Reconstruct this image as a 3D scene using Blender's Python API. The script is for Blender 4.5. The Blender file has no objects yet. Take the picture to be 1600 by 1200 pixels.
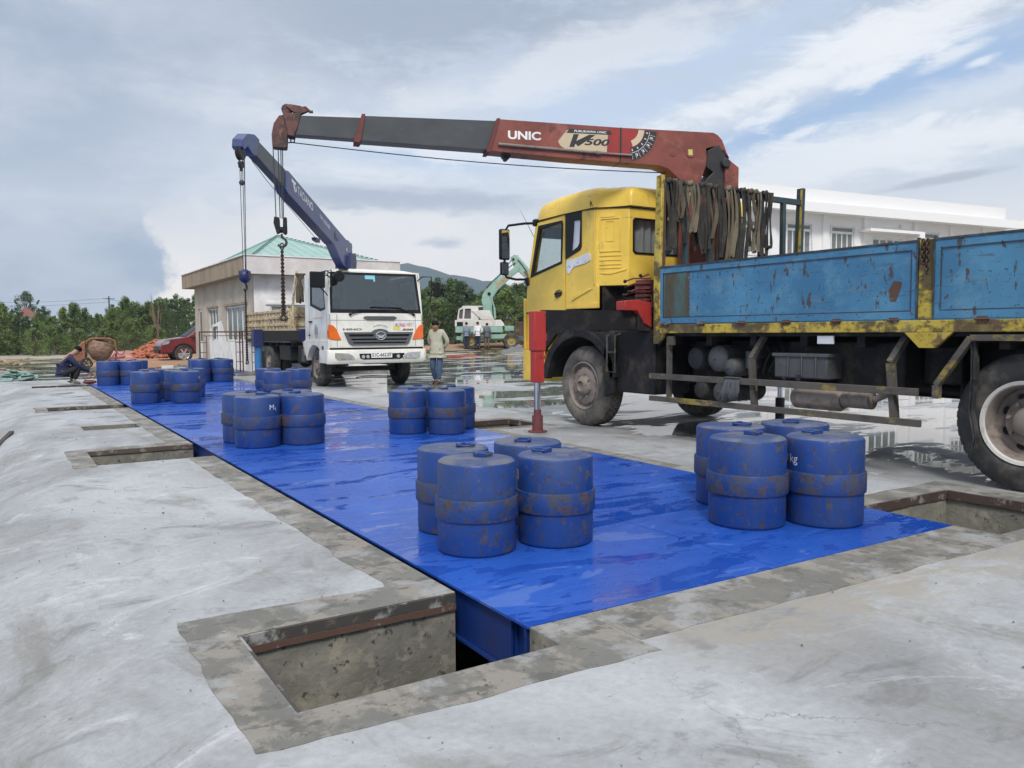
import bpy, bmesh, math, random
from mathutils import Vector, Matrix, noise
from mathutils.geometry import tessellate_polygon
R = math.radians
random.seed(7)
SC = bpy.context.scene
COL = SC.collection

# ---------------------------------------------------------------- camera
F_PX = 1256.0
PITCH = math.atan(80 / 1256.0); YAW = 0.5643; ROLL = -0.0057; EYE = 1.25
cy, sy = math.cos(YAW), math.sin(YAW)
f0 = Vector((sy, cy, 0)); r0 = Vector((cy, -sy, 0)); up = Vector((0, 0, 1))
FW = f0 * math.cos(PITCH) - up * math.sin(PITCH); U0 = up * math.cos(PITCH) + f0 * math.sin(PITCH)
RT = r0 * math.cos(ROLL) + U0 * math.sin(ROLL); UP = U0 * math.cos(ROLL) - r0 * math.sin(ROLL)
cam = bpy.data.cameras.new('camera'); camo = bpy.data.objects.new('camera', cam); COL.objects.link(camo)
cam.sensor_width = 36; cam.lens = F_PX / 1600 * 36; cam.clip_end = 12000; cam.clip_start = 0.05
m = Matrix((RT, UP, -FW)).transposed().to_4x4(); m.translation = (0, 0, EYE)
camo.matrix_world = m
SC.camera = camo

# ---------------------------------------------------------------- view
SC.view_settings.view_transform = 'Standard'; SC.view_settings.look = 'None'
SC.view_settings.exposure = 0.2; SC.view_settings.gamma = 1

# ---------------------------------------------------------------- node helper
class NT:
    def __init__(s, tree): s.t = tree; s.n = tree.nodes; s.l = tree.links
    def node(s, typ, **kw):
        n = s.n.new(typ)
        for k, v in kw.items(): setattr(n, k, v)
        return n
    def set(s, sock, v):
        if isinstance(v, bpy.types.NodeSocket): s.l.new(v, sock)
        elif v is not None:
            if sock.type == 'RGBA' and len(v) == 3: v = (*v, 1)
            sock.default_value = v
    def math(s, op, a, b=None, c=None, clamp=False):
        n = s.node('ShaderNodeMath', operation=op, use_clamp=clamp)
        s.set(n.inputs[0], a)
        if b is not None: s.set(n.inputs[1], b)
        if c is not None: s.set(n.inputs[2], c)
        return n.outputs[0]
    def vmath(s, op, a, b=None):
        n = s.node('ShaderNodeVectorMath', operation=op); s.set(n.inputs[0], a)
        if b is not None: s.set(n.inputs[1], b)
        return n.outputs[0]
    def mapping(s, vec, scale=(1, 1, 1), rot=(0, 0, 0), loc=(0, 0, 0)):
        n = s.node('ShaderNodeMapping'); s.set(n.inputs['Vector'], vec)
        n.inputs['Scale'].default_value = scale; n.inputs['Rotation'].default_value = rot; n.inputs['Location'].default_value = loc
        return n.outputs[0]
    def noise(s, vec, scale=5, detail=5, rough=.55, dist=0, out=0):
        n = s.node('ShaderNodeTexNoise'); s.set(n.inputs['Vector'], vec)
        n.inputs['Scale'].default_value = scale; n.inputs['Detail'].default_value = detail
        n.inputs['Roughness'].default_value = rough; n.inputs['Distortion'].default_value = dist
        return n.outputs[out]
    def ss(s, v, lo, hi, a=0.0, b=1.0, smooth=True):
        n = s.node('ShaderNodeMapRange', interpolation_type='SMOOTHSTEP' if smooth else 'LINEAR')
        s.set(n.inputs[0], v); n.inputs[1].default_value = lo; n.inputs[2].default_value = hi
        n.inputs[3].default_value = a; n.inputs[4].default_value = b
        return n.outputs[0]
    def mix(s, fac, a, b, blend='MIX'):
        n = s.node('ShaderNodeMix', data_type='RGBA', blend_type=blend)
        s.set(n.inputs[0], fac); s.set(n.inputs[6], a); s.set(n.inputs[7], b)
        return n.outputs[2]
    def mixf(s, fac, a, b):
        n = s.node('ShaderNodeMix', data_type='FLOAT')
        s.set(n.inputs[0], fac); s.set(n.inputs[2], a); s.set(n.inputs[3], b)
        return n.outputs[0]
    def sep(s, v):
        n = s.node('ShaderNodeSeparateXYZ'); s.set(n.inputs[0], v); return n.outputs
    def comb(s, x, y, z):
        n = s.node('ShaderNodeCombineXYZ')
        for i, v in enumerate((x, y, z)): s.set(n.inputs[i], v)
        return n.outputs[0]
    def bump(s, h, strength=.3, dist=.01, normal=None):
        n = s.node('ShaderNodeBump'); s.set(n.inputs['Height'], h); s.set(n.inputs['Strength'], strength)
        n.inputs['Distance'].default_value = dist
        if normal is not None: s.set(n.inputs['Normal'], normal)
        return n.outputs[0]

# ---------------------------------------------------------------- world and sun
SUN_EL, SUN_AZ = R(46), R(-148)          # behind and left of the camera
w = bpy.data.worlds.new('World'); SC.world = w; w.use_nodes = True
nt = NT(w.node_tree); w.node_tree.nodes.clear()
sky = nt.node('ShaderNodeTexSky', sky_type='NISHITA'); sky.sun_disc = False
sky.sun_elevation = SUN_EL; sky.sun_rotation = SUN_AZ; sky.air_density = 1.4; sky.dust_density = 2.5
d = nt.vmath('NORMALIZE', nt.node('ShaderNodeTexCoord').outputs['Generated'])
dx, dy, dz = nt.sep(d)
az = nt.math('ARCTAN2', dx, dy); el = nt.math('ARCSINE', dz)
P = nt.comb(az, el, 0.0)
wob = nt.noise(P, 5, 6, .6)
wob2 = nt.noise(nt.mapping(P, loc=(3.1, 7, 0)), 18, 6, .6)
# base veil: cream at the horizon, grey blue above
c = nt.mix(nt.ss(nt.math('ADD', el, nt.math('MULTIPLY', nt.math('SUBTRACT', wob, .5), .08)), .02, .20), (1.22, 1.10, .96), (.64, .70, .79))
c = nt.mix(nt.ss(el, .20, .38), c, (.50, .57, .69))
wx = nt.math('SUBTRACT', nt.noise(nt.mapping(P, scale=(1, 2.2, 1), rot=(0, 0, R(-14))), 7, 9, .66, .6), .5)
wy = nt.math('SUBTRACT', nt.noise(nt.mapping(P, scale=(1, 3.5, 1), rot=(0, 0, R(-16)), loc=(4, 2, 0)), 13, 8, .7, .8), .5)
def streak(px, y, ang, ln, wd, col, stg, c, ragged=1.5):
    """one long soft cloud of the sky, given by its direction"""
    a0 = YAW + math.atan((px - 800) / F_PX); e0 = math.atan((520 - y) / F_PX * math.cos(a0 - YAW)); a = R(ang)
    u = nt.math('SUBTRACT', az, a0); v = nt.math('SUBTRACT', el, e0); L = ln / F_PX; W = wd / F_PX
    p = nt.math('DIVIDE', nt.math('ADD', nt.math('MULTIPLY', u, math.cos(a)), nt.math('MULTIPLY', v, math.sin(a))), L)
    q = nt.math('DIVIDE', nt.math('SUBTRACT', nt.math('MULTIPLY', v, math.cos(a)), nt.math('MULTIPLY', u, math.sin(a))), W)
    d_ = nt.math('SQRT', nt.math('ADD', nt.math('MULTIPLY', p, p), nt.math('MULTIPLY', q, q)))
    d_ = nt.math('ADD', d_, nt.math('ADD', nt.math('MULTIPLY', wx, ragged * 1.6), nt.math('MULTIPLY', wy, ragged * 1.1)))
    return nt.mix(nt.math('MULTIPLY', nt.ss(d_, 1.15, .25), stg), c, col)
GREY, DARK, BLUE, PALE, WHITE = (.43, .48, .57), (.33, .385, .48), (.36, .51, .76), (.54, .65, .82), (.93, .94, .96)
for a_ in ((520, 30, 4, 620, 95, DARK, .75), (160, 100, 0, 520, 140, (.42, .47, .57), .65), (330, 230, 8, 260, 110, (.84, .87, .91), .6), (980, 60, 14, 300, 40, GREY, .5),
           (1010, 165, 10, 330, 60, PALE, .85), (700, 245, 4, 260, 40, PALE, .8), (1270, 190, 14, 330, 62, BLUE, .9), (1500, 120, 12, 260, 60, BLUE, .85), (1180, 60, 16, 230, 28, PALE, .7),
           (1330, 100, 17, 520, 48, WHITE, .78), (1480, 30, 18, 330, 44, WHITE, .8), (1500, 160, 10, 240, 30, (.78, .82, .88), .7), (1200, 150, 15, 260, 20, WHITE, .7), (900, 110, 14, 380, 42, (.78, .81, .86), .75), (600, 215, -6, 330, 26, WHITE, .65), (560, 270, -4, 200, 22, WHITE, .6), (1350, 250, 6, 420, 45, WHITE, .8), (1530, 215, 4, 220, 26, WHITE, .6),
           (520, 350, 0, 330, 40, (.96, .93, .88), .6), (640, 312, -1, 230, 24, GREY, .85), (500, 300, -3, 110, 14, GREY, .6), (695, 381, 2, 46, 11, (.48, .53, .63), .8), (1480, 286, 6, 120, 7, (.46, .49, .56), .8), (1010, 330, 3, 260, 16, (.62, .66, .72), .5)):
    c = streak(*a_, c)
for px_, y_, l_, w_ in ((1210, 180, 46, 17), (1165, 200, 26, 9), (1345, 130, 36, 20), (1310, 145, 26, 12), (1475, 103, 60, 11), (1520, 110, 26, 7), (1445, 195, 30, 9), (1250, 215, 34, 8)):
    c = streak(px_, y_, 16, l_, w_, WHITE, .75, c, 1.3)
blue = nt.math('MULTIPLY', nt.ss(az, .55, .9), nt.math('MULTIPLY', nt.ss(el, .10, .2), .35))
# storm bank on the left with a billowing edge
e = nt.math('ADD', az, nt.math('MULTIPLY', nt.math('SUBTRACT', wob, .5), .20))
e = nt.math('ADD', e, nt.math('MULTIPLY', nt.math('SUBTRACT', wob2, .5), .09))
sharp = nt.math('MULTIPLY', nt.ss(e, .160, .135), nt.ss(el, .19, .10))
soft = nt.ss(e, .46, .06)
storm = nt.math('MAXIMUM', nt.math('MULTIPLY', sharp, .95), nt.math('MULTIPLY', nt.math('MULTIPLY', soft, nt.ss(el, .08, .20)), .75))
shade = nt.noise(nt.mapping(P, scale=(1, 2.2, 1), loc=(2, 5, 0)), 5.5, 7, .6)
sc_ = nt.mix(nt.ss(shade, .35, .65), (.35, .42, .54), (.54, .59, .68))
c = nt.mix(storm, c, sc_)
# the cloud deck overhead, outside the picture, is brighter
c = nt.mix(nt.ss(el, .48, .95), c, (1.18, 1.20, 1.24))
bg1 = nt.node('ShaderNodeBackground'); nt.set(bg1.inputs[0], sky.outputs[0]); bg1.inputs[1].default_value = .10
bg2 = nt.node('ShaderNodeBackground'); nt.set(bg2.inputs[0], c); bg2.inputs[1].default_value = 1.0
mx = nt.node('ShaderNodeMixShader'); nt.set(mx.inputs[0], nt.math('SUBTRACT', .95, nt.math('MULTIPLY', blue, .25)))
nt.l.new(bg1.outputs[0], mx.inputs[1]); nt.l.new(bg2.outputs[0], mx.inputs[2])
wo = nt.node('ShaderNodeOutputWorld'); nt.l.new(mx.outputs[0], wo.inputs[0])
sun = bpy.data.lights.new('sun', 'SUN'); sun.energy = 2.2; sun.angle = R(13); sun.color = (1, .96, .9)
suno = bpy.data.objects.new('sun', sun); COL.objects.link(suno)
sd = Vector((math.sin(SUN_AZ) * math.cos(SUN_EL), math.cos(SUN_AZ) * math.cos(SUN_EL), math.sin(SUN_EL)))
suno.rotation_euler = (-sd).to_track_quat('-Z', 'Y').to_euler()

# ---------------------------------------------------------------- mesh builder
OFF = {}
class MB:
    def __init__(s): s.v = []; s.f = []
    def add(s, vs, fs):
        n = len(s.v); s.v += [Vector(v) for v in vs]; s.f += [tuple(i + n for i in f) for f in fs]; return s
    def box(s, a, b):
        x0, y0, z0 = a; x1, y1, z1 = b
        return s.add([(x0, y0, z0), (x1, y0, z0), (x1, y1, z0), (x0, y1, z0), (x0, y0, z1), (x1, y0, z1), (x1, y1, z1), (x0, y1, z1)],
              [(0, 3, 2, 1), (4, 5, 6, 7), (0, 1, 5, 4), (1, 2, 6, 5), (2, 3, 7, 6), (3, 0, 4, 7)])
    def bar(s, p, q, w, h, upv=(0, 0, 1)):
        p = Vector(p); q = Vector(q); d = (q - p).normalized(); u = Vector(upv)
        if abs(d.dot(u)) > .98: u = Vector((0, 1, 0)) if abs(d.y) < .9 else Vector((1, 0, 0))
        a = d.cross(u).normalized() * (w / 2); b = a.cross(d).normalized() * (h / 2)
        vs = [p - a - b, p + a - b, p + a + b, p - a + b, q - a - b, q + a - b, q + a + b, q - a + b]
        return s.add(vs, [(0, 1, 2, 3), (7, 6, 5, 4), (0, 4, 5, 1), (1, 5, 6, 2), (2, 6, 7, 3), (3, 7, 4, 0)])
    def ring(s, c, d, r, n, u=None):
        d = Vector(d).normalized()
        if u is None: u = Vector((0, 0, 1)) if abs(d.z) < .9 else Vector((1, 0, 0))
        a = d.cross(u).normalized(); b = a.cross(d).normalized()
        return [Vector(c) + a * (r * math.cos(2 * math.pi * i / n)) + b * (r * math.sin(2 * math.pi * i / n)) for i in range(n)]
    def cyl(s, p, q, r, r2=None, n=16):
        p = Vector(p); q = Vector(q); d = q - p; r2 = r if r2 is None else r2
        vs = s.ring(p, d, r, n) + s.ring(q, d, r2, n)
        fs = [(i, (i + 1) % n, n + (i + 1) % n, n + i) for i in range(n)] + [tuple(reversed(range(n))), tuple(range(n, 2 * n))]
        return s.add(vs, fs)
    def tube(s, pts, r, n=8, closed=False):
        pts = [Vector(p) for p in pts]; m = len(pts); vs = []; fs = []; u = None
        for i, p in enumerate(pts):
            a = pts[i - 1] if (i > 0 or closed) else p; b = pts[(i + 1) % m] if (i < m - 1 or closed) else p
            d = (b - a).normalized()
            if u is None: u = Vector((0, 0, 1)) if abs(d.z) < .9 else Vector((1, 0, 0))
            side = d.cross(u).normalized(); u = side.cross(d).normalized()
            rr = r[i] if isinstance(r, (list, tuple)) else r
            vs += [p + side * (rr * math.cos(2 * math.pi * k / n)) + u * (rr * math.sin(2 * math.pi * k / n)) for k in range(n)]
        for i in range(m if closed else m - 1):
            j = (i + 1) % m
            fs += [(i * n + k, i * n + (k + 1) % n, j * n + (k + 1) % n, j * n + k) for k in range(n)]
        if not closed: fs += [tuple(reversed(range(n))), tuple((m - 1) * n + k for k in range(n))]
        return s.add(vs, fs)
    def lathe(s, prof, o=(0, 0, 0), d=(0, 0, 1), n=32, closed=False):
        o = Vector(o); d = Vector(d).normalized(); vs = []; fs = []; m = len(prof)
        for r, h in prof: vs += s.ring(o + d * h, d, max(r, 1e-4), n)
        for i in range(m if closed else m - 1):
            j = (i + 1) % m
            fs += [(i * n + k, i * n + (k + 1) % n, j * n + (k + 1) % n, j * n + k) for k in range(n)]
        return s.add(vs, fs)
    def plate(s, outer, fn, w0, w1, holes=()):
        """a slab with the 2-D outline `outer` and openings `holes`; fn(u, v, w) gives the point"""
        loops = [list(outer)] + [list(h) for h in holes]
        tri = tessellate_polygon([[Vector((a, b, 0)) for a, b in L] for L in loops])
        flat = [p for L in loops for p in L]; n = len(flat)
        vs = [fn(a, b, w0) for a, b in flat] + [fn(a, b, w1) for a, b in flat]
        fs = [tuple(t) for t in tri] + [tuple(i + n for i in reversed(t)) for t in tri]
        k = 0
        for L in loops:
            m = len(L)
            for i in range(m): a = k + i; b = k + (i + 1) % m; fs.append((a, b, b + n, a + n))
            k += m
        return s.add(vs, fs)
    def ball(s, c, r, n=12, sc=(1, 1, 1)):
        c = Vector(c); vs = []; fs = []; m = n // 2
        for i in range(m + 1):
            t = math.pi * i / m
            for k in range(n):
                p = 2 * math.pi * k / n
                vs.append(c + Vector((r * sc[0] * math.sin(t) * math.cos(p), r * sc[1] * math.sin(t) * math.sin(p), r * sc[2] * math.cos(t))))
        for i in range(m):
            fs += [(i * n + k, (i + 1) * n + k, (i + 1) * n + (k + 1) % n, i * n + (k + 1) % n) for k in range(n)]
        return s.add(vs, fs)
    def build(s, name, mt, parent=None, bevel=0, smooth=35, label=None, weld=True):
        off = OFF.get(parent, Vector((0, 0, 0))) if parent else Vector((0, 0, 0))
        me = bpy.data.meshes.new(name)
        me.from_pydata([v - off for v in s.v], [], s.f)
        bm = bmesh.new(); bm.from_mesh(me)
        if weld: bmesh.ops.remove_doubles(bm, verts=bm.verts, dist=1e-5)
        bmesh.ops.recalc_face_normals(bm, faces=bm.faces); bm.to_mesh(me); bm.free()
        me.materials.append(mt)
        if smooth:
            me.shade_smooth(); me.set_sharp_from_angle(angle=R(smooth))
        o = bpy.data.objects.new(name, me); COL.objects.link(o)
        if parent: o.parent = parent; OFF[o] = off
        if bevel:
            b = o.modifiers.new('bevel', 'BEVEL'); b.width = bevel; b.segments = 2; b.limit_method = 'ANGLE'; b.angle_limit = R(40)
        if label: o['label'] = label
        return o

def tag(o, label=None, cat=None, group=None, kind=None):
    if label: o['label'] = label
    if cat: o['category'] = cat
    if group: o['group'] = group
    if kind: o['kind'] = kind
    return o
def thing(name, loc, label, cat, group=None, rz=0, world=True):
    """an Empty at the base of a thing; with world=True its parts are given in world coordinates"""
    o = bpy.data.objects.new(name, None); COL.objects.link(o); o.location = loc; o.rotation_euler = (0, 0, rz); o.empty_display_size = .2
    if world: OFF[o] = Vector(loc)
    return tag(o, label, cat, group)
def solo(o, label, cat, group=None):
    """give a one-mesh thing its origin at its base"""
    vs = o.data.vertices
    c = Vector((sum(v.co.x for v in vs) / len(vs), sum(v.co.y for v in vs) / len(vs), min(v.co.z for v in vs)))
    o.data.transform(Matrix.Translation(-c)); o.location = c
    return tag(o, label, cat, group)

def text_mesh(txt, fn, mt, name, parent, x0, x1, y0, y1, shear=0, bold=0.0):
    """lettering fitted into the box x0..x1, y0..y1 of the surface fn(u, v, w)"""
    cu = bpy.data.curves.new(name, 'FONT'); cu.body = txt; cu.extrude = 0; cu.offset = bold; cu.shear = shear; cu.resolution_u = 4
    t = bpy.data.objects.new(name, cu); COL.objects.link(t)
    bpy.context.view_layer.update()
    dg = bpy.context.evaluated_depsgraph_get()
    me = bpy.data.meshes.new_from_object(t.evaluated_get(dg))
    bpy.data.objects.remove(t)
    xs = [v.co.x for v in me.vertices]; ys = [v.co.y for v in me.vertices]
    a, b, c_, d_ = min(xs), max(xs), min(ys), max(ys)
    off = OFF.get(parent, Vector((0, 0, 0)))
    for v in me.vertices:
        uu = x0 + (v.co.x - a) / (b - a) * (x1 - x0); vv = y0 + (v.co.y - c_) / (d_ - c_) * (y1 - y0)
        v.co = Vector(fn(uu, vv, 0)) - off
    me.materials.clear(); me.materials.append(mt)
    o = bpy.data.objects.new(name, me); COL.objects.link(o); o.parent = parent
    return o

# ---------------------------------------------------------------- materials
M = {}
def mat(name, col, rough=.6, metal=0.0, layers=(), bump=0, bscale=60, bdist=.004, bstretch=(1, 1, 1), coat=0, spec=.5, tone=1):
    """layers: (colour, scale, lo, hi, strength, stretch, roughness or None)"""
    mt = bpy.data.materials.new(name); mt.use_nodes = True
    nt = NT(mt.node_tree); mt.node_tree.nodes.clear()
    tc = nt.node('ShaderNodeTexCoord').outputs['Object']
    oi = nt.node('ShaderNodeObjectInfo').outputs['Random']
    v = nt.vmath('ADD', tc, nt.comb(nt.math('MULTIPLY', oi, 37.0), nt.math('MULTIPLY', oi, 91.0), nt.math('MULTIPLY', oi, 17.0)))
    c = col; r = rough
    tone_ = nt.noise(nt.mapping(v, loc=(4, 9, 2)), 2.2, 4, .6)
    c = nt.mix(float(tone), c, nt.mix(nt.ss(tone_, .3, .7), (.86, .86, .86), (1.08, 1.08, 1.08)), 'MULTIPLY')
    for i, L in enumerate(layers):
        lc, sc, lo, hi, stg = L[:5]; stv = L[5] if len(L) > 5 and L[5] else (1, 1, 1); lr = L[6] if len(L) > 6 else None
        mk = nt.math('MULTIPLY', nt.ss(nt.noise(nt.mapping(v, scale=stv, loc=(i * 7.3 + 1, i * 3.1, i * 5.7)), sc, 8, .65, .2), lo, hi), stg)
        c = nt.mix(mk, c, lc)
        if lr is not None: r = nt.mixf(mk, r, lr)
    b = nt.node('ShaderNodeBsdfPrincipled'); nt.set(b.inputs['Base Color'], c); nt.set(b.inputs['Roughness'], r)
    b.inputs['Metallic'].default_value = metal; b.inputs['Coat Weight'].default_value = coat; b.inputs['Coat Roughness'].default_value = .08
    b.inputs['Specular IOR Level'].default_value = spec
    if bump:
        nt.set(b.inputs['Normal'], nt.bump(nt.noise(nt.mapping(v, scale=bstretch), bscale, 6, .6), bump, bdist))
    out = nt.node('ShaderNodeOutputMaterial'); nt.l.new(b.outputs[0], out.inputs[0])
    M[name] = mt; return mt

def glass_mat(name, tint, gloss=.12, trans=.8):
    mt = bpy.data.materials.new(name); mt.use_nodes = True
    nt = NT(mt.node_tree); mt.node_tree.nodes.clear()
    t = nt.node('ShaderNodeBsdfTransparent'); nt.set(t.inputs[0], tint)
    g = nt.node('ShaderNodeBsdfGlossy'); g.inputs['Roughness'].default_value = .02
    fr = nt.node('ShaderNodeLayerWeight'); fr.inputs[0].default_value = .5
    mx = nt.node('ShaderNodeMixShader'); nt.set(mx.inputs[0], nt.math('ADD', nt.math('MULTIPLY', nt.math('POWER', fr.outputs['Facing'], 4.0), .8), gloss, clamp=True))
    nt.l.new(t.outputs[0], mx.inputs[1]); nt.l.new(g.outputs[0], mx.inputs[2])
    out = nt.node('ShaderNodeOutputMaterial'); nt.l.new(mx.outputs[0], out.inputs[0])
    M[name] = mt; return mt

RUST = (.13, .055, .03); DIRT = (.17, .13, .095); DUST = (.30, .27, .23); BLACK = (.012, .012, .013)
mat('weight_paint', (.007, .046, .225), .42, 0, [((.022, .060, .19), 3.2, .42, .70, .8, None, .6), ((.030, .048, .12), 9, .48, .62, .5, (3, 3, .4)), ((.070, .060, .060), 9, .575, .62, .75, None, .8), ((.055, .034, .026), 21, .60, .63, .85, None, .9), ((.10, .095, .09), 40, .63, .65, .7), ((.05, .03, .022), 34, .62, .66, .8), ((.45, .44, .42), 26, .70, .72, .8)], .35, 35, .004)
mat('weight_band', (.008, .042, .19), .5, 0, [((.050, .052, .062), 8, .46, .56, .8, None, .8), ((.075, .045, .03), 11, .53, .62, .8, None, .9), ((.035, .025, .02), 30, .56, .62, .7), ((.42, .36, .25), 26, .68, .71, .8)], .5, 45, .005)
mat('weight_top', (.030, .06, .17), .5, 0, [((.14, .145, .16), 4, .40, .6, .75, None, .6), ((.15, .09, .06), 14, .6, .68, .6), ((.02, .05, .2), 6, .62, .66, .6, None, .12)], .4, 40, .004)
mat('white_paint_mark', (.75, .76, .76), .6, 0, [((.1, .16, .35), 40, .6, .66, .7)])
mat('steel_grey', (.22, .23, .24), .45, .6, [((.1, .08, .06), 9, .5, .7, .6)])
mat('dark_steel', (.035, .036, .038), .55, .2, [((.11, .085, .065), 6, .5, .72, .55, None, .8), ((.07, .035, .022), 18, .62, .7, .5)], .3, 30)
mat('black_dirty', (.014, .014, .015), .65, spec=.3, layers= [(DIRT, 4, .45, .78, .4, None, .85)], bump=.3, bscale=25)
mat('rubber', (.022, .022, .023), .75, 0, [((.13, .12, .105), 5, .42, .68, .65)], .4, 40)
mat('tyre_dusty', (.075, .07, .063), .85, 0, [((.24, .215, .18), 4, .38, .66, .8), ((.03, .03, .03), 9, .58, .7, .5)], .5, 26, .006)
mat('tyre_dark', (.03, .031, .032), .7, 0, [((.15, .13, .105), 4, .44, .66, .7, (1, 1, 1), .9), ((.07, .075, .08), 11, .55, .7, .5)], .5, 24, .006)
mat('wheel_dusty', (.24, .20, .175), .75, 0, [((.12, .095, .075), 8, .5, .66, .7), ((.35, .31, .26), 5, .55, .7, .5)], .4, 40)
mat('wheel_bright', (.62, .60, .56), .5, .1, [((.25, .21, .17), 9, .54, .68, .7)], .3, 50)
mat('chrome_rod', (.72, .74, .78), .16, 1.0)
mat('unic_red', (.26, .070, .050), .5, 0, [((.15, .042, .032), 2.5, .42, .64, .8), ((.06, .03, .023), 4, .56, .66, .75, (1, 1, 1), .7), ((.33, .13, .10), 3, .52, .66, .6), ((.05, .03, .025), 30, .66, .7, .6)], .25, 30)
mat('fresh_red', (.42, .035, .03), .5, 0, [((.09, .03, .02), 9, .58, .66, .8, None, .8), ((.55, .45, .42), 34, .70, .72, .8), ((.06, .03, .025), 3, .62, .7, .7)], .3, 30)
mat('boom_grey', (.072, .078, .082), .42, .1, [((.05, .05, .05), 4, .4, .7, .6, (.4, 1, 1)), ((.12, .11, .10), 12, .60, .7, .5, (.3, 1, 2)), ((.24, .24, .23), 20, .72, .75, .6, (.1, 1, 3))], .15, 30)
mat('boom_edge', (.018, .018, .02), .6)
mat('cab_yellow', (.88, .60, .085), .36, 0, [((.78, .52, .065), 2, .4, .7, .6), ((.42, .31, .12), 5, .57, .70, .40, (1, 1, .6), .6), ((.18, .11, .05), 26, .665, .70, .8), ((.25, .16, .07), 9, .66, .70, .6, (.4, .4, 2.2)), ((.80, .62, .16), 3, .6, .75, .5)], .12, 14, .01, coat=.25)
mat('bed_yellow', (.52, .39, .05), .55, 0, [((.035, .03, .028), 2.2, .50, .57, .85, (1, .6, 1), .8), ((.10, .06, .04), 10, .48, .60, .85, None, .85), ((.45, .36, .12), 4, .5, .7, .5), ((.06, .04, .03), 34, .62, .67, .8)], .35, 35)
mat('bed_blue', (.072, .235, .385), .45, 0, [((.035, .15, .29), 1.7, .38, .60, .75, (1, .6, 1)), ((.13, .30, .42), 3, .52, .68, .6), ((.14, .23, .28), 7, .56, .66, .55, (1, .35, 1.6)), ((.07, .05, .04), 9, .595, .625, .9, (1, 1.6, .6), .8), ((.05, .04, .035), 26, .62, .65, .9, (1, .6, 1.5), .8), ((.07, .10, .13), 12, .605, .64, .6, (1, .3, 2.2), .8), ((.16, .07, .045), 3.2, .69, .705, .9, None, .8)], .3, 30)
mat('bed_blue_worn', (.065, .13, .12), .55, 0, [((.085, .065, .035), 5, .38, .56, .9, (1, 1, .35), .8), ((.03, .05, .045), 26, .55, .66, .7, (1, 1, .4)), ((.10, .25, .33), 5, .58, .7, .7, (1, 1, .4))], .4, 35)
mat('bed_edge', (.045, .045, .047), .6, .1, [((.05, .13, .20), 6, .5, .62, .7), ((.14, .075, .045), 14, .58, .66, .7)], .4, 40)
mat('bed_teal', (.025, .05, .06), .55, 0, [((.10, .075, .06), 9, .52, .66, .7), ((.02, .025, .028), 4, .5, .7, .6)], .3, 40)
mat('guard_wood', (.095, .085, .075), .75, 0, [((.33, .25, .04), 5, .55, .63, .75, (1, .5, 1)), ((.04, .035, .03), 9, .5, .66, .6, (1, .4, 1)), ((.22, .19, .15), 12, .6, .7, .6)], .4, 30)
mat('webbing_dark', (.030, .029, .027), .9, 0, [((.075, .062, .045), 7, .45, .65, .7)], .5, 90)
mat('webbing_brown', (.11, .085, .055), .9, 0, [((.035, .03, .025), 9, .45, .65, .7)], .5, 90)
mat('webbing_tan', (.19, .155, .105), .9, 0, [((.07, .06, .045), 8, .48, .66, .7)], .5, 90)
mat('window_black', (.006, .0065, .007), .4, spec=.3)
mat('mirror_glass', (.8, .82, .84), .03, 1.0)
mat('seat_grey', (.10, .10, .10), .8)
mat('curtain', (.42, .39, .38), .85, 0, [((.28, .26, .25), 6, .45, .6, .6, (5, 5, .3))])
mat('visor_blue', (.02, .12, .26), .4)
mat('sticker_white', (.74, .75, .78), .5, 0, [((.55, .62, .72), 30, .6, .66, .7)])
mat('cream', (.62, .50, .34), .6)
mat('label_black', (.03, .031, .034), .5)
mat('label_white', (.80, .78, .76), .55)
mat('label_yellow', (.66, .62, .18), .5)
mat('cab_white', (.80, .785, .71), .30, 0, [((.56, .55, .50), 3, .5, .75, .5), ((.40, .36, .30), 12, .66, .74, .4)], .06, 20, coat=.3)
mat('hino_trim', (.10, .105, .11), .45)
mat('hino_black', (.009, .0095, .010), .5, spec=.3)
mat('orange_lens', (.85, .16, .02), .18, 0, [((.55, .08, .01), 60, .5, .6, .5, (.3, .3, 3))], coat=.6)
mat('lamp_lens', (.55, .57, .58), .12, .5, [((.2, .21, .22), 30, .45, .6, .6, (1, 1, 3))], coat=1)
mat('logo_chrome', (.65, .66, .68), .22, .9)
mat('tarp_blue', (.02, .08, .30), .5)
mat('tadano_blue', (.027, .050, .17), .42, 0, [((.018, .033, .12), 3, .42, .68, .6), ((.03, .03, .05), 12, .64, .7, .6)], .15, 30, coat=.2)
mat('tadano_navy', (.012, .022, .10), .45, 0, [((.02, .02, .03), 8, .5, .66, .5)])
mat('leg_blue', (.035, .16, .36), .4, 0, [((.08, .09, .1), 9, .56, .7, .6)])
mat('bed_cream', (.56, .47, .30), .7, 0, [((.30, .20, .10), 7, .47, .62, .8, (1, 1, .5)), ((.10, .055, .03), 14, .56, .64, .9, (1, 1, .6)), ((.05, .04, .035), 5, .62, .68, .8)], .4, 30)
mat('chain_rust', (.06, .042, .034), .6, .5, [((.16, .08, .05), 30, .5, .6, .6)])
mat('cable_steel', (.05, .05, .052), .5, .5)
mat('plaster_tan', (.52, .46, .385), .9, 0, [((.38, .33, .27), 1.2, .42, .66, .75, (1, 1, .6)), ((.20, .175, .15), 2.2, .55, .74, .7, (1, 1, .35)), ((.56, .49, .40), 3, .6, .72, .5)], .3, 25)
mat('plaster_white', (.82, .80, .79), .85, 0, [((.62, .59, .57), 1.6, .5, .7, .6), ((.5, .46, .43), 4, .66, .78, .4)], .15, 25)
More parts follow.
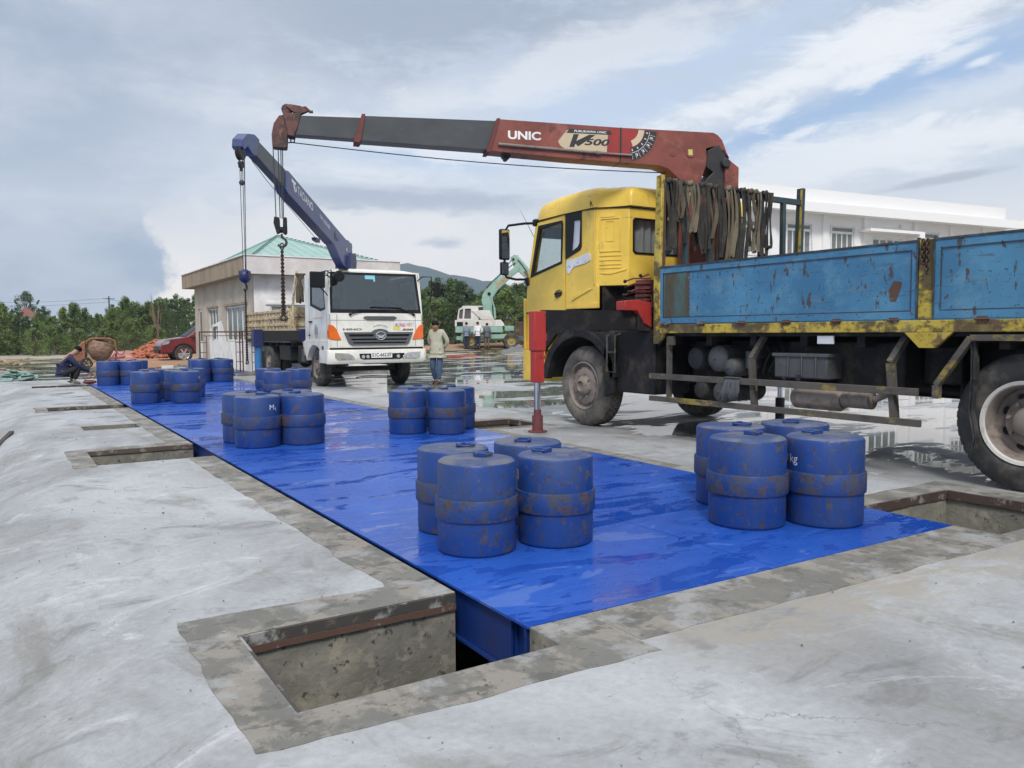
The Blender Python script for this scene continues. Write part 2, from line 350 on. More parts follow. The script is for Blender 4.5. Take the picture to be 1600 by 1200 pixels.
mat('fascia_tan', (.34, .265, .19), .9, 0, [((.22, .17, .125), 2.4, .42, .64, .8, (1, 1, .3)), ((.42, .34, .25), 4, .56, .7, .6, (1, 1, .3))], .3, 25)
mat('fascia_pink', (.70, .65, .63), .85, 0, [((.58, .53, .50), 2, .45, .68, .6)], .2, 25)
mat('roof_green', (.30, .455, .405), .45, 0, [((.25, .40, .36), 2, .45, .7, .5)])
mat('building_white', (.86, .85, .85), .8, tone=0)
mat('building_grey', (.74, .735, .73), .85, tone=0)
mat('frame_white', (.80, .80, .80), .4)
mat('pane_grey', (.16, .18, .17), .12, 0, [((.24, .27, .26), 1.5, .45, .6, .6)])
mat('curtain_green', (.10, .16, .14), .8)
mat('scaffold_rust', (.13, .055, .045), .7, .2, [((.07, .03, .025), 9, .5, .66, .7), ((.22, .12, .09), 14, .6, .7, .5)])
mat('mixer_orange', (.30, .115, .065), .7, 0, [((.19, .075, .045), 5, .46, .62, .8), ((.35, .27, .19), 4, .58, .72, .7)], .3, 25)
mat('mixer_drum', (.20, .10, .065), .75, 0, [((.32, .25, .18), 4, .45, .62, .7, (1, 1, 3)), ((.08, .04, .03), 7, .55, .68, .7, (1, 1, 3))], .4, 25)
mat('mixer_tan', (.40, .31, .20), .8, 0, [((.2, .12, .08), 6, .5, .66, .7)])
mat('brick', (.40, .15, .085), .85, 0, [((.38, .10, .05), 6, .45, .6, .7)])
mat('pickup_red', (.16, .018, .022), .25, 0, [((.12, .014, .018), 3, .5, .7, .5)], coat=.6)
mat('alloy', (.62, .62, .62), .3, .7)
mat('exc_green', (.27, .44, .365), .55, 0, [((.38, .36, .26), 3, .52, .68, .7), ((.16, .32, .26), 5, .5, .68, .5)], .2, 25)
mat('exc_white', (.66, .64, .60), .55, 0, [((.45, .42, .36), 3, .5, .7, .5)])
mat('exc_rust', (.18, .115, .08), .85, 0, [((.32, .2, .14), 3, .5, .66, .7), ((.08, .06, .05), 5, .55, .7, .6)], .4, 20)
mat('exc_hub', (.36, .27, .10), .7)
mat('earth_block', (.115, .075, .045), .9, 0, [((.27, .20, .09), 3.5, .54, .62, .75), ((.06, .042, .03), 2, .45, .62, .7)], .6, 12, .03)
mat('bark', (.14, .11, .08), .9, 0, [((.07, .055, .04), 8, .45, .6, .7)], .5, 30)
mat('skin', (.36, .19, .12), .55, 0, [((.30, .15, .095), 6, .45, .65, .5)])
mat('hair', (.006, .0055, .0055), .8, 0, (), .5, 120, spec=.2)
mat('eye_dark', (.02, .015, .012), .3)
mat('shirt_pale', (.47, .46, .36), .85, 0, [((.36, .35, .27), 28, .48, .56, .6, (1, 1, 3)), ((.56, .55, .45), 40, .52, .58, .5)], .3, 20, .02)
mat('jeans', (.055, .10, .19), .85, 0, [((.035, .06, .12), 7, .45, .65, .6), ((.10, .16, .26), 5, .6, .72, .5)], .3, 25, .015)
mat('jacket_navy', (.014, .020, .065), .75, 0, [((.03, .035, .09), 6, .5, .66, .6)], .4, 16, .02)
mat('trousers_black', (.013, .013, .015), .8, 0, [((.03, .03, .032), 6, .5, .7, .5)], .4, 18, .02)
mat('trousers_navy', (.02, .028, .06), .85)
mat('shirt_blue_grey', (.20, .25, .33), .85, 0, (), .3, 12, .02)
mat('shirt_white', (.72, .72, .74), .85, 0, (), .3, 12, .02)
mat('hoodie_grey', (.13, .14, .16), .9, 0, (), .3, 12, .02)
mat('shirt_dark_red', (.09, .04, .045), .9)
mat('trousers_brown', (.16, .11, .10), .85)
mat('shoe_dark', (.03, .026, .024), .6)
mat('shoe_brown', (.14, .05, .035), .6)
mat('shoe_grey', (.16, .17, .17), .7)
mat('hose_black', (.02, .022, .024), .5)
mat('netting_green', (.16, .27, .24), .8, 0, [((.38, .42, .40), 9, .5, .6, .7)], .6, 14, .03)
mat('gravel', (.19, .20, .20), .9, 0, [((.08, .08, .08), 20, .45, .6, .7)], .5, 30)
mat('red_tape', (.55, .09, .05), .6)
mat('soil_orange', (.36, .20, .11), .95, 0, [((.46, .13, .06), 2.5, .56, .64, .8), ((.24, .16, .10), 1.5, .45, .62, .7)], .6, 12, .03)
mat('old_steel_edge', (.06, .055, .05), .7, .1, [((.34, .34, .33), 5, .50, .60, .85, (1, 1, 1)), ((.15, .07, .04), 9, .6, .68, .6)], .4, 30)
mat('rust_strip', (.105, .058, .042), .85, 0, [((.30, .26, .22), 9, .56, .64, .7), ((.10, .05, .035), 6, .55, .66, .7)], .4, 40)
glass_mat('glass_clear', (.86, .90, .90), .05)
glass_mat('glass_tint', (.62, .66, .66), .14)
# ================================================================ GROUND
def sst(x, a, b):
    t = min(1, max(0, (x - a) / (b - a))); return t * t * (3 - 2 * t)
PY0, PY1 = 2.785, 23.1
def shx(x, y):       # the right edge of the pit runs slightly outwards
    if x < 4: return x
    return x + .0145 * min(max(y - PY0, 0), 19) * (1 - sst(x, 6.35, 9)) * sst(x, 4, 5)
# openings: x0, x1, y0, y1
MAIN = (1.80, 5.105, 2.785, 23.14)
HOLES = [MAIN, (.775, 1.845, 2.56, 3.37), (.72, 1.80, 8.6, 9.68), (.86, 1.55, 11.87, 12.42), (.60, 1.80, 15.2, 15.95), (.56, 1.80, 22.15, 22.75),
         (5.105, 6.22, 2.50, 3.46), (5.105, 6.10, 9.0, 9.85)]
def gh(x, y):
    D = math.hypot(x, y)
    z = 0.0
    # sloping left shoulder of the slab
    edge = .42 + .10 * math.sin(y * .9) + .05 * math.sin(y * 2.3 + 1)
    k = (1 - sst(y, 22.5, 25)) * (1 - sst(y, -6, -9) if y < -6 else 1)
    s = sst(edge - x, -.02, 1.5) * .46
    s += sst(edge - x, .0, .5) * .035 * math.sin(y * 2.1 + x * 1.7) * noise.noise(Vector((x * .8, y * .5, 3)))
    s += sst(edge - x, .1, .8) * (.085 * noise.noise(Vector((x * 1.1, y * .8, 0))) + .045 * noise.noise(Vector((x * 2.7, y * 1.9, 5))))
    z -= s * k
    # land rises a little beyond the yard on the right
    z += .26 * sst(D, 36, 52) * sst(x / max(y, .1), .28, .42)
    z -= .15 * sst(D, 40, 60) * (1 - sst(x / max(y, .1), .2, .3))
    if D > 30: z += .05 * noise.noise(Vector((x * .15, y * .15, 7))) * sst(D, 30, 45)
    return z
def lines(a, special):
    s = sorted(set(special)); out = list(s)
    for v in a:
        if all(abs(v - q) > .035 for q in s): out.append(v)
    return sorted(out)
xs = [-2040, -1500, -700, -300, -160, -100, -70, -50, -38, -30, -24, -19, -15, -12, -9.5, -7.5, -6, -5, -4.4] + [-4 + .14 * i for i in range(34)] + [.8 + .35 * i for i in range(17)]
xs += [7, 7.6, 8.4, 9.4, 10.6, 12, 14, 16, 18.5, 21, 24, 27, 30, 34, 38, 43, 50, 60, 75, 100, 150, 300, 700, 1300, 2040]
ys = [-2040, -1300, -400, -100, -40, -20, -12, -9, -7, -6, -5, -4, -3, -2] + [-1.4 + .18 * i for i in range(145)] + [25, 25.6, 26.5, 27.5, 29, 31, 33, 35, 37, 39, 41, 43, 45, 47, 49, 51, 54, 57, 60, 65, 72, 80, 95, 120, 180, 300, 700, 1300, 2040]
xs = lines(xs, [h[0] for h in HOLES] + [h[1] for h in HOLES]); ys = lines(ys, [h[2] for h in HOLES] + [h[3] for h in HOLES])
def hole(cx, cy_): return any(h[0] < cx < h[1] and h[2] < cy_ < h[3] for h in HOLES)
g = MB(); idx = {}
def gv(i, j):
    if (i, j) not in idx:
        x, y = xs[i], ys[j]; idx[(i, j)] = len(g.v); g.v.append(Vector((shx(x, y), y, gh(x, y))))
    return idx[(i, j)]
pit = MB(); PD = -.95
for i in range(len(xs) - 1):
    for j in range(len(ys) - 1):
        cx, cy_ = (xs[i] + xs[i + 1]) / 2, (ys[j] + ys[j + 1]) / 2
        if not hole(cx, cy_):
            g.f.append((gv(i, j), gv(i + 1, j), gv(i + 1, j + 1), gv(i, j + 1))); continue
        def q(a, b, z): return (shx(xs[a], ys[b]), ys[b], z)
        pit.add([q(i, j, PD), q(i + 1, j, PD), q(i + 1, j + 1, PD), q(i, j + 1, PD)], [(0, 1, 2, 3)])
        for (a, b, cx2, cy2) in ((( i, j), (i + 1, j), cx, cy_ - (ys[j + 1] - ys[j]) / 2 - .001), ((i + 1, j + 1), (i, j + 1), cx, ys[j + 1] + .001), ((i, j + 1), (i, j), xs[i] - .001, cy_), ((i + 1, j), (i + 1, j + 1), xs[i + 1] + .001, cy_)):
            if not hole(cx2, cy2):
                pit.add([q(*a, 0), q(*b, 0), q(*b, PD), q(*a, PD)], [(0, 1, 2, 3)])

# ground material: pale trowelled concrete, muddy beyond the yard, standing water where it lies
def ground_material():
    mt = bpy.data.materials.new('wet_concrete_ground'); mt.use_nodes = True
    nt = NT(mt.node_tree); mt.node_tree.nodes.clear()
    p = nt.node('ShaderNodeTexCoord').outputs['Object']
    X, Y, Z = nt.sep(p)
    big = nt.noise(nt.mapping(p, scale=(.7, .45, 1), rot=(0, 0, R(14)), loc=(1.7, .4, 0)), .9, 8, .62, .6)
    streak = nt.noise(nt.mapping(p, scale=(.75, 1.25, 1), rot=(0, 0, R(-25))), 2.0, 10, .70, 1.1)
    fine = nt.noise(p, 26, 6, .7)
    c = nt.mix(nt.ss(big, .32, .68), (.245, .248, .25), (.415, .432, .45))
    c = nt.mix(nt.math('MULTIPLY', nt.ss(streak, .52, .72), .60), c, (.46, .475, .49))
    c = nt.mix(nt.math('MULTIPLY', nt.ss(streak, .46, .32), .7), c, (.175, .175, .17))
    blotch = nt.noise(nt.mapping(p, loc=(4, 2, 0), rot=(0, 0, R(20)), scale=(1, .55, 1)), 1.7, 8, .7, .6)
    c = nt.mix(nt.math('MULTIPLY', nt.ss(blotch, .52, .66), .6), c, (.20, .19, .17))
    chalk = nt.noise(nt.mapping(p, loc=(9, 4, 0), scale=(.8, 1.3, 1), rot=(0, 0, R(-35))), 1.2, 10, .74, 1.3)
    c = nt.mix(nt.math('MULTIPLY', nt.ss(chalk, .55, .66), .7), c, (.52, .53, .545))
    speck = nt.noise(nt.mapping(p, loc=(1, 8, 0)), 60, 3, .5)
    c = nt.mix(nt.math('MULTIPLY', nt.ss(speck, .72, .76), .75), c, (.12, .11, .10))
    c = nt.mix(1.0, c, nt.mix(nt.ss(fine, .3, .7), (.90, .90, .90), (1.06, 1.06, 1.06)), 'MULTIPLY')
    # hairline cracks and a dull tyre-rubbed lane
    vo = nt.node('ShaderNodeTexVoronoi', feature='DISTANCE_TO_EDGE'); vo.inputs['Scale'].default_value = .42
    nt.set(vo.inputs['Vector'], nt.vmath('ADD', p, nt.vmath('MULTIPLY', nt.noise(p, 1.4, 7, .65, 0, 1), (.9, .9, 0))))
    ck = nt.math('MULTIPLY', nt.ss(vo.outputs['Distance'], .003, .0005), nt.ss(nt.noise(nt.mapping(p, loc=(3, 3, 0)), .7, 3, .5), .50, .60))
    c = nt.mix(nt.math('MULTIPLY', ck, .35), c, (.09, .085, .08))
    sp2 = nt.noise(nt.mapping(p, loc=(5, 2, 0)), 24, 5, .6)
    c = nt.mix(nt.math('MULTIPLY', nt.ss(sp2, .655, .69), .55), c, (.16, .15, .135))
    # faint warm mortar stain in front of the pit on the right
    st = nt.math('MULTIPLY', nt.math('MULTIPLY', nt.ss(X, 1.9, 2.6), nt.ss(X, 6.9, 5.6)), nt.math('MULTIPLY', nt.ss(Y, 1.75, 2.35), nt.ss(Y, 3.0, 2.85)))
    c = nt.mix(nt.math('MULTIPLY', st, nt.ss(nt.noise(nt.mapping(p, scale=(1, 2.2, 1)), 4, 8, .7, .4), .36, .6)), c, (.31, .285, .245))
    # yard beyond the slab: more mud
    D = nt.math('SQRT', nt.math('ADD', nt.math('MULTIPLY', X, X), nt.math('MULTIPLY', Y, Y)))
    wobf = nt.math('MULTIPLY', nt.math('SUBTRACT', nt.noise(p, .12, 5, .6), .5), 16)
    far = nt.ss(nt.math('ADD', D, wobf), 30, 40)
    mudn = nt.noise(nt.mapping(p, scale=(.25, .25, 1)), 1, 7, .65)
    mud = nt.mix(nt.ss(mudn, .40, .60), (.27, .235, .18), (.42, .36, .27))
    mud = nt.mix(nt.ss(nt.math('ADD', D, wobf), 62, 75), mud, (.10, .13, .045))
    c = nt.mix(nt.math('MULTIPLY', far, .85), c, mud)
    # standing water
    wn = nt.noise(nt.mapping(p, scale=(.33, .8, 1), rot=(0, 0, R(10)), loc=(2.3, .7, 0)), 1.05, 9, .62, .55)
    wn = nt.math('ADD', wn, nt.math('MULTIPLY', nt.math('SUBTRACT', nt.noise(nt.mapping(p, scale=(.6, 2.2, 1)), 5, 5, .6), .5), .10))
    rgt = nt.ss(X, 5.75, 7.3)
    fl = nt.math('MULTIPLY', nt.ss(Y, 23.6, 27), nt.ss(X, 9, 4))
    reg = nt.math('MAXIMUM', rgt, fl)
    reg = nt.math('MULTIPLY', reg, nt.ss(nt.math('ADD', D, wobf), 62, 52))
    lim = nt.math('SUBTRACT', .80, nt.math('MULTIPLY', reg, .335))
    d_ = nt.math('SUBTRACT', wn, lim)
    damp = nt.ss(d_, -.035, .012); water = nt.ss(d_, .0, .010)
    c = nt.mix(nt.math('MULTIPLY', damp, .62), c, nt.mix(1.0, c, (.30, .30, .29), 'MULTIPLY'))
    # a few damp smears on the slab to the left
    sm = nt.math('MULTIPLY', nt.math('MULTIPLY', nt.ss(X, .3, .8), nt.ss(X, 1.7, 1.3)), nt.math('MULTIPLY', nt.ss(Y, 9.9, 10.8), nt.ss(Y, 21.5, 20)))
    smn = nt.ss(nt.noise(nt.mapping(p, scale=(.8, .75, 1)), 1.9, 6, .55, .3), .55, .59)
    smk = nt.math('MULTIPLY', sm, smn)
    c = nt.mix(nt.math('MULTIPLY', smk, .7), c, (.13, .13, .13))
    dr = nt.mixf(nt.ss(streak, .4, .7), .62, .80)
    r = nt.mixf(damp, dr, .30); r = nt.mixf(smk, r, .25); r = nt.mixf(water, r, .025)
    b = nt.node('ShaderNodeBsdfPrincipled'); nt.set(b.inputs['Base Color'], c); nt.set(b.inputs['Roughness'], r)
    nt.set(b.inputs['Specular IOR Level'], nt.mixf(water, .35, .85))
    h = nt.math('ADD', nt.math('MULTIPLY', streak, .30), nt.math('ADD', nt.math('MULTIPLY', fine, .14), nt.math('MULTIPLY', blotch, .35)))
    lump = nt.noise(nt.mapping(p, scale=(1.3, .75, 1), rot=(0, 0, R(38))), 2.1, 8, .58, .7)
    h = nt.math('ADD', h, nt.math('MULTIPLY', nt.math('MULTIPLY', lump, 7.5), nt.ss(X, .62, .1)))
    dry = nt.math('SUBTRACT', 1.0, water)
    nt.set(b.inputs['Normal'], nt.bump(h, nt.math('MULTIPLY', dry, .5), .022))
    out = nt.node('ShaderNodeOutputMaterial'); nt.l.new(b.outputs[0], out.inputs[0]); return mt
GM = ground_material()
tag(g.build('ground', GM, smooth=60, weld=False), kind='structure')

mat('pit_concrete', (.225, .215, .18), .9, 0, [((.14, .135, .115), 1.6, .42, .60, .85), ((.34, .31, .24), 3.5, .52, .66, .7), ((.05, .045, .04), 17, .60, .64, .85), ((.30, .28, .23), 9, .56, .64, .6), ((.10, .10, .09), 5, .62, .72, .6)], .5, 14, .02)
tag(pit.build('scale_pit', M['pit_concrete'], smooth=0), kind='structure')
mat('mortar', (.165, .16, .145), .9, 0, [((.255, .235, .205), 5, .47, .56, .85, (1, .7, 1)), ((.10, .098, .09), 9, .54, .62, .8, (.7, 1, 1)), ((.33, .335, .34), 3.4, .50, .62, .62), ((.07, .065, .06), 26, .61, .66, .7)], .6, 16, .012)

# mortar rims: sheets 4 mm above the slab with ragged outer edges
def rim(name, outer, inner, seed=0, z=.0025):
    """outer: polygon; inner: the opening cut out of it (or None)"""
    rnd = random.Random(seed); pts = []
    n = len(outer)
    for i in range(n):
        a = Vector(outer[i]); b = Vector(outer[(i + 1) % n]); L = (b - a).length; k = max(1, int(L / .07))
        nrm = Vector((-(b - a).y, (b - a).x)).normalized()
        for q in range(k):
            t = q / k; p = a + (b - a) * t
            near = any((abs(p.x - X_) < .06 and h[2] - .06 < p.y < h[3] + .06) or (abs(p.y - Y_) < .06 and h[0] - .06 < p.x < h[1] + .06) for h in HOLES for X_ in (h[0], h[1], shx(h[1], p.y)) for Y_ in (h[2], h[3]))
            j = 0 if near else (noise.noise(Vector((p.x * 2.5, p.y * 2.5, seed))) * .022 + noise.noise(Vector((p.x * 8, p.y * 8, seed))) * .014 + noise.noise(Vector((p.x * 22, p.y * 22, seed))) * .006)
            pts.append(tuple(p + nrm * j))
    mb = MB()
    loops = [pts] + ([inner] if inner else [])
    tri = tessellate_polygon([[Vector((a, b, 0)) for a, b in L] for L in loops])
    flat = [p for L in loops for p in L]; nn = len(flat)
    mb.add([(a, b, z) for a, b in flat] + [(a, b, -.012) for a, b in flat], [tuple(t) for t in tri] + [(i, (i + 1) % nn, nn + (i + 1) % nn, nn + i) for i in range(nn)])
    o = mb.build(name, M['mortar'], smooth=0); tag(o, kind='structure'); return o
def rect(x0, x1, y0, y1): return [(x0, y0), (x1, y0), (x1, y1), (x0, y1)]
rim('pit_rim', [(.59, 2.36), (2.15, 2.30), (2.15, 2.783), (1.847, 2.783), (1.847, 2.56), (.775, 2.56), (.775, 3.37), (1.80, 3.37), (1.80, 8.6), (1.545, 8.6), (1.55, 3.64), (.58, 3.66)], None, 1)
rim('pit_rim', [(.53, 8.5), (.72, 8.5), (.72, 9.68), (1.80, 9.68), (1.80, 15.2), (1.56, 15.2), (1.56, 10.0), (.52, 9.84)], None, 2)
rim('pit_rim', [(.42, 15.05), (.60, 15.05), (.60, 15.95), (1.80, 15.95), (1.80, 22.15), (1.56, 22.15), (1.56, 16.15), (.42, 16.1)], None, 3)
rim('pit_rim', [(2.15, 2.42), (5.3, 2.36), (6.5, 2.30), (6.5, 3.70), (5.32, 3.68), (5.36, 8.85), (6.3, 8.8), (6.3, 10.05), (5.45, 10.1), (5.58, 23.2), (5.385, 23.2), (5.2, 9.852), (6.19, 9.852), (6.19, 8.998), (5.19, 8.998), (5.12, 3.462), (6.222, 3.462), (6.222, 2.498), (5.106, 2.498), (5.106, 2.783), (2.15, 2.783)], None, 4)
mat('dull_edge', (.10, .075, .06), .8, 0, [((.26, .24, .21), 6, .5, .58, .8), ((.16, .07, .045), 5, .58, .64, .7)], .4, 30)
mat('maroon_edge', (.075, .05, .043), .7, 0, [((.28, .25, .22), 7, .54, .61, .85), ((.05, .03, .03), 5, .5, .6, .6)], .4, 30)
# steel edging set into the pit mouths
def edging(a, b, drop0, drop1, mt, t=.012):
    mb = MB(); a = Vector((*a, 0)); b = Vector((*b, 0)); d = (b - a).normalized(); n = Vector((-d.y, d.x, 0)) * t
    k = max(2, int((b - a).length / .05)); rnd = random.Random(int(a.x * 100))
    vs = []
    for i in range(k + 1):
        p = a + (b - a) * i / k; j = noise.noise(Vector((p.x * 14, p.y * 14, 2))) * .008
        vs += [p + Vector((0, 0, -drop0)), p + Vector((0, 0, -drop1 + j)), p + n + Vector((0, 0, -drop1 + j)), p + n + Vector((0, 0, -drop0))]
    fs = []
    for i in range(k):
        for q in range(4): fs.append((i * 4 + q, i * 4 + (q + 1) % 4, i * 4 + 4 + (q + 1) % 4, i * 4 + 4 + q))
    fs += [(0, 1, 2, 3), tuple(k * 4 + q for q in (3, 2, 1, 0))]
    o = mb.add(vs, fs).build('pit_edging', mt, smooth=0); tag(o, kind='structure')
edging((1.795, 3.367), (.778, 3.367), .0, .048, M['old_steel_edge'])
edging((1.795, 3.364), (.778, 3.364), .049, .078, M['rust_strip'], .014)
edging((.778, 3.35), (.778, 2.565), .0, .06, M['old_steel_edge'])
edging((1.79, 9.677), (.722, 9.677), .0, .045, M['dull_edge'])
edging((1.79, 15.947), (.602, 15.947), .0, .05, M['dull_edge'])
edging((1.79, 22.747), (.562, 22.747), -.01, .10, M['maroon_edge'])
edging((1.545, 12.417), (.862, 12.417), .0, .06, M['pit_concrete'])
edging((6.222, 3.457), (5.12, 3.457), .0, .065, M['maroon_edge'])
edging((6.217, 2.505), (6.217, 3.44), .0, .065, M['maroon_edge'])
edging((6.185, 9.847), (5.22, 9.847), .0, .07, M['maroon_edge'])
edging((6.183, 9.02), (6.183, 9.83), .0, .07, M['maroon_edge'])

# ================================================================ WEIGHBRIDGE PLATFORM
def deck_material():
    mt = bpy.data.materials.new('wet_blue_deck'); mt.use_nodes = True
    nt = NT(mt.node_tree); mt.node_tree.nodes.clear()
    p = nt.node('ShaderNodeTexCoord').outputs['Object']
    X, Y, Z = nt.sep(p)
    n1 = nt.noise(nt.mapping(p, scale=(.55, 1.5, 1), rot=(0, 0, R(30))), 2.1, 9, .62, .8)
    n2 = nt.noise(nt.mapping(p, scale=(1, 1.6, 1)), 6, 6, .6, .5)
    wet = nt.math('ADD', n1, nt.math('MULTIPLY', nt.math('SUBTRACT', n2, .5), .26))
    wm = nt.ss(wet, .535, .550)
    edge = nt.math('MULTIPLY', nt.ss(wet, .527, .537), nt.ss(wet, .552, .543))
    tone = nt.noise(p, .9, 5, .6)
    c = nt.mix(nt.ss(tone, .3, .7), (.012, .070, .37), (.022, .100, .46))
    sc = nt.noise(nt.mapping(p, scale=(.35, 3.2, 1), rot=(0, 0, R(34))), 7, 7, .7, .6)
    c = nt.mix(nt.math('MULTIPLY', nt.ss(sc, .56, .70), .35), c, (.08, .19, .52))
    lw = nt.noise(nt.mapping(p, loc=(2, 9, 0), scale=(.8, 1.6, 1), rot=(0, 0, R(-30))), 1.6, 9, .66, 1.0)
    c = nt.mix(nt.math('MULTIPLY', nt.ss(lw, .60, .625), .32), c, (.16, .25, .52))
    chalk = nt.noise(nt.mapping(p, loc=(6, 3, 0), scale=(.6, 2.6, 1), rot=(0, 0, R(-24))), 5, 8, .72, .8)
    c = nt.mix(nt.math('MULTIPLY', nt.ss(chalk, .66, .74), .45), c, (.35, .42, .62))
    c = nt.mix(nt.math('MULTIPLY', wm, .62), c, (.009, .052, .33))
    c = nt.mix(nt.math('MULTIPLY', edge, .35), c, (.01, .03, .2))
    r = nt.mixf(wm, nt.mixf(nt.ss(n2, .3, .7), .26, .40), .075)
    b = nt.node('ShaderNodeBsdfPrincipled'); nt.set(b.inputs['Base Color'], c); nt.set(b.inputs['Roughness'], r)
    nt.set(b.inputs['Specular IOR Level'], nt.mixf(wm, .5, .42))
    warp = nt.noise(p, 1.3, 3, .5)
    h = nt.math('ADD', nt.math('MULTIPLY', warp, 3.2), nt.math('MULTIPLY', wm, .12))
    h = nt.math('ADD', h, nt.math('MULTIPLY', nt.math('MULTIPLY', nt.noise(p, 70, 3, .6), .22), nt.math('SUBTRACT', 1.0, wm)))
    nt.set(b.inputs['Normal'], nt.bump(h, .45, .006))
    out = nt.node('ShaderNodeOutputMaterial'); nt.l.new(b.outputs[0], out.inputs[0]); return mt
DM = deck_material()
mat('girder_blue', (.008, .035, .18), .4, 0, [((.02, .03, .12), 3, .5, .7, .7), ((.25, .16, .10), 12, .68, .74, .7)], .1, 20)
pf = thing('weighbridge_platform', (3.45, 12.9, 0), 'long blue steel weighbridge platform wet with rain, set flush in its concrete pit', 'weighbridge')
ZD = .006
ysm = [PY0, 9.05, 15.9, PY1]
for k in range(3):
    a, b = ysm[k] + (.004 if k else 0), ysm[k + 1] - .004
    for pts in ([(1.835, a), (3.415, a), (3.415, b), (1.835, b)], [(3.421, a), (5.09 + .0145 * (a - PY0), a), (5.09 + .0145 * (b - PY0), b), (3.421, b)]):
        mb = MB(); mb.plate(pts, lambda u, v, w_: (u, v, w_), ZD - .012, ZD); mb.build('deck_plate', DM, pf, smooth=0)
mb = MB(); mb.box((3.50, PY0 - .012, -.03), (5.08, PY0 - .002, ZD - .006)); mb.build('edge_bar', M['rust_strip'], pf, smooth=0)
for x in (1.865, 4.90):
    mb = MB(); mb.box((x, PY0 + .18, -.25), (x + .012, PY1 - .05, ZD - .0125)); mb.box((x - .02, PY0 + .18, -.262), (x + .12, PY1 - .05, -.251))
    mb.build('side_girder', M['girder_blue'], pf, smooth=0)
mb = MB(); mb.box((1.838, PY0 + .02, -.20), (4.88, PY0 + .032, ZD - .0125)); mb.box((1.882, PY0 + .17, -.25), (4.88, PY0 + .182, ZD - .0125))
for x in (1.90, 2.6, 3.4, 4.2, 4.8): mb.box((x, PY0 + .033, -.19), (x + .01, PY0 + .169, ZD - .013))
mb.build('end_channel', M['girder_blue'], pf, smooth=0)
mb = MB()
for y in (5.5, 9.1, 12.4, 15.9, 19.5, 22.6): mb.box((1.88, y - .1, -.24), (4.88, y + .1, ZD - .0126))
mb.build('cross_beam', M['girder_blue'], pf, smooth=0)
mb = MB()
for (x, y) in ((2.1, 3.2), (4.8, 3.2), (2.1, 9.1), (4.8, 9.1), (2.1, 15.9), (4.8, 15.9), (2.1, 22.6), (4.8, 22.6)): mb.box((x - .14, y - .14, -.95), (x + .14, y + .14, -.263))
mb.build('load_cell_stand', M['dark_steel'], pf, smooth=0)

# ================================================================ HILLS
def hill(name, pts, D, depth, mt):
    """pts: (pixel-free) azimuth in radians, height in metres; a ridge with a slope in front and behind"""
    mb = MB(); n = len(pts); rows = []
    for k, (fr, dd) in enumerate(((0, -1.0), (.35, -.62), (.7, -.28), (1, 0), (.8, .4), (0, 1.2))):
        row = []
        for i, (a, h) in enumerate(pts):
            q = D + dd * depth + 60 * noise.noise(Vector((a * 14, k, 1)))
            z = h * fr + (h * .10 * noise.noise(Vector((a * 40, k * 2.0, 5))) if 0 < fr < 1 else 0)
            row.append((q * math.sin(a), q * math.cos(a), z - (4 if fr == 0 else 0)))
        rows.append(row)
    for row in rows: mb.v += [Vector(p) for p in row]
    for k in range(len(rows) - 1):
        for i in range(n - 1): mb.f.append((k * n + i, k * n + i + 1, (k + 1) * n + i + 1, (k + 1) * n + i))
    o = mb.build(name, mt, smooth=180); tag(o, kind='structure'); return o
def az_of(px): return YAW + math.atan((px - 800) / F_PX)
prof = [(330, 40), (400, 46), (470, 52), (540, 66), (590, 82), (617, 108), (640, 112), (660, 106), (690, 99), (705, 93), (730, 92), (755, 84), (775, 84), (800, 74), (822, 67), (850, 55), (900, 45), (960, 38), (1040, 30), (1150, 24), (1300, 18), (1450, 12)]
P2 = []
for i in range(len(prof) - 1):
    for q in range(5):
        t = q / 5; px = prof[i][0] + (prof[i + 1][0] - prof[i][0]) * t; h = prof[i][1] + (prof[i + 1][1] - prof[i][1]) * t
        P2.append((az_of(px), h * 1.12 + 2.0 * noise.noise(Vector((px * .05, 2, 1)))))
mat('forest_hill', (.035, .055, .045), 1.0, 0, [((.03, .05, .028), .02, .4, .6, .8)], .6, .02, 8)
hill('hills', P2, 1450, 420, M['forest_hill'])
# ================================================================ TEST WEIGHTS
def weight_parts(root, txt=None, ang=0, th=0):
    """cylindrical cast test weight, r = .24, h = .555"""
    r = .24; h = .555
    s = MB()
    s.lathe([(0, .0), (r - .012, .0), (r - .004, .006), (r, .018), (r, .205), (r, .206)], n=64)
    s.lathe([(r, .335), (r, h - .024), (r - .006, h - .012)], n=64)
    s.lathe([(r, .206), (r, .335)], n=64)
    s.build('body', M['weight_paint'], root)
    b = MB(); b.lathe([(r + .0005, .204), (r + .012, .207), (r + .0135, .213), (r + .0135, .329), (r + .010, .335), (r + .0005, .337)], n=64, closed=True)
    b.build('band', M['weight_band'], root)
    t = MB(); t.lathe([(r - .006, h - .012), (r - .018, h - .003), (r - .035, h), (0, h)], n=64)
    # cast dimple, slightly proud boss
    t.lathe([(.062, h + .0005), (.056, h + .004), (0, h + .004)], (-.07, .05, 0), n=24)
    tp = t.build('top', M['weight_top'], root)
    # folded lifting handle lying on top, towards the middle of its cluster (+X)
    k = MB(); z = h + .014
    path = [(.05, -.03, z), (.05, .03, z), (.06, .044, z), (.085, .048, z), (.125, .048, z), (.145, .036, z), (.15, 0, z), (.145, -.036, z), (.125, -.048, z), (.085, -.048, z), (.06, -.044, z)]
    k.tube(path, .0085, 8, closed=True)
    k.bar((.056, -.042, h + .013), (.056, .042, h + .013), .030, .026)
    k.build('handle', M['weight_paint'], tp, bevel=.004)
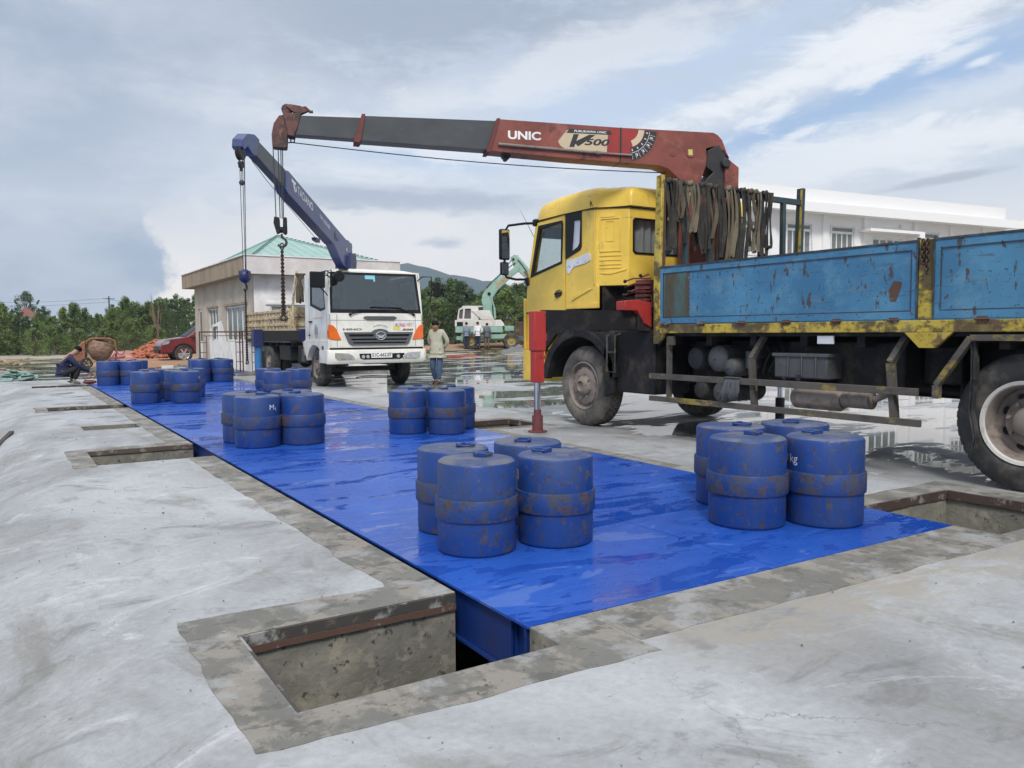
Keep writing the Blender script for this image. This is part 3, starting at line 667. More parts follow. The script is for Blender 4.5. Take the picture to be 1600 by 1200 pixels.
def put_text(root, txt, ang, r=.24, z0=.40, z1=.465, wid=.12):
    def fn(u, v, w_):
        a = ang + u / r; return (math.cos(a) * (r + .0015), math.sin(a) * (r + .0015), v)
    text_mesh(txt, fn, M['white_paint_mark'], 'painted_mark', root, -wid / 2, wid / 2, z0, z1, bold=.0)
first = None
GRP = 'blue cylindrical test weights standing in clusters on the weighbridge'
def add_weight(x, y, s, face, label, sz=None):
    """face: direction (x, y) of the cluster's middle, where the handle points"""
    global first
    rz = math.atan2(face[1] - y, face[0] - x)
    if first is None:
        o = thing('test_weight', (x, y, ZD + .001), label, 'test weight', GRP, rz, world=False); weight_parts(o); first = o
    else:
        o = first.copy(); COL.objects.link(o)
        for ch in list(first.children):
            if ch.name.startswith('painted'): continue
            c = ch.copy(); COL.objects.link(c); c.parent = o
            for q in list(ch.children): c2 = q.copy(); COL.objects.link(c2); c2.parent = c
    o.location = (x, y, ZD + .001); o.rotation_euler = (0, 0, rz); o.scale = (s, s, sz or s); o['label'] = label
    return o
CL = [
 ('A', .945, [(2.28, 3.99, 'nearest blue test weight of all, rusty speckled, front left of the near left cluster'),
              (2.77, 3.90, 'blue test weight, front right of the near left cluster, rust freckles on its grey band'),
              (2.40, 4.50, 'blue test weight standing behind left in the near left cluster, worn grey top'),
              (2.95, 4.47, 'blue test weight standing behind right in the near left cluster, only its top clear')]),
 ('B', 1.02, [(4.07, 3.57, 'blue test weight, front left of the near right cluster, dark puddle on its top'),
              (4.52, 3.32, 'blue test weight marked kg in white, front right of the near right cluster'),
              (4.47, 4.08, 'blue test weight behind left in the near right cluster'),
              (4.99, 3.93, 'blue test weight behind right in the near right cluster, mostly hidden')]),
 ('C', 1.02, [(2.37, 9.05, 'blue test weight lettered M in white, front of the middle left cluster'),
              (2.87, 9.02, 'blue test weight, right of the lettered one in the middle left cluster'),
              (2.36, 9.58, 'blue test weight at the left back of the middle left cluster, half hidden'),
              (2.93, 9.62, 'blue test weight at the back of the middle left cluster, only its grey top clear')]),
 ('D', .97, [(4.27, 9.20, 'blue test weight, left front of the cluster in front of the man in jeans'),
             (4.67, 8.90, 'blue test weight, middle front of the cluster in front of the man in jeans'),
             (5.04, 9.32, 'blue test weight, right behind in the cluster in front of the man in jeans'),
             (4.66, 9.80, 'blue test weight at the back of the cluster in front of the man in jeans')]),
 ('E', 1.02, [(4.24, 14.75, 'blue test weight, left one of the pair beside the white truck'),
              (4.90, 15.6, 'blue test weight, right one of the pair beside the white truck, by its front wheel'),
              (4.45, 16.1, 'blue test weight just showing behind the pair beside the white truck')]),
 ('F', 1.04, [(2.18, 15.95, 'blue test weight in front of the far left row, left of the narrow gap'),
              (2.44, 16.9, 'blue test weight hiding right behind the one left of the narrow gap')]),
 ('G', 1.04, [(2.83, 15.7, 'blue test weight with a white mark on its side, right of the narrow gap'),
              (2.80, 16.3, 'blue test weight peeping out left behind the one right of the narrow gap'),
              (3.15, 16.9, 'blue test weight behind the one right of the narrow gap, only its top shows')]),
 ('H', 1.07, [(2.20, 22.3, 'blue test weight farthest left, next to the crouching man'),
              (2.72, 22.2, 'blue test weight second from the crouching man'),
              (2.92, 22.72, 'blue test weight farthest right of the cluster next to the crouching man, behind'),
              (2.40, 22.75, 'blue test weight behind the one nearest to the crouching man')]),
 ('I', 1.07, [(4.38, 22.2, 'blue test weight, left of the far cluster by the scaffold frame'),
              (4.90, 22.0, 'blue test weight with a white mark, right of the far cluster by the scaffold frame'),
              (4.42, 22.72, 'blue test weight behind left in the far cluster by the scaffold frame'),
              (4.95, 22.6, 'blue test weight behind right in the far cluster by the scaffold frame')]),
]
WT = {}
for nm, s, L in CL:
    mx_ = sum(p[0] for p in L) / len(L); my_ = sum(p[1] for p in L) / len(L)
    for i, (x, y, lab) in enumerate(L):
        WT[nm + str(i)] = add_weight(x, y, s, (mx_, my_), lab)
def mark(key, txt, px_side, wid, z0=.395, z1=.462):
    o = WT[key]; rz = o.rotation_euler.z
    # angle in world towards the camera plus an offset to the right of the picture
    a = math.atan2(-o.location.y, -o.location.x) + px_side - rz
    put_text(o, txt, a, wid=wid, z0=z0, z1=z1)
mark('C0', 'M₁', R(42), .085)
mark('B1', '500 kg', R(-66), .21, .375, .445)
mark('A1', '500', R(-84), .12)
mark('I1', 'M₁', R(62), .085, .40, .46)
mark('G0', 'M₁', R(72), .085, .40, .46)
# ================================================================ YELLOW CRANE TRUCK (side face at X = 6.47)
def wheel(parent, c, rad, width, side, tyre_mt, rim_mt, kind='front', n=48):
    """c: centre of the outer sidewall; axle along X; side=-1: outer face towards -X"""
    x, y, z = c; sx = side; rr = rad
    def L(prof, mb): mb.lathe([(r, -h * sx * -1) if False else (r, h) for r, h in prof], (x, y, z), (-sx, 0, 0), n)
    t = MB()
    rimr = rr * .60
    prof = [(rimr, .012), (rimr + .02, .0), (rr * .70, -.008), (rr * .86, -.004), (rr * .945, .018), (rr * .985, .045), (rr, .06)]
    L(prof, t)
    # tread blocks
    k = 44; x0, x1 = x - sx * .055, x - sx * (width - .055)
    base = rr * .972
    t.lathe([(rr * .975, .05), (base, .052), (base, width - .052), (rr * .975, width - .05)], (x, y, z), (-sx, 0, 0), n)
    for i in range(k):
        for (u0, u1, sh) in ((.02, .26, 0), (.30, .48, .5), (.52, .70, 0), (.74, .98, .5)):
            a = 2 * math.pi * (i + sh) / k; a2 = a + 2 * math.pi / k * .72
            xa = x - sx * (.045 + (width - .09) * u0); xb = x - sx * (.045 + (width - .09) * u1)
            vs = []
            for xx in (xa, xb):
                for (aa, r_) in ((a, base - .004), (a2, base - .004), (a2, rr), (a, rr)):
                    vs.append((xx, y + r_ * math.cos(aa), z + r_ * math.sin(aa)))
            t.add(vs, [(0, 1, 2, 3), (7, 6, 5, 4), (0, 4, 5, 1), (1, 5, 6, 2), (2, 6, 7, 3), (3, 7, 4, 0)])
    L([(rr, width - .06), (rr * .985, width - .045), (rr * .9, width), (rimr, width - .01)], t)
    t.build('tyre', tyre_mt, parent)
    w_ = MB()
    if kind == 'front':
        L([(rimr + .004, .004), (rimr - .01, -.002), (rimr - .022, .012), (rimr - .03, .05), (rr * .50, .06), (rr * .46, .03), (rr * .36, .015), (rr * .26, .02), (rr * .25, .0), (rr * .20, -.035), (rr * .13, -.05), (rr * .12, -.02), (0, -.02)], w_)
        nuts_r, nz = rr * .305, .0
    else:
        lp = MB(); L([(rimr + .006, .004), (rimr + .002, -.008), (rimr - .022, -.003), (rimr - .030, .016)], lp); lp.build('rim_lip', rim_mt, parent); rim_mt = M['wheel_dusty']
        L([(rimr - .030, .014), (rimr - .035, .02), (rimr - .05, .11), (rimr - .055, .15), (rr * .42, .165), (rr * .38, .16), (rr * .36, .13), (rr * .24, .125), (rr * .23, .09), (rr * .19, .05), (rr * .11, .03), (0, .03)], w_)
        nuts_r, nz = rr * .30, .115
    w_.build('rim', rim_mt, parent)
    nb = MB()
    for i in range(8):
        a = 2 * math.pi * i / 8 + .2; yy, zz = y + nuts_r * math.cos(a), z + nuts_r * math.sin(a)
        nb.cyl((x + sx * -nz, yy, zz), (x + sx * (-nz + .025), yy, zz), .014, n=6)
    nb.build('wheel_nuts', M['wheel_dusty'], parent)
    hb = MB(); hr = rr * .43 if kind == 'front' else rr * .40; hz = .038 if kind == 'front' else .155
    for i in range(8):
        a = 2 * math.pi * (i + .5) / 8
        cc = Vector((x - sx * (hz - .004), y + hr * math.cos(a), z + hr * math.sin(a)))
        vs = []; nn = 12
        for q in range(nn):
            b = 2 * math.pi * q / nn; du = math.cos(b) * .020; dt = math.sin(b) * .034
            vs.append(cc + Vector((0, math.cos(a) * du - math.sin(a) * dt, math.sin(a) * du + math.cos(a) * dt)) + Vector((sx * .006, 0, 0)))
        hb.add(vs, [tuple(range(nn))])
    hb.build('hand_hole', M['window_black'], parent, smooth=0)

yt = thing('crane_truck', (7.7, 4.5, 0), 'yellow cabbed lorry with a scratched blue dropside bed and a red folding crane boom', 'crane truck')
XS = 6.47; XF = 8.98
def sideL(u, v, w_): return (XS + w_, u, v)         # (Y, Z) outlines, w inwards
def sideR(u, v, w_): return (XF - w_, u, v)
# ---- cab
cab = MB()
quarter = [(8.20, 1.86), (8.15, 1.84), (8.15, 1.56), (8.845, 1.56), (8.845, 2.85), (8.20, 2.82)]
cab.plate(quarter, sideL, 0, .03, holes=[[(8.71, 2.31), (8.53, 2.38), (8.50, 2.72), (8.67, 2.74)]])
cab.plate([(9.84, 1.2), (9.84, 1.55), (9.79, 2.0), (9.55, 2.83), (8.20, 2.82), (8.20, 1.84), (8.14, 1.54), (8.6, 1.2)], sideR, 0, .03, holes=[[(9.62, 2.05), (9.46, 2.72), (8.93, 2.74), (8.95, 2.2)]])
# chamfered rear corners and the rear wall with its window
CL_ = .4442
def chf(u, v, w_): return (XS + .5178 * u + .8555 * w_, 8.20 - .8555 * u + .5178 * w_, v)
def chr_(u, v, w_): return (XF - .5178 * u - .8555 * w_, 8.20 - .8555 * u + .5178 * w_, v)
for f_ in (chf, chr_): cab.plate([(0, 1.845), (CL_, 1.84), (CL_, 2.805), (0, 2.82)], f_, 0, .03)
RX0, RX1, RYW = XS + .23, XF - .23, 7.82
cab.plate([(RX0 + .002, 1.845), (RX1 - .002, 1.845), (RX1 - .002, 2.80), (RX0 + .002, 2.80)], lambda u, v, w_: (u, RYW + w_, v), 0, .03, holes=[[(6.79, 2.25), (8.1, 2.25), (8.1, 2.67), (6.79, 2.67)]])
# front wall under the windscreen
cab.plate([(XS + .03, 1.0), (XF - .03, 1.0), (XF - .03, 1.98), (XS + .03, 1.98)], lambda u, v, w_: (u, 9.84 - (v - 1.55) * .12 - w_, v) if v > 1.55 else (u, 9.84 - w_, v), 0, .03)
# windscreen frame
def scr(u, v, w_): return (u, 9.78 - (v - 2.0) * .29 - w_, v)
cab.plate([(XS + .03, 1.98), (XF - .03, 1.98), (XF - .03, 2.83), (XS + .03, 2.83)], scr, 0, .03, holes=[[(XS + .12, 2.04), (XF - .12, 2.04), (XF - .12, 2.76), (XS + .12, 2.76)]])
cab.build('cab_body', M['cab_yellow'], yt, bevel=.006)
mb = MB(); mb.plate([(XS + .04, 8.18), (RX0 + .02, 7.85), (RX1 - .02, 7.85), (XF - .04, 8.18)], lambda u, v, w_: (u, v, w_), 1.83, 1.858); mb.box((XS + .03, 8.16, 1.50), (XF - .03, 9.80, 1.53)); mb.box((XS + .06, 8.10, 1.2), (XF - .06, 8.14, 1.83)); mb.box((6.75, 7.85, 1.2), (8.7, 8.08, 1.70)); mb.cyl((6.68, 7.98, 1.60), (6.76, 7.98, 1.60), .07, n=18); mb.build('cab_underside', M['black_dirty'], yt, smooth=30)
# raised pressings on the sleeper side
em = MB()
def frame2(fn, y0, y1, z0, z1, t, h):
    em.plate([(y0, z0), (y1, z0), (y1, z1), (y0, z1)], fn, -h, 0, holes=[[(y0 + t, z0 + t), (y1 - t, z0 + t), (y1 - t, z1 - t), (y0 + t, z1 - t)]])
for f_ in (chf, chr_):
    em = MB(); frame2(f_, .055, .335, 2.27, 2.70, .016, .008); frame2(f_, .135, .255, 2.40, 2.66, .008, .005)
    em.plate([(.065, 2.71), (.26, 2.71), (.26, 2.76), (.065, 2.76)], f_, -.005, 0)
    for z_ in (2.215, 2.16, 2.105, 2.06): em.plate([(.055, z_), (.345, z_), (.345, z_ + .014), (.055, z_ + .014)], f_, -.008, 0)
    em.plate([(.055, 2.0), (.42, 2.045), (.40, 2.03), (.20, 1.985)], f_, -.010, 0); em.build('cab_pressing', M['cab_yellow'], yt, bevel=.004)
em = MB(); em.box((XS - .012, 8.205, 1.86), (XS, 8.225, 2.80)); em.build('body_seam', M['cab_yellow'], yt, bevel=.004)
em = MB(); em.plate([(8.71, 1.665), (8.66, 1.735), (8.31, 1.825), (8.30, 1.80), (8.62, 1.70)], sideL, -.014, 0); em.plate([(8.82, 1.588), (8.15, 1.63), (8.15, 1.56), (8.82, 1.565)], sideL, -.02, 0)
em.build('body_crease', M['cab_yellow'], yt, bevel=.006)
# roof
rf = MB()
st = [(9.665, 0), (9.66, .06), (9.635, .13), (9.57, .19), (9.45, .228), (9.25, .255), (9.0, .27), (8.7, .278), (8.45, .278), (8.28, .270), (8.20, .262), (8.12, .256), (8.06, .262), (8.00, .245), (7.96, .258), (7.91, .240), (7.87, .252), (7.82, .24), (7.80, .22), (7.785, .13), (7.78, 0)]
prof_ = [(0, 0), (.004, .30), (.014, .62), (.035, .84), (.075, .95), (.14, .99), (.30, 1.0), (.55, 1.005)]
xc_ = (XS + XF) / 2
for (y, h) in st:
    hw = (XF - XS) / 2 + .014 - (0 if y > 8.2 else .23 * min(1, (8.2 - y) / .38)) - .10 * max(0, (y - 9.35) / .3) ** 2
    zb = 2.825 + (.02 if y <= 8.6 else .02 * max(0, (9.6 - y)) ) - (.012 if y < 8.2 else 0)
    row = [(xc_ - hw + hw * 2 * 0 + d_ * 1.0, zb + h * f_) for d_, f_ in prof_] + [(xc_, zb + h * 1.01)] + [(xc_ + hw - d_, zb + h * f_) for d_, f_ in reversed(prof_)]
    for x_, z_ in row: rf.v.append(Vector((x_, y, z_)))
nr = len(prof_) * 2 + 1
for a in range(len(st) - 1):
    for i in range(nr - 1): rf.f.append((a * nr + i, a * nr + i + 1, (a + 1) * nr + i + 1, (a + 1) * nr + i))
rf.build('roof', M['cab_yellow'], yt, smooth=60, weld=False)
gt = MB(); gt.tube([(XS - .012, 9.58, 2.822), (XS - .013, 8.9, 2.838), (XS - .013, 8.21, 2.838), (RX0 - .008, 7.81, 2.815), (RX1, 7.80, 2.815)], .007, 6); gt.build('roof_gutter', M['window_black'], yt)
gt = MB(); gt.tube([(XS - .01, 8.30, 2.86), (XS - .02, 8.28, 2.93), (XS - .01, 8.25, 2.86)], .006, 6); gt.build('drip_hook', M['rust_strip'], yt)
# door
dr = MB()
dr.plate([(9.83, 1.545), (9.775, 2.0), (9.56, 2.80), (8.865, 2.835), (8.865, 1.545)], sideL, -.004, .028, holes=[[(9.68, 2.06), (9.485, 2.745), (8.925, 2.755), (8.95, 2.20)]])
do = dr.build('door', M['cab_yellow'], yt, bevel=.006)
s_ = MB(); s_.plate([(9.70, 2.035), (9.49, 2.755), (8.92, 2.765), (8.895, 2.72), (8.925, 2.185)], sideL, -.010, 0, holes=[[(9.625, 2.09), (9.44, 2.705), (8.945, 2.735), (8.935, 2.71), (8.952, 2.215)]])
s_.build('window_seal', M['window_black'], do)
p_ = MB(); p_.plate([(9.66, 2.07), (9.475, 2.735), (8.935, 2.745), (8.96, 2.21)], sideL, .010, .014); p_.build('door_window', M['glass_clear'], do)
h_ = MB(); h_.tube([(XS - .006, 9.06, 1.775), (XS - .035, 9.05, 1.775), (XS - .04, 8.95, 1.79), (XS - .006, 8.93, 1.792)], .016, 8); h_.build('door_handle', M['window_black'], do)
hr = MB(); hr.plate([(9.10, 1.74), (9.05, 1.72), (8.94, 1.75), (8.93, 1.82), (9.0, 1.84), (9.09, 1.81)], sideL, -.0065, -.004); hr.build('recess_shade', M['bed_yellow'], do)  # flat duller plate, shade of the handle recess put into its colour
# black quarter panel with its small window, white sticker
q_ = MB(); q_.plate([(8.842, 2.835), (8.49, 2.835), (8.49, 2.37), (8.52, 2.33), (8.842, 2.235)], sideL, -.008, 0, holes=[[(8.70, 2.33), (8.575, 2.375), (8.535, 2.42), (8.515, 2.70), (8.53, 2.72), (8.655, 2.725)]])
qo = q_.build('quarter_panel', M['window_black'], yt)
q2 = MB(); q2.plate([(8.71, 2.315), (8.53, 2.375), (8.50, 2.735), (8.67, 2.74)], sideL, .006, .010); q2.build('quarter_window', M['sticker_white'], qo)  # opaque pane, bright sky through the glass put into its white
w2 = MB(); w2.plate([(8.82, 2.218), (8.70, 2.225), (8.589, 2.234), (8.45, 2.262), (8.361, 2.279), (8.315, 2.265), (8.302, 2.235), (8.302, 2.182), (8.35, 2.165), (8.423, 2.146), (8.55, 2.135), (8.653, 2.121), (8.71, 2.085), (8.753, 2.038), (8.79, 2.04), (8.825, 2.12)], sideL, -.010, -.001)
wo2 = w2.build('cab_sticker', M['sticker_white'], yt)
w2 = MB(); rnd = random.Random(8)
for k in range(16): y_ = rnd.uniform(8.36, 8.78); z_ = 2.185 - (y_ - 8.36) * .12 + rnd.uniform(-.03, .03); w2.box((XS - .0118, y_, z_), (XS - .0101, y_ + rnd.uniform(.006, .03), z_ + .006))
w2.build('faded_script', M['steel_grey'], wo2, smooth=0)
# rear window
rw = MB(); rw.plate([(6.80, 2.235), (8.09, 2.235), (8.12, 2.265), (8.12, 2.665), (8.09, 2.69), (6.79, 2.69), (6.76, 2.66), (6.76, 2.27)], lambda u, v, w_: (u, RYW - w_, v), 0, .012, holes=[[(6.82, 2.26), (8.07, 2.26), (8.095, 2.29), (8.095, 2.64), (8.07, 2.665), (6.81, 2.665), (6.785, 2.64), (6.785, 2.29)]])
rwo = rw.build('rear_window', M['window_black'], yt, bevel=.004)
rw = MB(); rw.box((6.78, 7.826, 2.24), (8.11, 7.831, 2.68)); rw.build('pane', M['glass_clear'], rwo)
rw = MB(); n = 60
for i in range(n + 1):
    x = 6.74 + 1.40 * i / n; y = 7.90 + .018 * math.sin(i * 1.1) + .01 * math.sin(i * .37)
    rw.v += [Vector((x, y, 2.20)), Vector((x, y, 2.70))]
rw.f += [(2 * i, 2 * i + 2, 2 * i + 3, 2 * i + 1) for i in range(n)]
rw.build('curtain', M['curtain'], rwo)
# windscreen, interior
g_ = MB(); g_.plate([(XS + .11, 2.03), (XF - .11, 2.03), (XF - .11, 2.77), (XS + .11, 2.77)], scr, .012, .016); g_.build('windscreen', M['glass_clear'], yt)
g_ = MB(); g_.plate([(9.63, 2.04), (9.465, 2.73), (8.92, 2.75), (8.94, 2.19)], sideR, .010, .014); g_.build('far_window', M['glass_clear'], yt)
g_ = MB(); g_.plate([(XS + .115, 2.60), (XF - .115, 2.60), (XF - .115, 2.765), (XS + .115, 2.765)], scr, .018, .022); g_.build('sun_strip', M['visor_blue'], yt)
g_ = MB()
for x in (6.75, 8.2):
    g_ = MB(); g_.box((x, 8.55, 1.60), (x + .5, 9.05, 1.80)); g_.box((x, 8.42, 1.78), (x + .5, 8.58, 2.30)); g_.box((x + .12, 8.44, 2.30), (x + .38, 8.55, 2.46)); g_.build('seat', M['seat_grey'], yt, bevel=.03)
g_ = MB(); g_.box((6.55, 9.35, 1.75), (8.9, 9.70, 2.02)); g_.box((6.9, 9.25, 1.9), (7.5, 9.5, 2.10)); g_.build('dashboard', M['hino_trim'], yt, bevel=.03)
g_ = MB(); c0 = Vector((7.05, 9.12, 2.16)); ax = Vector((0, .62, -.78)).normalized(); g_.tube(g_.ring(c0, ax, .20, 24), .016, 8, closed=True)
for a in (0, 2.1, 4.2): g_.bar(c0, c0 + (g_.ring(c0, ax, .19, 24)[int(a / 6.28 * 24)] - c0), .02, .012)
g_.bar(c0, c0 + Vector((0, .25, -.3)), .04, .04); g_.build('steering_wheel', M['window_black'], yt)
# mirrors
mb = MB(); mb.tube([(6.46, 9.56, 2.80), (6.38, 9.72, 2.81), (6.22, 9.90, 2.79), (6.17, 9.93, 2.70), (6.17, 9.93, 2.10), (6.20, 9.92, 2.05), (6.32, 9.86, 2.02), (6.46, 9.76, 2.02)], .018, 8)
mo = mb.build('mirror_arm', M['window_black'], yt)
mb = MB(); mb.box((6.09, 9.90, 2.30), (6.25, 9.97, 2.74)); mb.box((6.10, 9.90, 2.08), (6.23, 9.96, 2.27)); mb.box((6.44, 9.52, 2.76), (6.50, 9.62, 2.86)); mb.box((6.43, 9.72, 1.93), (6.47, 9.80, 2.05))
mb.build('mirror_housing', M['window_black'], mo, bevel=.02)
mb = MB(); mb.box((6.105, 9.893, 2.32), (6.235, 9.899, 2.72)); mb.box((6.112, 9.893, 2.095), (6.218, 9.899, 2.255)); mb.build('mirror', M['mirror_glass'], mo)
mb = MB(); mb.tube([(6.50, 9.60, 2.55), (6.35, 9.78, 3.0)], [.005, .002], 5); mb.build('aerial', M['window_black'], yt)
# step, front corner and bumper
mb = MB(); mb.box((XS + .01, 9.40, .62), (XS + .05, 9.50, 1.28)); mb.box((XS + .02, 9.56, 1.0), (XF - .02, 9.86, 1.52)); mb.box((XS - .0, 9.60, .55), (XF, 9.92, 1.0))
mb.box((XS - .02, 9.83, 1.0), (XS + .02, 9.87, 1.75)); mb.build('front_bumper', M['cab_yellow'], yt, bevel=.015)
mb = MB()
arch = [(9.40 + .02, .60)] + [(8.60 + .82 * math.cos(a), .56 + .74 * math.sin(a)) for a in [R(10 + 10 * i) for i in range(17)]]
inn = [(8.60 + .70 * math.cos(a), .56 + .63 * math.sin(a)) for a in [R(170 - 10 * i) for i in range(17)]] + [(9.31, .60)]
mb.plate(arch + inn, sideL, .0, .10)
mb.plate([(7.88, 1.25), (9.45, 1.29), (9.45, 1.02), (9.36, 1.0), (9.1, 1.22), (8.7, 1.30), (8.2, 1.18), (8.0, 1.0), (7.88, .72)], sideL, .012, .05)
mb.build('wheel_arch', M['black_dirty'], yt, bevel=.008)
mb = MB()
for i in range(17):
    a0, a1 = R(5 + 10 * i), R(15 + 10 * i); mb.add([(XS + .1, 8.60 + .72 * math.cos(a0), .56 + .66 * math.sin(a0)), (XS + .1, 8.60 + .72 * math.cos(a1), .56 + .66 * math.sin(a1)), (7.25, 8.60 + .72 * math.cos(a1), .56 + .66 * math.sin(a1)), (7.25, 8.60 + .72 * math.cos(a0), .56 + .66 * math.sin(a0))], [(0, 1, 2, 3)])
mb.build('arch_liner', M['black_dirty'], yt)
mb = MB(); mb.box((XS + .06, 7.15, .50), (7.1, 8.02, 1.27)); mb.plate([(7.84, .48), (8.02, .42), (8.07, .8), (8.0, 1.22), (7.84, 1.27)], sideL, .0, .06); mb.build('mud_guard', M['black_dirty'], yt, bevel=.02)
mb = MB(); mb.tube([(XS - .03, 7.93, 1.20), (XS - .03, 7.93, .76), (XS - .03, 7.77, .75), (XS - .03, 7.77, 1.21), (XS + .06, 7.77, 1.23)], .012, 8); mb.tube([(XS - .03, 7.93, 1.0), (XS - .03, 7.77, 1.0)], .010, 6); mb.tube([(XS - .03, 7.93, 1.20), (XS + .06, 7.93, 1.22)], .012, 6)
mb.build('ladder', M['guard_wood'], yt)
# ---- wheels
def axle(y, dual, near_kind, tm, rm):
    for sx, xo in ((-1, 6.56), (1, 8.90)):
        e = bpy.data.objects.new('wheel', None); COL.objects.link(e); e.parent = yt; e.location = Vector((xo, y, 0)) - OFF[yt]; OFF[e] = Vector((xo, y, 0))
        wheel(e, (xo, y, .535), .535, .30, sx, tm, rm, near_kind)
        if dual:
            t = MB(); t.lathe([(.33, .33), (.45, .33), (.52, .36), (.535, .40), (.535, .58), (.52, .61), (.33, .61)], (xo, y, .535), (-sx, 0, 0), 48); t.build('inner_tyre', tm, e)
axle(8.58, False, 'front', M['tyre_dusty'], M['wheel_dusty'])
axle(3.07, True, 'rear', M['tyre_dark'], M['wheel_bright'])
axle(1.72, True, 'rear', M['tyre_dark'], M['wheel_bright'])
mb = MB(); mb.cyl((6.7, 8.58, .535), (8.8, 8.58, .535), .07, n=12)
for y in (3.07, 1.72): mb.cyl((6.9, y, .535), (8.6, y, .535), .09, n=12); mb.ball((7.72, y, .55), .22)
mb.cyl((7.72, 3.2, .62), (7.72, 7.2, .80), .05, n=10)
mb.build('axle', M['dark_steel'], yt)
# ---- chassis
mb = MB(); mb.box((7.28, -.2, .84), (7.36, 9.7, 1.10)); mb.box((8.06, -.2, .84), (8.14, 9.7, 1.10))
for y in (0, 1.2, 2.4, 3.8, 5.2, 6.6, 7.4, 9.3): mb.box((7.36, y, .86), (8.06, y + .1, 1.08))
mb.box((7.36, 7.6, .62), (8.06, 9.2, 1.3)); mb.box((7.45, 6.4, .60), (7.95, 7.6, 1.0))
mb.build('chassis', M['black_dirty'], yt, bevel=.01)
# ---- bed
zf0, zf1 = 1.235, 1.335
mb = MB(); mb.box((XS + .05, -.25, 1.20), (XF - .05, 7.05, 1.33))
for y in [0.1 + .62 * i for i in range(12)]: mb.box((XS + .12, y, 1.10), (XF - .12, y + .08, 1.20))
mb.build('bed_floor', M['black_dirty'], yt)
mb = MB()
for xa, xb in ((XS - .005, XS + .05), (XF - .05, XF + .005)): mb.box((xa, -.25, zf0), (xb, 7.0, zf1))
mb.build('bed_sill', M['bed_yellow'], yt, bevel=.006)
mb = MB(); mb.plate([(3.99, 1.233), (3.58, 1.233), (3.72, 1.105), (3.86, 1.105)], sideL, -.008, .03); mb.build('gusset', M['bed_yellow'], yt, bevel=.004)
# panels: frame + recessed sheet
def side_panel(y0, y1, fn, x_in):
    mb = MB(); z0, z1 = 1.345, 1.985; b = .055
    mb.plate([(y0, z0), (y1, z0), (y1, z1), (y0, z1)], fn, 0, .03, holes=[[(y0 + b, z0 + .07), (y1 - b, z0 + .07), (y1 - b, z1 - b - .01), (y0 + b, z1 - b - .01)]])
    mb.plate([(y0 + b - .01, z0 + .06), (y1 - b + .01, z0 + .06), (y1 - b + .01, z1 - b), (y0 + b - .01, z1 - b)], fn, .008, .026)
    po = mb.build('side_panel', M['bed_blue'], yt, bevel=.003)
    ln = MB()
    for (a, c, d, e) in ((y0 + b - .006, z0 + .066, y1 - b + .006, z0 + .074), (y0 + b - .006, z1 - b - .014, y1 - b + .006, z1 - b - .006), (y0 + b - .006, z0 + .07, y0 + b + .001, z1 - b), (y1 - b - .001, z0 + .07, y1 - b + .006, z1 - b)):
        ln.plate([(a, c), (d, c), (d, e), (a, e)], fn, -.001, .01)
    ln.build('panel_seam', M['bed_edge'], po, smooth=0)
    ln = MB(); ln.plate([(y0, z1), (y1, z1), (y1, z1 + .018), (y0, z1 + .018)], fn, -.006, .04); ln.build('top_rail', M['bed_edge'], po)
    k = y0 + .2
    hg = MB()
    while k < y1:
        q = k; hg.add([fn(q - .04, 1.36, -.012), fn(q + .04, 1.36, -.012), fn(q + .04, 1.36, .0), fn(q - .04, 1.36, .0), fn(q - .04, 1.31, -.012), fn(q + .04, 1.31, -.012), fn(q + .04, 1.31, 0), fn(q - .04, 1.31, 0)], [(0, 1, 2, 3), (4, 5, 6, 7), (0, 1, 5, 4), (1, 2, 6, 5), (2, 3, 7, 6), (3, 0, 4, 7)])
        hg.cyl(fn(q - .055, 1.338, -.014), fn(q + .055, 1.338, -.014), .009, n=8)
        k += .56
    hg.build('hinge', M['rust_strip'] if fn is sideL else M['dark_steel'], po, smooth=0)
    return po
pa = side_panel(3.89, 7.0, sideL, 1)
side_panel(.35, 3.745, sideL, 1); side_panel(3.89, 7.0, sideR, 1); side_panel(.35, 3.745, sideR, 1)
mb = MB(); mb.plate([(6.54, 1.42), (6.93, 1.42), (6.93, 1.915), (6.54, 1.915)], sideL, .004, .0078)
mb.build('worn_patch', M['bed_blue_worn'], pa, smooth=0, label='worn greenish front end of the blue side panel')
mb = MB()
for i in range(13): mb.cyl((XS + .002, 6.54 + .006 * math.sin(i * 2), 1.43 + i * .038), (XS + .009, 6.54, 1.43 + i * .038), .012, n=8)
mb.build('weld_bead', M['rust_strip'], pa)
mb = MB(); mb.plate([(4.13, 1.50), (4.08, 1.50), (4.035, 1.62), (4.03, 1.665), (4.10, 1.675), (4.15, 1.60)], sideL, .0045, .0078); mb.build('rust_patch', M['rust_strip'], pa, smooth=0)
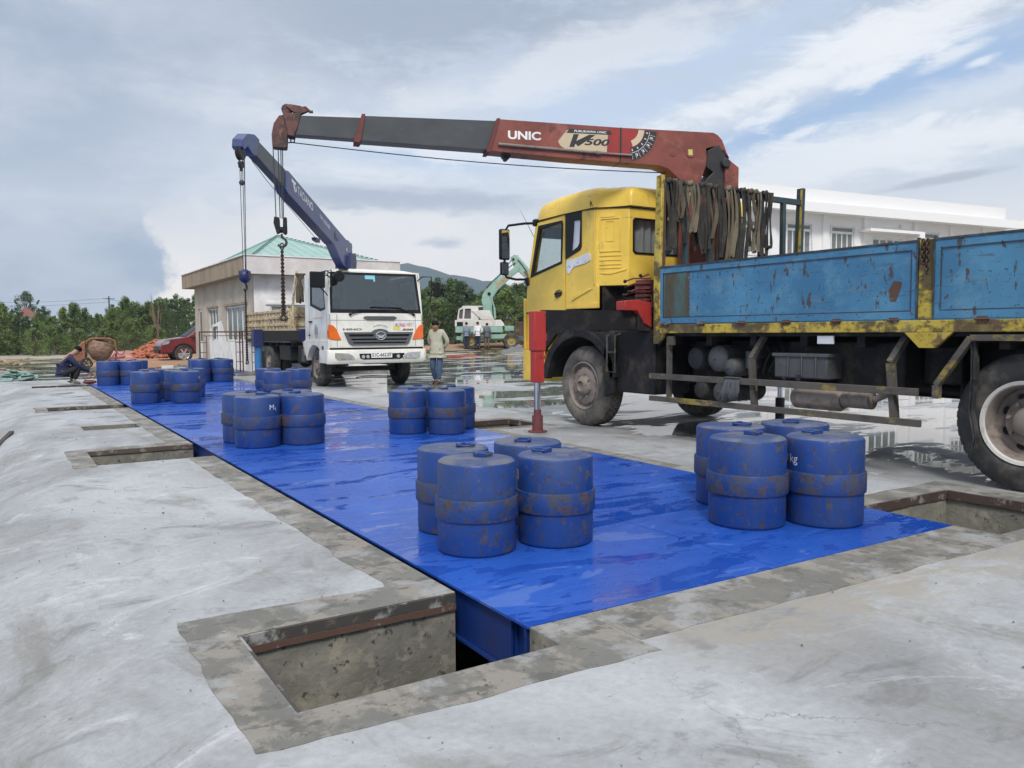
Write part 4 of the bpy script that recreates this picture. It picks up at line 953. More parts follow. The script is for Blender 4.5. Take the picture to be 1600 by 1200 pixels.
# centre post with lashing chain
for fn, side in ((sideL, 1), (sideR, 0)):
    mb = MB(); mb.plate([(3.755, 1.34), (3.88, 1.34), (3.88, 2.0), (3.755, 2.0)], fn, .004, .06); po = mb.build('side_post', M['bed_yellow'], yt, bevel=.004)
    mb = MB(); mb.plate([(3.74, 1.345), (3.752, 1.345), (3.752, 2.02), (3.74, 2.02)], fn, -.01, .03); mb.plate([(3.883, 1.345), (3.895, 1.345), (3.895, 2.02), (3.883, 2.02)], fn, -.01, .03)
    mb.build('post_edge', M['bed_edge'], po)
def link_chain(mb, p, q, size=.03, wire=.005, sag=0):
    p = Vector(p); q = Vector(q); L = (q - p).length; n = max(2, int(L / (size * .72)))
    d = (q - p).normalized(); a = d.cross(Vector((.3, 1, .1))).normalized(); b = d.cross(a)
    for i in range(n):
        c = p + (q - p) * ((i + .5) / n) + Vector((0, 0, -sag * math.sin(math.pi * (i + .5) / n))); u = a if i % 2 else b
        mb.tube([c + d * (size * .5 * math.cos(t)) + u * (size * .32 * math.sin(t)) for t in [k * math.pi / 4 for k in range(8)]], wire, 5, closed=True)
mb = MB(); link_chain(mb, (XS - .012, 3.80, 2.0), (XS - .012, 3.80, 1.72), .045, .007); link_chain(mb, (XS - .012, 3.84, 2.0), (XS - .012, 3.84, 1.80), .045, .007); mb.build('lashing_chain', M['chain_rust'], yt)
# front corner post and headboard
mb = MB(); mb.plate([(6.995, 1.34), (6.995, 1.24), (6.90, 1.235), (7.02, 1.11), (7.10, 1.11), (7.10, 2.0), (7.06, 3.05), (6.965, 3.05), (7.0, 2.0)], sideL, -.01, .035); mb.build('corner_post', M['bed_yellow'], yt, bevel=.006)
mb = MB(); mb.box((XS + .03, 6.96, 1.34), (XS + .045, 7.0, 3.0)); mb.build('post_web', M['rust_strip'], yt)
mb = MB(); mb.plate([(7.10, 1.34), (7.10, 2.0), (7.06, 3.12), (6.965, 3.12), (7.0, 2.0), (7.0, 1.34)], sideR, -.01, .05); mb.build('corner_post', M['bed_teal'], yt, bevel=.006)
mb = MB(); mb.plate([(6.99, 2.1), (7.03, 2.1), (6.995, 3.10), (6.968, 3.10)], sideR, .0505, .055); mb.build('post_stripe', M['bed_yellow'], yt)
mb = MB(); mb.box((XS + .035, 6.98, 2.90), (XF - .05, 7.04, 2.97)); mb.box((XS + .035, 6.98, 1.34), (XF - .05, 7.03, 2.0))
for x in (6.84, 7.24, 7.70, 8.15, 8.57): mb.box((x, 6.975, 1.35), (x + .055, 7.035, 2.90))
mb.box((7.16, 6.97, 2.93), (7.34, 7.05, 3.0)); mb.build('headboard', M['bed_teal'], yt, bevel=.004)
mb = MB(); mb.box((XS + .04, -.25, 1.34), (XF - .04, -.2, 1.98)); mb.build('tailboard', M['bed_blue'], yt, bevel=.005)
mb = MB(); mb.box((XS + .02, 4.70, 1.13), (XS + .04, 4.87, 1.205)); mb.build('reflector_plate', M['sticker_white'], yt)
# ---- side guard
for a_, b_ in (((XS - .02, 3.86, .70), (XS + .02, 7.16, .765)), ((XS - .02, 3.83, .44), (XS + .02, 7.16, .50))):
    mb = MB(); mb.box(a_, b_); mb.build('guard_rail', M['guard_wood'], yt, bevel=.004)
def post(pts, w_, mb):
    for a, b in zip(pts[:-1], pts[1:]): mb.bar(a, b, .05, w_, (1, 0, 0))
for pts_, w__ in (([(XS + .05, 6.89, 1.2), (XS + .05, 6.89, .45)], .045), ([(XS + .15, 5.60, 1.2), (XS + .05, 5.68, .97), (XS + .05, 5.63, .45)], .06), ([(XS + .15, 4.06, 1.2), (XS + .05, 4.14, .97), (XS + .05, 4.09, .45)], .075)):
    mb = MB(); post(pts_, w__, mb); mb.build('guard_strut', M['guard_wood'], yt)
mb = MB(); mb.box((XS + .0, 6.79, 1.10), (XS + .05, 6.87, 1.20)); mb.build('guard_bracket', M['guard_wood'], yt)
mb = MB(); post([(XS + .02, 2.2, 1.19), (XS + .02, 3.44, 1.19), (XS + .02, 3.71, .80), (XS + .02, 3.71, .69)], .065, mb); mb.build('wheel_frame', M['guard_wood'], yt, bevel=.004)
mb = MB()
pts = [(XS + .03, 3.42, 1.17), (XS + .035, 3.41, 1.05), (XS + .03, 3.40, .86), (XS + .05, 3.42, .78), (XS + .05, 3.43, .60), (XS + .04, 3.38, .40), (XS + .055, 3.40, .30)]
for i in range(len(pts) - 1):
    a, b = pts[i], pts[i + 1]; wv = [.03, .06, .05, .028, .03, .035, .03][i]
    mb.bar(a, b, .02, wv, (1, 0, 0)); mb.bar((a[0] - .012, a[1] + .02, a[2]), (b[0] - .012, b[1] + .022, b[2]), .01, wv * .7, (1, 0, 0))
mb.build('rubber_strap', M['rubber'], yt)
# ---- tanks and boxes hanging under the bed
def tank(y, z, r, x0, x1, name='air_tank', mt='dark_steel'):
    mb = MB(); mb.lathe([(0, -.035), (r * .5, -.028), (r * .85, -.01), (r, .02), (r, x1 - x0 - .02), (r * .85, x1 - x0 + .01), (0, x1 - x0 + .03)], (x0, y, z), (1, 0, 0), 28)
    mb.cyl((x0 - .05, y, z), (x0 - .03, y, z), .012, n=8)
    for q in (.12, .5): mb.cyl((x0 + q, y, z), (x0 + q + .02, y, z), r + .004, n=28)
    mb.build(name, M[mt], yt)
mat('tank_grey', (.075, .078, .082), .55, 0, [((.16, .14, .12), 4, .48, .7, .6), ((.03, .03, .03), 7, .55, .7, .5)], .3, 30)
tank(6.61, .95, .135, 6.66, 7.3, mt='dark_steel'); tank(6.25, .955, .145, 6.62, 7.4, mt='tank_grey'); tank(6.02, .865, .095, 6.58, 7.0, mt='tank_grey')
tank(6.57, .595, .105, 6.70, 7.3, mt='dark_steel'); tank(6.25, .585, .115, 6.68, 7.3, mt='tank_grey')
mb = MB(); mb.cyl((6.72, 5.83, .86), (6.72, 5.83, 1.04), .08, n=20); mb.build('filter', M['tank_grey'], yt)
mb = MB(); mb.box((6.53, 4.79, .79), (7.02, 5.40, 1.02)); bo = mb.build('battery_box', M['tank_grey'], yt, bevel=.015)
mb = MB(); mb.box((6.515, 4.77, 1.0), (7.03, 5.42, 1.035))
for y in (4.9, 5.06, 5.22): mb.box((6.516, y, .80), (6.529, y + .012, 1.0))
mb.build('box_lid', M['tank_grey'], bo, bevel=.008)
mb = MB(); mb.box((6.51, 5.08, .77), (6.527, 5.12, .83)); mb.box((6.51, 5.25, .775), (6.527, 5.28, .80)); mb.build('latch', M['dark_steel'], bo)
mb = MB(); mb.lathe([(0, -.02), (.08, -.01), (.105, .02), (.105, .5), (.08, .54), (0, .55)], (6.62, 5.20, .60), (0, -1, 0), 24); mb.lathe([(0, 0), (.06, .01), (.08, .03), (.08, .3), (0, .32)], (6.60, 4.66, .62), (0, -1, 0), 20)
mb.cyl((6.60, 4.34, .63), (6.62, 4.2, .70), .03, n=10); mb.build('silencer', M['wheel_dusty'], yt)
mb = MB(); mb.box((6.75, 4.15, .72), (7.25, 5.4, 1.15)); mb.box((6.9, 5.42, .7), (7.3, 6.9, 1.15)); mb.box((8.2, 4.2, .55), (8.85, 6.6, 1.1)); mb.box((6.95, 3.75, .78), (7.27, 4.1, 1.12)); mb.build('underbody_filler_box', M['black_dirty'], yt, bevel=.02)  # boxes added to keep the space under the bed dark
mb = MB()
for k in range(4):
    y0 = 5.52 + k * .08; mb.tube([(6.85, y0 + .1, 1.18), (6.74, y0 - .06, 1.08 - .03 * k), (6.70, y0 - .10 + .03 * k, .95), (6.72, y0 + .02, .86 - .02 * k), (6.85, y0 + .12, .80)], .012, 6)
mb.tube([(6.60, 7.05, 1.3), (6.58, 7.1, 1.15), (6.62, 7.2, 1.05), (6.8, 7.3, 1.0)], .014, 6); mb.build('air_hose', M['hose_black'], yt)
mb = MB(); link_chain(mb, (7.0, 3.78, .80), (7.0, 3.78, .62), .035, .006); mb.build('hanging_chain', M['chain_rust'], yt)
# rag over the guard rail
mb = MB(); n = 14
for i in range(n + 1):
    t = i / n; y = 5.98 - .22 * t
    zz = [(.77, -.032), (.775, .0), (.72, -.036), (.62, -.05 - .015 * math.sin(i * 1.7)), (.54 + .02 * math.sin(i * 2.3), -.055 - .01 * math.sin(i))]
    for z, o_ in zz: mb.v.append(Vector((XS + o_, y + .02 * math.sin(i * .9) * (z < .7) + (.03 if z < .6 else 0), z)))
for i in range(n):
    for k in range(4): mb.f.append((i * 5 + k, i * 5 + k + 1, (i + 1) * 5 + k + 1, (i + 1) * 5 + k))
o = mb.build('rag', mat('rag_grey', (.085, .09, .10), .95, 0, (), .5, 30), None); o.modifiers.new('s', 'SOLIDIFY').thickness = .006
tag(solo(o, 'dark grey frayed rag thrown over the guard rail of the yellow truck', 'rag'))
# ---- stabiliser
mb = MB(); mb.plate([(5.062, 1.275), (6.56, 1.275), (6.30, 1.50), (5.062, 1.50)], lambda u, v, w_: (u, 7.29 + w_, v), 0, .12); mb.build('stabiliser_beam', M['black_dirty'], yt, bevel=.006)
mb = MB(); mb.box((6.35, 7.24, 1.26), (9.10, 7.46, 1.30)); mb.box((6.35, 7.24, 1.30), (9.1, 7.46, 1.50)); mb.box((7.2, 7.1, 1.10), (8.2, 7.55, 1.45)); mb.build('crane_base', M['black_dirty'], yt, bevel=.01)
lg = MB(); lg.box((4.912, 7.29, 1.05), (5.062, 7.41, 1.485)); lg.box((4.922, 7.302, .70), (5.046, 7.398, 1.05)); lg.box((5.0, 7.30, 1.16), (5.085, 7.40, 1.24)); lg.box((4.95, 7.30, .96), (5.078, 7.40, 1.0)); lo = lg.build('stabiliser_leg', M['fresh_red'], yt, bevel=.008)
lg = MB(); lg.cyl((4.985, 7.35, .30), (4.985, 7.35, .72), .037, n=24); lg.build('piston_rod', M['chrome_rod'], lo)
mat('rust_red', (.17, .04, .035), .7, 0, [((.08, .04, .03), 8, .45, .65, .7)], .3, 30)
lg = MB(); lg.cyl((4.985, 7.35, .27), (4.985, 7.35, .40), .042, n=20); lg.cyl((4.985, 7.35, .165), (4.985, 7.35, .335), .060, n=20); lg.cyl((4.985, 7.35, .148), (4.985, 7.35, .165), .105, n=24); lg.build('foot', M['rust_red'], lo)
lg = MB(); lg.box((8.93, 7.26, .62), (9.12, 7.44, 1.45)); lo = lg.build('stabiliser_leg', M['dark_steel'], yt, bevel=.008)
lg = MB(); lg.cyl((9.02, 7.35, .15), (9.02, 7.35, .7), .037, n=20); lg.build('piston_rod', M['chrome_rod'], lo)
lg = MB(); lg.cyl((9.02, 7.35, .02), (9.02, 7.35, .34), .062, n=20); lg.cyl((9.02, 7.35, .002), (9.02, 7.35, .02), .105, n=24); lg.build('foot', M['dark_steel'], lo)
mb = MB(); mb.plate([(6.13, 1.505), (6.13, 1.61), (6.30, 1.63), (6.55, 1.60), (6.55, 1.30), (6.42, 1.36), (6.32, 1.505)], lambda u, v, w_: (u, 7.22 + w_, v), 0, .16); mb.box((6.50, 7.25, 1.3), (6.62, 7.45, 1.60)); mb.build('beam_bracket', M['fresh_red'], yt, bevel=.006)
# control levers
mb = MB()
for i, (dy, z, x0) in enumerate(((0, 1.86, 6.16), (.03, 1.80, 6.20), (.0, 1.74, 6.22), (.02, 1.70, 6.16), (.05, 1.92, 6.44))):
    mb.tube([(6.60, 7.30 + dy, z + .03), (x0 + .14, 7.27 + dy, z + .02), (x0, 7.25 + dy, z - .02)], .010, 6)
lv = mb.build('control_lever', M['rust_red'], yt)
mb = MB()
for i, (dy, z, x0) in enumerate(((0, 1.84, 6.16), (.03, 1.78, 6.20), (.0, 1.72, 6.22), (.02, 1.68, 6.16), (.05, 1.92, 6.44))): mb.ball((x0 - .005, 7.25 + dy, z), .022, 10)
mb.build('lever_knob', M['window_black'], lv)
mb = MB(); mb.box((6.55, 7.34, 1.60), (6.95, 7.52, 1.88))
for k in range(5): mb.box((6.52, 7.30, 1.62 + k * .05), (6.62, 7.50, 1.65 + k * .05))
mb.build('valve_block', M['rust_red'], yt, bevel=.006)
mb = MB(); rnd = random.Random(3)
for k in range(14):
    z = 1.84 - k * .045; x = 6.55 + rnd.random() * .15
    mb.tube([(x + .2, 7.38, z), (x, 7.24, z - .02), (x - .08 + .08 * rnd.random(), 7.20, z - .12), (x + .05, 7.25, z - .28), (x + .25, 7.4, z - .36)], .009, 5)
mb.build('hydraulic_hose', M['hose_black'], yt)
# ---- crane column and boom
CP = Vector((7.75, 7.35, 0)); BD = Vector((-.93951, .34253, 0)); BN = Vector((BD.y, -BD.x, 0)); 
if BN.y > 0: BN = -BN                     # towards the camera side
def bf(s, z, w_): return CP + BD * s + BN * w_ + Vector((0, 0, z))
mb = MB(); mb.cyl((7.72, 7.35, 1.45), (7.72, 7.35, 1.75), .30, n=28); mb.plate([(-.16, 1.75), (.46, 1.75), (.44, 2.70), (.30, 2.95), (.02, 3.0), (-.19, 3.0)], bf, -.17, .17); mb.build('crane_column', M['unic_red'], yt, bevel=.012)
mb = MB(); mb.plate([(-.20, 2.8), (-.02, 2.8), (-.02, 3.34), (-.06, 3.40), (-.205, 3.30)], bf, -.19, .19); mb.build('column_cheek', M['unic_red'], yt, bevel=.01)
mb = MB(); mb.plate([(-.03, 2.75), (.30, 2.75), (.30, 2.98), (.20, 3.16), (.12, 3.24), (.22, 3.30), (.20, 3.50), (.05, 3.58), (-.06, 3.42), (-.03, 3.2)], bf, -.15, .15)
mb.cyl(bf(-.02, 3.345, -.22), bf(-.02, 3.345, .22), .055, n=20); mb.cyl(bf(.10, 3.03, -.18), bf(.10, 3.03, .18), .04, n=16); mb.build('winch_frame', M['dark_steel'], yt, bevel=.008)
# main boom
top0 = lambda s: 3.715 + s * .012
boom = [(.12, 3.725), (1.34, 3.728), (2.84, 3.755), (2.98, 3.385), (2.0, 3.335), (.84, 3.295), (.72, 3.26), (.60, 3.16), (.52, 3.10), (.45, 3.065), (.33, 3.06), (.30, 3.09), (.20, 3.36), (.215, 3.53), (.10, 3.56), (-.0, 3.52), (-.10, 3.42), (-.06, 3.50), (.0, 3.64), (.06, 3.70)]
mb = MB(); mb.plate(boom, bf, -.135, .135); bo = mb.build('main_boom', M['unic_red'], yt, bevel=.012)
mb = MB(); mb.plate([(1.335, 3.31), (1.35, 3.31), (1.345, 3.73), (1.33, 3.73)], bf, -.139, .139); mb.build('boom_joint', M['boom_edge'], bo)
mb = MB(); mb.plate([(1.20, 3.405), (1.32, 3.405), (1.32, 3.715), (1.10, 3.715), (1.0, 3.6)], bf, .1355, .137); mb.plate([(1.365, 3.37), (1.52, 3.37), (1.50, 3.715), (1.36, 3.715)], bf, .1355, .137); mb.build('repainted_band', mat('boom_bright_red', (.34, .035, .03), .5, 0, [((.2, .04, .03), 6, .5, .7, .6)]), bo)
mb = MB(); mb.cyl(bf(.43, 3.47, .13), bf(.43, 3.47, .143), .065, n=24); mb.cyl(bf(.66, 3.45, .13), bf(.66, 3.45, .140), .042, n=20); mb.cyl(bf(.39, 3.12, .13), bf(.39, 3.12, .15), .03, n=16); mb.build('pin_boss', M['unic_red'], bo, bevel=.003)
mb = MB(); mb.plate([(.40, 3.435), (.455, 3.435), (.46, 3.505), (.405, 3.505)], bf, .1435, .145); mb.build('inspection_label', M['label_yellow'], bo)
mb = MB(); mb.tube([bf(2.86, 3.462, .155), bf(1.62, 3.41, .155)], .017, 10); mb.tube([bf(1.64, 3.41, .155), bf(1.20, 3.40, .155)], .013, 10); mb.cyl(bf(1.66, 3.411, .155), bf(1.60, 3.409, .155), .026, n=12); mb.build('hydraulic_pipe', M['wheel_dusty'], bo)
mb = MB(); mb.plate([(2.78, 3.33), (2.70, 3.33), (2.68, 3.38), (2.80, 3.38)], bf, -.05, .05); mb.cyl(bf(2.74, 3.33, -.05), bf(2.74, 3.33, .05), .03, n=12); mb.build('rope_guide', M['dark_steel'], bo)
# boom lettering
fb = lambda u, v, w_: bf(-u, v, .1365 + w_)
text_mesh('UNIC', fb, M['label_white'], 'lettering', bo, -2.74, -2.34, 3.53, 3.63, bold=.035)
mb = MB(); mb.plate([(2.13, 3.53), (2.02, 3.665), (1.45, 3.665), (1.43, 3.42), (2.0, 3.42), (2.10, 3.48)], bf, .1358, .1368); so = mb.build('boom_sticker', M['cream'], bo, smooth=0)
mb = MB(); mb.plate([(2.03, 3.635), (1.98, 3.685), (1.47, 3.685), (1.455, 3.635)], bf, .137, .138); mb.plate([(2.03, 3.445), (1.43, 3.425), (1.425, 3.395), (2.05, 3.41)], bf, .137, .138)
mb.plate([(1.99, 3.47), (1.93, 3.47), (1.87, 3.625), (1.935, 3.625)], bf, .137, .138); mb.plate([(1.93, 3.53), (1.88, 3.48), (1.66, 3.625), (1.74, 3.625)], bf, .137, .138); mb.build('sticker_print', M['label_black'], so, smooth=0)
text_mesh('FURUKAWA UNIC', lambda u, v, w_: bf(-u, v, .1385), M['label_white'], 'lettering', so, -1.93, -1.52, 3.648, 3.675, shear=.2, bold=.02)
text_mesh('500', lambda u, v, w_: bf(-u, v, .1385), M['label_black'], 'lettering', so, -1.80, -1.48, 3.50, 3.58, shear=.25, bold=.03)
text_mesh('V.TURBO', lambda u, v, w_: bf(-u, v, .1385), M['label_white'], 'lettering', so, -1.84, -1.64, 3.413, 3.433, bold=.02)
# load chart arc
mb = MB(); c0 = (1.26, 3.72)
def arc(r0, r1, a0, a1, n, w0, w1, m_):
    pts = [(c0[0] - r1 * math.cos(a), c0[1] - r1 * math.sin(a)) for a in [a0 + (a1 - a0) * i / n for i in range(n + 1)]] + [(c0[0] - r0 * math.cos(a), c0[1] - r0 * math.sin(a)) for a in [a1 - (a1 - a0) * i / n for i in range(n + 1)]]
    m_.plate(pts, bf, w0, w1)
arc(.23, .385, R(3), R(80), 14, .1372, .1382, mb); co = mb.build('load_chart', M['label_black'], bo, smooth=0)
mb = MB(); arc(.15, .225, R(3), R(70), 12, .1372, .1382, mb); mb.build('chart_field', M['cream'], co, smooth=0)
mb = MB(); arc(.292, .297, R(5), R(78), 14, .1384, .1392, mb)
for i in range(9):
    a = R(8 + i * 8.2); arc(.315 if i % 2 else .25, .35 if i % 2 else .275, a, a + R(2.4), 2, .1384, .1392, mb); arc(.30, .375, a + R(4), a + R(4.6), 1, .1384, .1392, mb)
mb.build('chart_marks', M['label_white'], co, smooth=0)
# telescoped sections
mb = MB(); mb.plate([(2.70, 3.742), (4.40, 3.722), (4.49, 3.445), (2.75, 3.395)], bf, -.11, .11); b2 = mb.build('boom_section', M['boom_grey'], yt, bevel=.01)
mb = MB(); mb.plate([(4.39, 3.74), (4.43, 3.74), (4.53, 3.425), (4.46, 3.42), (4.44, 3.45)], bf, -.125, .125); mb.build('section_collar', M['rust_red'], b2, bevel=.004)
mb = MB(); mb.plate([(2.83, 3.765), (2.87, 3.765), (3.0, 3.37), (2.95, 3.37)], bf, -.145, .145); mb.build('section_collar', M['rust_red'], b2, bevel=.004)
mb = MB(); mb.plate([(4.3, 3.707), (5.10, 3.695), (5.26, 3.485), (4.38, 3.458)], bf, -.085, .085); b3 = mb.build('boom_section', M['boom_grey'], yt, bevel=.008)
mat('head_rust', (.13, .055, .045), .7, 0, [((.035, .03, .028), 7, .44, .58, .85), ((.26, .12, .10), 12, .56, .64, .7)], .4, 30)
# boom head with sheaves
mb = MB(); mb.plate([(5.10, 3.72), (5.30, 3.71), (5.27, 3.60), (5.25, 3.47), (5.18, 3.46), (5.14, 3.56)], bf, -.10, .10)
mb.plate([(5.02, 3.75), (5.10, 3.80), (5.22, 3.815), (5.26, 3.79), (5.2, 3.74), (5.12, 3.70)], bf, .02, .09); mb.build('boom_head', M['head_rust'], b3, bevel=.006)
mb = MB(); mb.lathe([(0, 0), (.05, 0), (.06, .01), (.045, .03), (.06, .05), (.05, .06), (0, .06)], bf(5.255, 3.765, .0), BN, 20); mb.tube([bf(5.2, 3.76, .06), bf(5.05, 3.79, .06), bf(5.0, 3.745, .06), bf(4.97, 3.75, .06)], .018, 8); mb.build('top_sheave', M['head_rust'], b3)
mb = MB(); mb.plate([(5.28, 3.70), (5.34, 3.69), (5.40, 3.60), (5.425, 3.48), (5.42, 3.345), (5.40, 3.335), (5.27, 3.33), (5.26, 3.35), (5.25, 3.5), (5.27, 3.62)], bf, -.07, .07); mb.build('sheave_box', M['head_rust'], b3, bevel=.012)
mb = MB(); mb.tube([bf(5.18, 3.46, .03), bf(5.18, 3.41, .03), bf(5.25, 3.40, .03)], .008, 6); mb.tube([bf(5.22, 3.46, .03), bf(5.22, 3.41, .03)], .008, 6); mb.build('limit_switch', M['boom_edge'], b3)
mb = MB(); pts = []
for i in range(21):
    t = i / 20; s = .55 + (5.2 - .55) * t; pts.append(bf(s, 3.235 + .175 * t - .055 * math.sin(math.pi * t) * 1.0, 0))
mb.tube(pts, .006, 6); mb.build('winch_cable', M['cable_steel'], yt)
HX = 5.345
mb = MB()
for ds, dw in ((.07, .03), (.015, .03), (-.01, -.03), (-.03, .0)): mb.tube([bf(HX + ds, 3.35, dw), bf(HX + ds * .8, 2.56, dw * .8)], .0055, 6)
mb.build('hoist_cable', M['cable_steel'], yt)
hk = MB()
hk.plate([(HX + .075, 2.575), (HX + .02, 2.565), (HX + .015, 2.40), (HX + .05, 2.38), (HX + .085, 2.5)], bf, -.05, .05); hk.plate([(HX - .02, 2.565), (HX - .06, 2.57), (HX - .062, 2.40), (HX - .045, 2.375), (HX - .015, 2.39)], bf, -.05, .05)
hk.cyl(bf(HX + .06, 2.43, 0), bf(HX - .055, 2.43, 0), .035, n=12)
ho = hk.build('hook_block', M['black_dirty'], yt, bevel=.008)
def hook(mb, c, r, fn_side, wire):
    """a J hook; c = eye position; fn_side = unit vector in the hook's plane"""
    pts = [c, c - Vector((0, 0, r * .8))] + [c - Vector((0, 0, r * 1.9)) + fn_side * (r * math.sin(a)) + Vector((0, 0, r * math.cos(a))) for a in [R(15 + 25 * i) for i in range(10)]]
    rad = [wire * .9, wire] + [wire * (1.15 - .07 * abs(i - 4)) for i in range(10)]
    mb.tube(pts, rad, 8)
mb = MB(); hook(mb, bf(HX, 2.385, 0), .05, -BD, .014); mb.build('hook', M['dark_steel'], ho)
# chain slings hanging from the hooks (things of their own)
def chain_sling(name, P, z1, z0, side, label, n=2, hooks=True, mt='chain_rust'):
    t = thing(name, (P.x, P.y, z0), label, 'chain sling', None)
    mb = MB(); c = Vector((P.x, P.y, z1)); mb.tube([c + side * (.022 * math.cos(a)) + Vector((0, 0, .035 * math.sin(a))) for a in [k * math.pi / 6 for k in range(12)]], .008, 6, closed=True); mb.build('master_link', M[mt], t)
    nrm = side.cross(Vector((0, 0, 1)))
    for k in range(n):
        mb = MB(); o_ = side * (.0045 * (k - (n - 1) / 2) * 2) + nrm * (.006 * ((k % 2) * 2 - 1))
        link_chain(mb, c + Vector((0, 0, -.03)) + o_ * .3, Vector((P.x, P.y, z0 + .07)) + o_, .030, .0058); mb.build('chain', M[mt], t)
        if hooks:
            mb = MB(); s2 = side * (1 if k % 2 else -1); hook(mb, Vector((P.x, P.y, z0 + .085)) + o_, .028, s2, .0075); mb.build('sling_hook', M[mt], t)
hp = bf(HX, 0, 0)
chain_sling('chain_sling', Vector((hp.x, hp.y, 0)), 2.245, 1.40, -BD, 'rusty chain sling with small hooks hanging from the hook of the red crane boom', 4)
# lifting slings draped over the headboard rail
rnd = random.Random(11)
def sling(x, drop, wdt, mt, spread, label, loops=2):
    mb = MB(); y0 = 7.01
    for k in range(loops):
        dxk = (k - (loops - 1) / 2) * spread; d1 = drop * (1 - .13 * k * rnd.random()); d2 = d1 * (.7 + .3 * rnd.random()); ph = rnd.random() * 6
        wob = .035 * rnd.random() + .012
        path = []
        # front leg down, bottom fold, and back up
        N = 16
        for i in range(N + 1):
            t = i / N; z = 2.985 - d1 * t
            path.append(Vector((x + dxk + wob * math.sin(ph + t * 4.2), y0 - .055 - .02 * math.sin(t * 3 + ph) - .012 * k, z)))
        for a in (30, 70, 110, 150):
            path.append(Vector((x + dxk + .030 * (1 - math.cos(R(a))) * .5 + wob * math.sin(ph + 4.2), y0 - .06 - .012 * k, 2.985 - d1 - .022 * math.sin(R(a)))))
        for i in range(N + 1):
            t = 1 - i / N; z = 2.985 - d1 * t
            path.append(Vector((x + dxk + .035 + .03 * math.sin(t * 3) + wob * .6 * math.sin(ph + 1 + t * 5), y0 - .075 - .015 * math.sin(t * 4 + ph) - .012 * k, z)))
        # over the rail and a short tail behind
        path += [Vector((x + dxk + .03, y0 - .03, 3.005)), Vector((x + dxk + .03, y0 + .04, 2.995)), Vector((x + dxk + .02, y0 + .06, 2.9)), Vector((x + dxk + .02, y0 + .055, 2.985 - d2))]
        vs = []; fs = []; m_ = len(path)
        for i, p in enumerate(path):
            q = path[min(i + 1, m_ - 1)] - path[max(i - 1, 0)]; q.normalize()
            tw = .5 * math.sin(ph + i * .22)
            side = Vector((math.cos(tw), math.sin(tw) * .9, 0)); side = (side - q * side.dot(q)).normalized() * (wdt / 2 * (1 + .15 * math.sin(i * .8 + ph))); nn = q.cross(side).normalized() * .004
            vs += [p - side - nn, p + side - nn, p + side + nn, p - side + nn]
        for i in range(m_ - 1):
            for c_ in range(4): fs.append((i * 4 + c_, i * 4 + (c_ + 1) % 4, (i + 1) * 4 + (c_ + 1) % 4, (i + 1) * 4 + c_))
        mb.add(vs, fs)
    # bunched bundle where it lies over the rail
    mb.tube([Vector((x - spread * .7, y0 - .05, 2.975)), Vector((x, y0 - .066, 2.992)), Vector((x + spread * .9, y0 - .05, 2.97))], [.022, .034, .022], 8)
    mb.tube([Vector((x - spread * .5, y0 - .03, 3.0)), Vector((x + spread * .6, y0 + .01, 3.012))], [.02, .024], 8)
    o = mb.build('webbing_sling', M[mt], None); solo(o, label, 'lifting sling', 'webbing slings draped over the headboard of the yellow truck')
BL = 'dark webbing sling hung over the headboard rail of the yellow truck'; BR = 'brown webbing sling hung over the headboard rail of the yellow truck'
SL = [(6.56, .80, .055, 'webbing_dark', .05, 'dark webbing sling hung nearest the yellow corner post of the headboard', 2), (6.66, .42, .045, 'webbing_brown', .045, BR, 2), (6.76, .70, .04, 'webbing_dark', .05, BL, 1), (6.90, .56, .05, 'webbing_tan', .05, 'tan webbing sling hung between the first two bars of the headboard', 2),
      (7.10, .80, .05, 'webbing_dark', .05, BL, 2), (7.22, .62, .045, 'webbing_brown', .05, BR, 1), (7.33, .93, .05, 'webbing_dark', .06, BL, 2), (7.54, .92, .055, 'webbing_tan', .05, 'long tan webbing sling hung at the middle of the headboard', 2), (7.66, .88, .06, 'webbing_dark', .06, BL, 2), (7.80, .90, .05, 'webbing_dark', .05, BL, 1),
      (7.93, .46, .05, 'webbing_brown', .05, BR, 1), (8.02, .72, .05, 'webbing_tan', .05, 'tan webbing sling hung right of the middle of the headboard, knotted high', 1), (8.20, .76, .055, 'webbing_dark', .05, 'dark webbing sling, the last one on the right of the headboard rail', 2)]
for a in SL: sling(*a)
# ================================================================ WHITE CRANE TRUCK
ht = thing('crane_truck', (6.33, 17.6, 0), 'white cabbed lorry facing the camera, with rusty cream bed and blue crane boom', 'crane truck', rz=R(-2), world=False)
UL, UR = -.07, 2.22; UC = (UL + UR) / 2
def fr(u, v, w_): return (u, -w_ + (0 if v < 1.70 else (v - 1.70) * .16), v)   # front face, w outwards
def sL(u, v, w_): return (UL - w_, u, v)      # (v, z) on the left of the picture
def sR(u, v, w_): return (UR + w_, u, v)
cab = MB()
cab.plate([(UL + .02, .93), (UR - .02, .93), (UR, 1.70), (UR - .06, 2.70), (UL + .06, 2.70), (UL, 1.70)], fr, -.03, 0, holes=[[(UL + .06, 1.77), (UR - .06, 1.77), (UR - .11, 2.64), (UL + .11, 2.64)]])
cab.plate([(.0, .93), (.30, .93), (.55, 1.04), (1.75, 1.04), (1.85, 1.02), (1.9, 2.66), (.17, 2.70), (0, 1.70)], sL, -.03, 0, holes=[[(.30, 1.84), (.62, 1.80), (1.42, 1.95), (1.40, 2.52), (.42, 2.55)]])
cab.plate([(.0, .93), (.30, .93), (.55, 1.04), (1.75, 1.04), (1.85, 1.02), (1.9, 2.66), (.17, 2.70), (0, 1.70)], sR, -.03, 0, holes=[[(.30, 1.84), (.62, 1.80), (1.42, 1.95), (1.40, 2.52), (.42, 2.55)]])
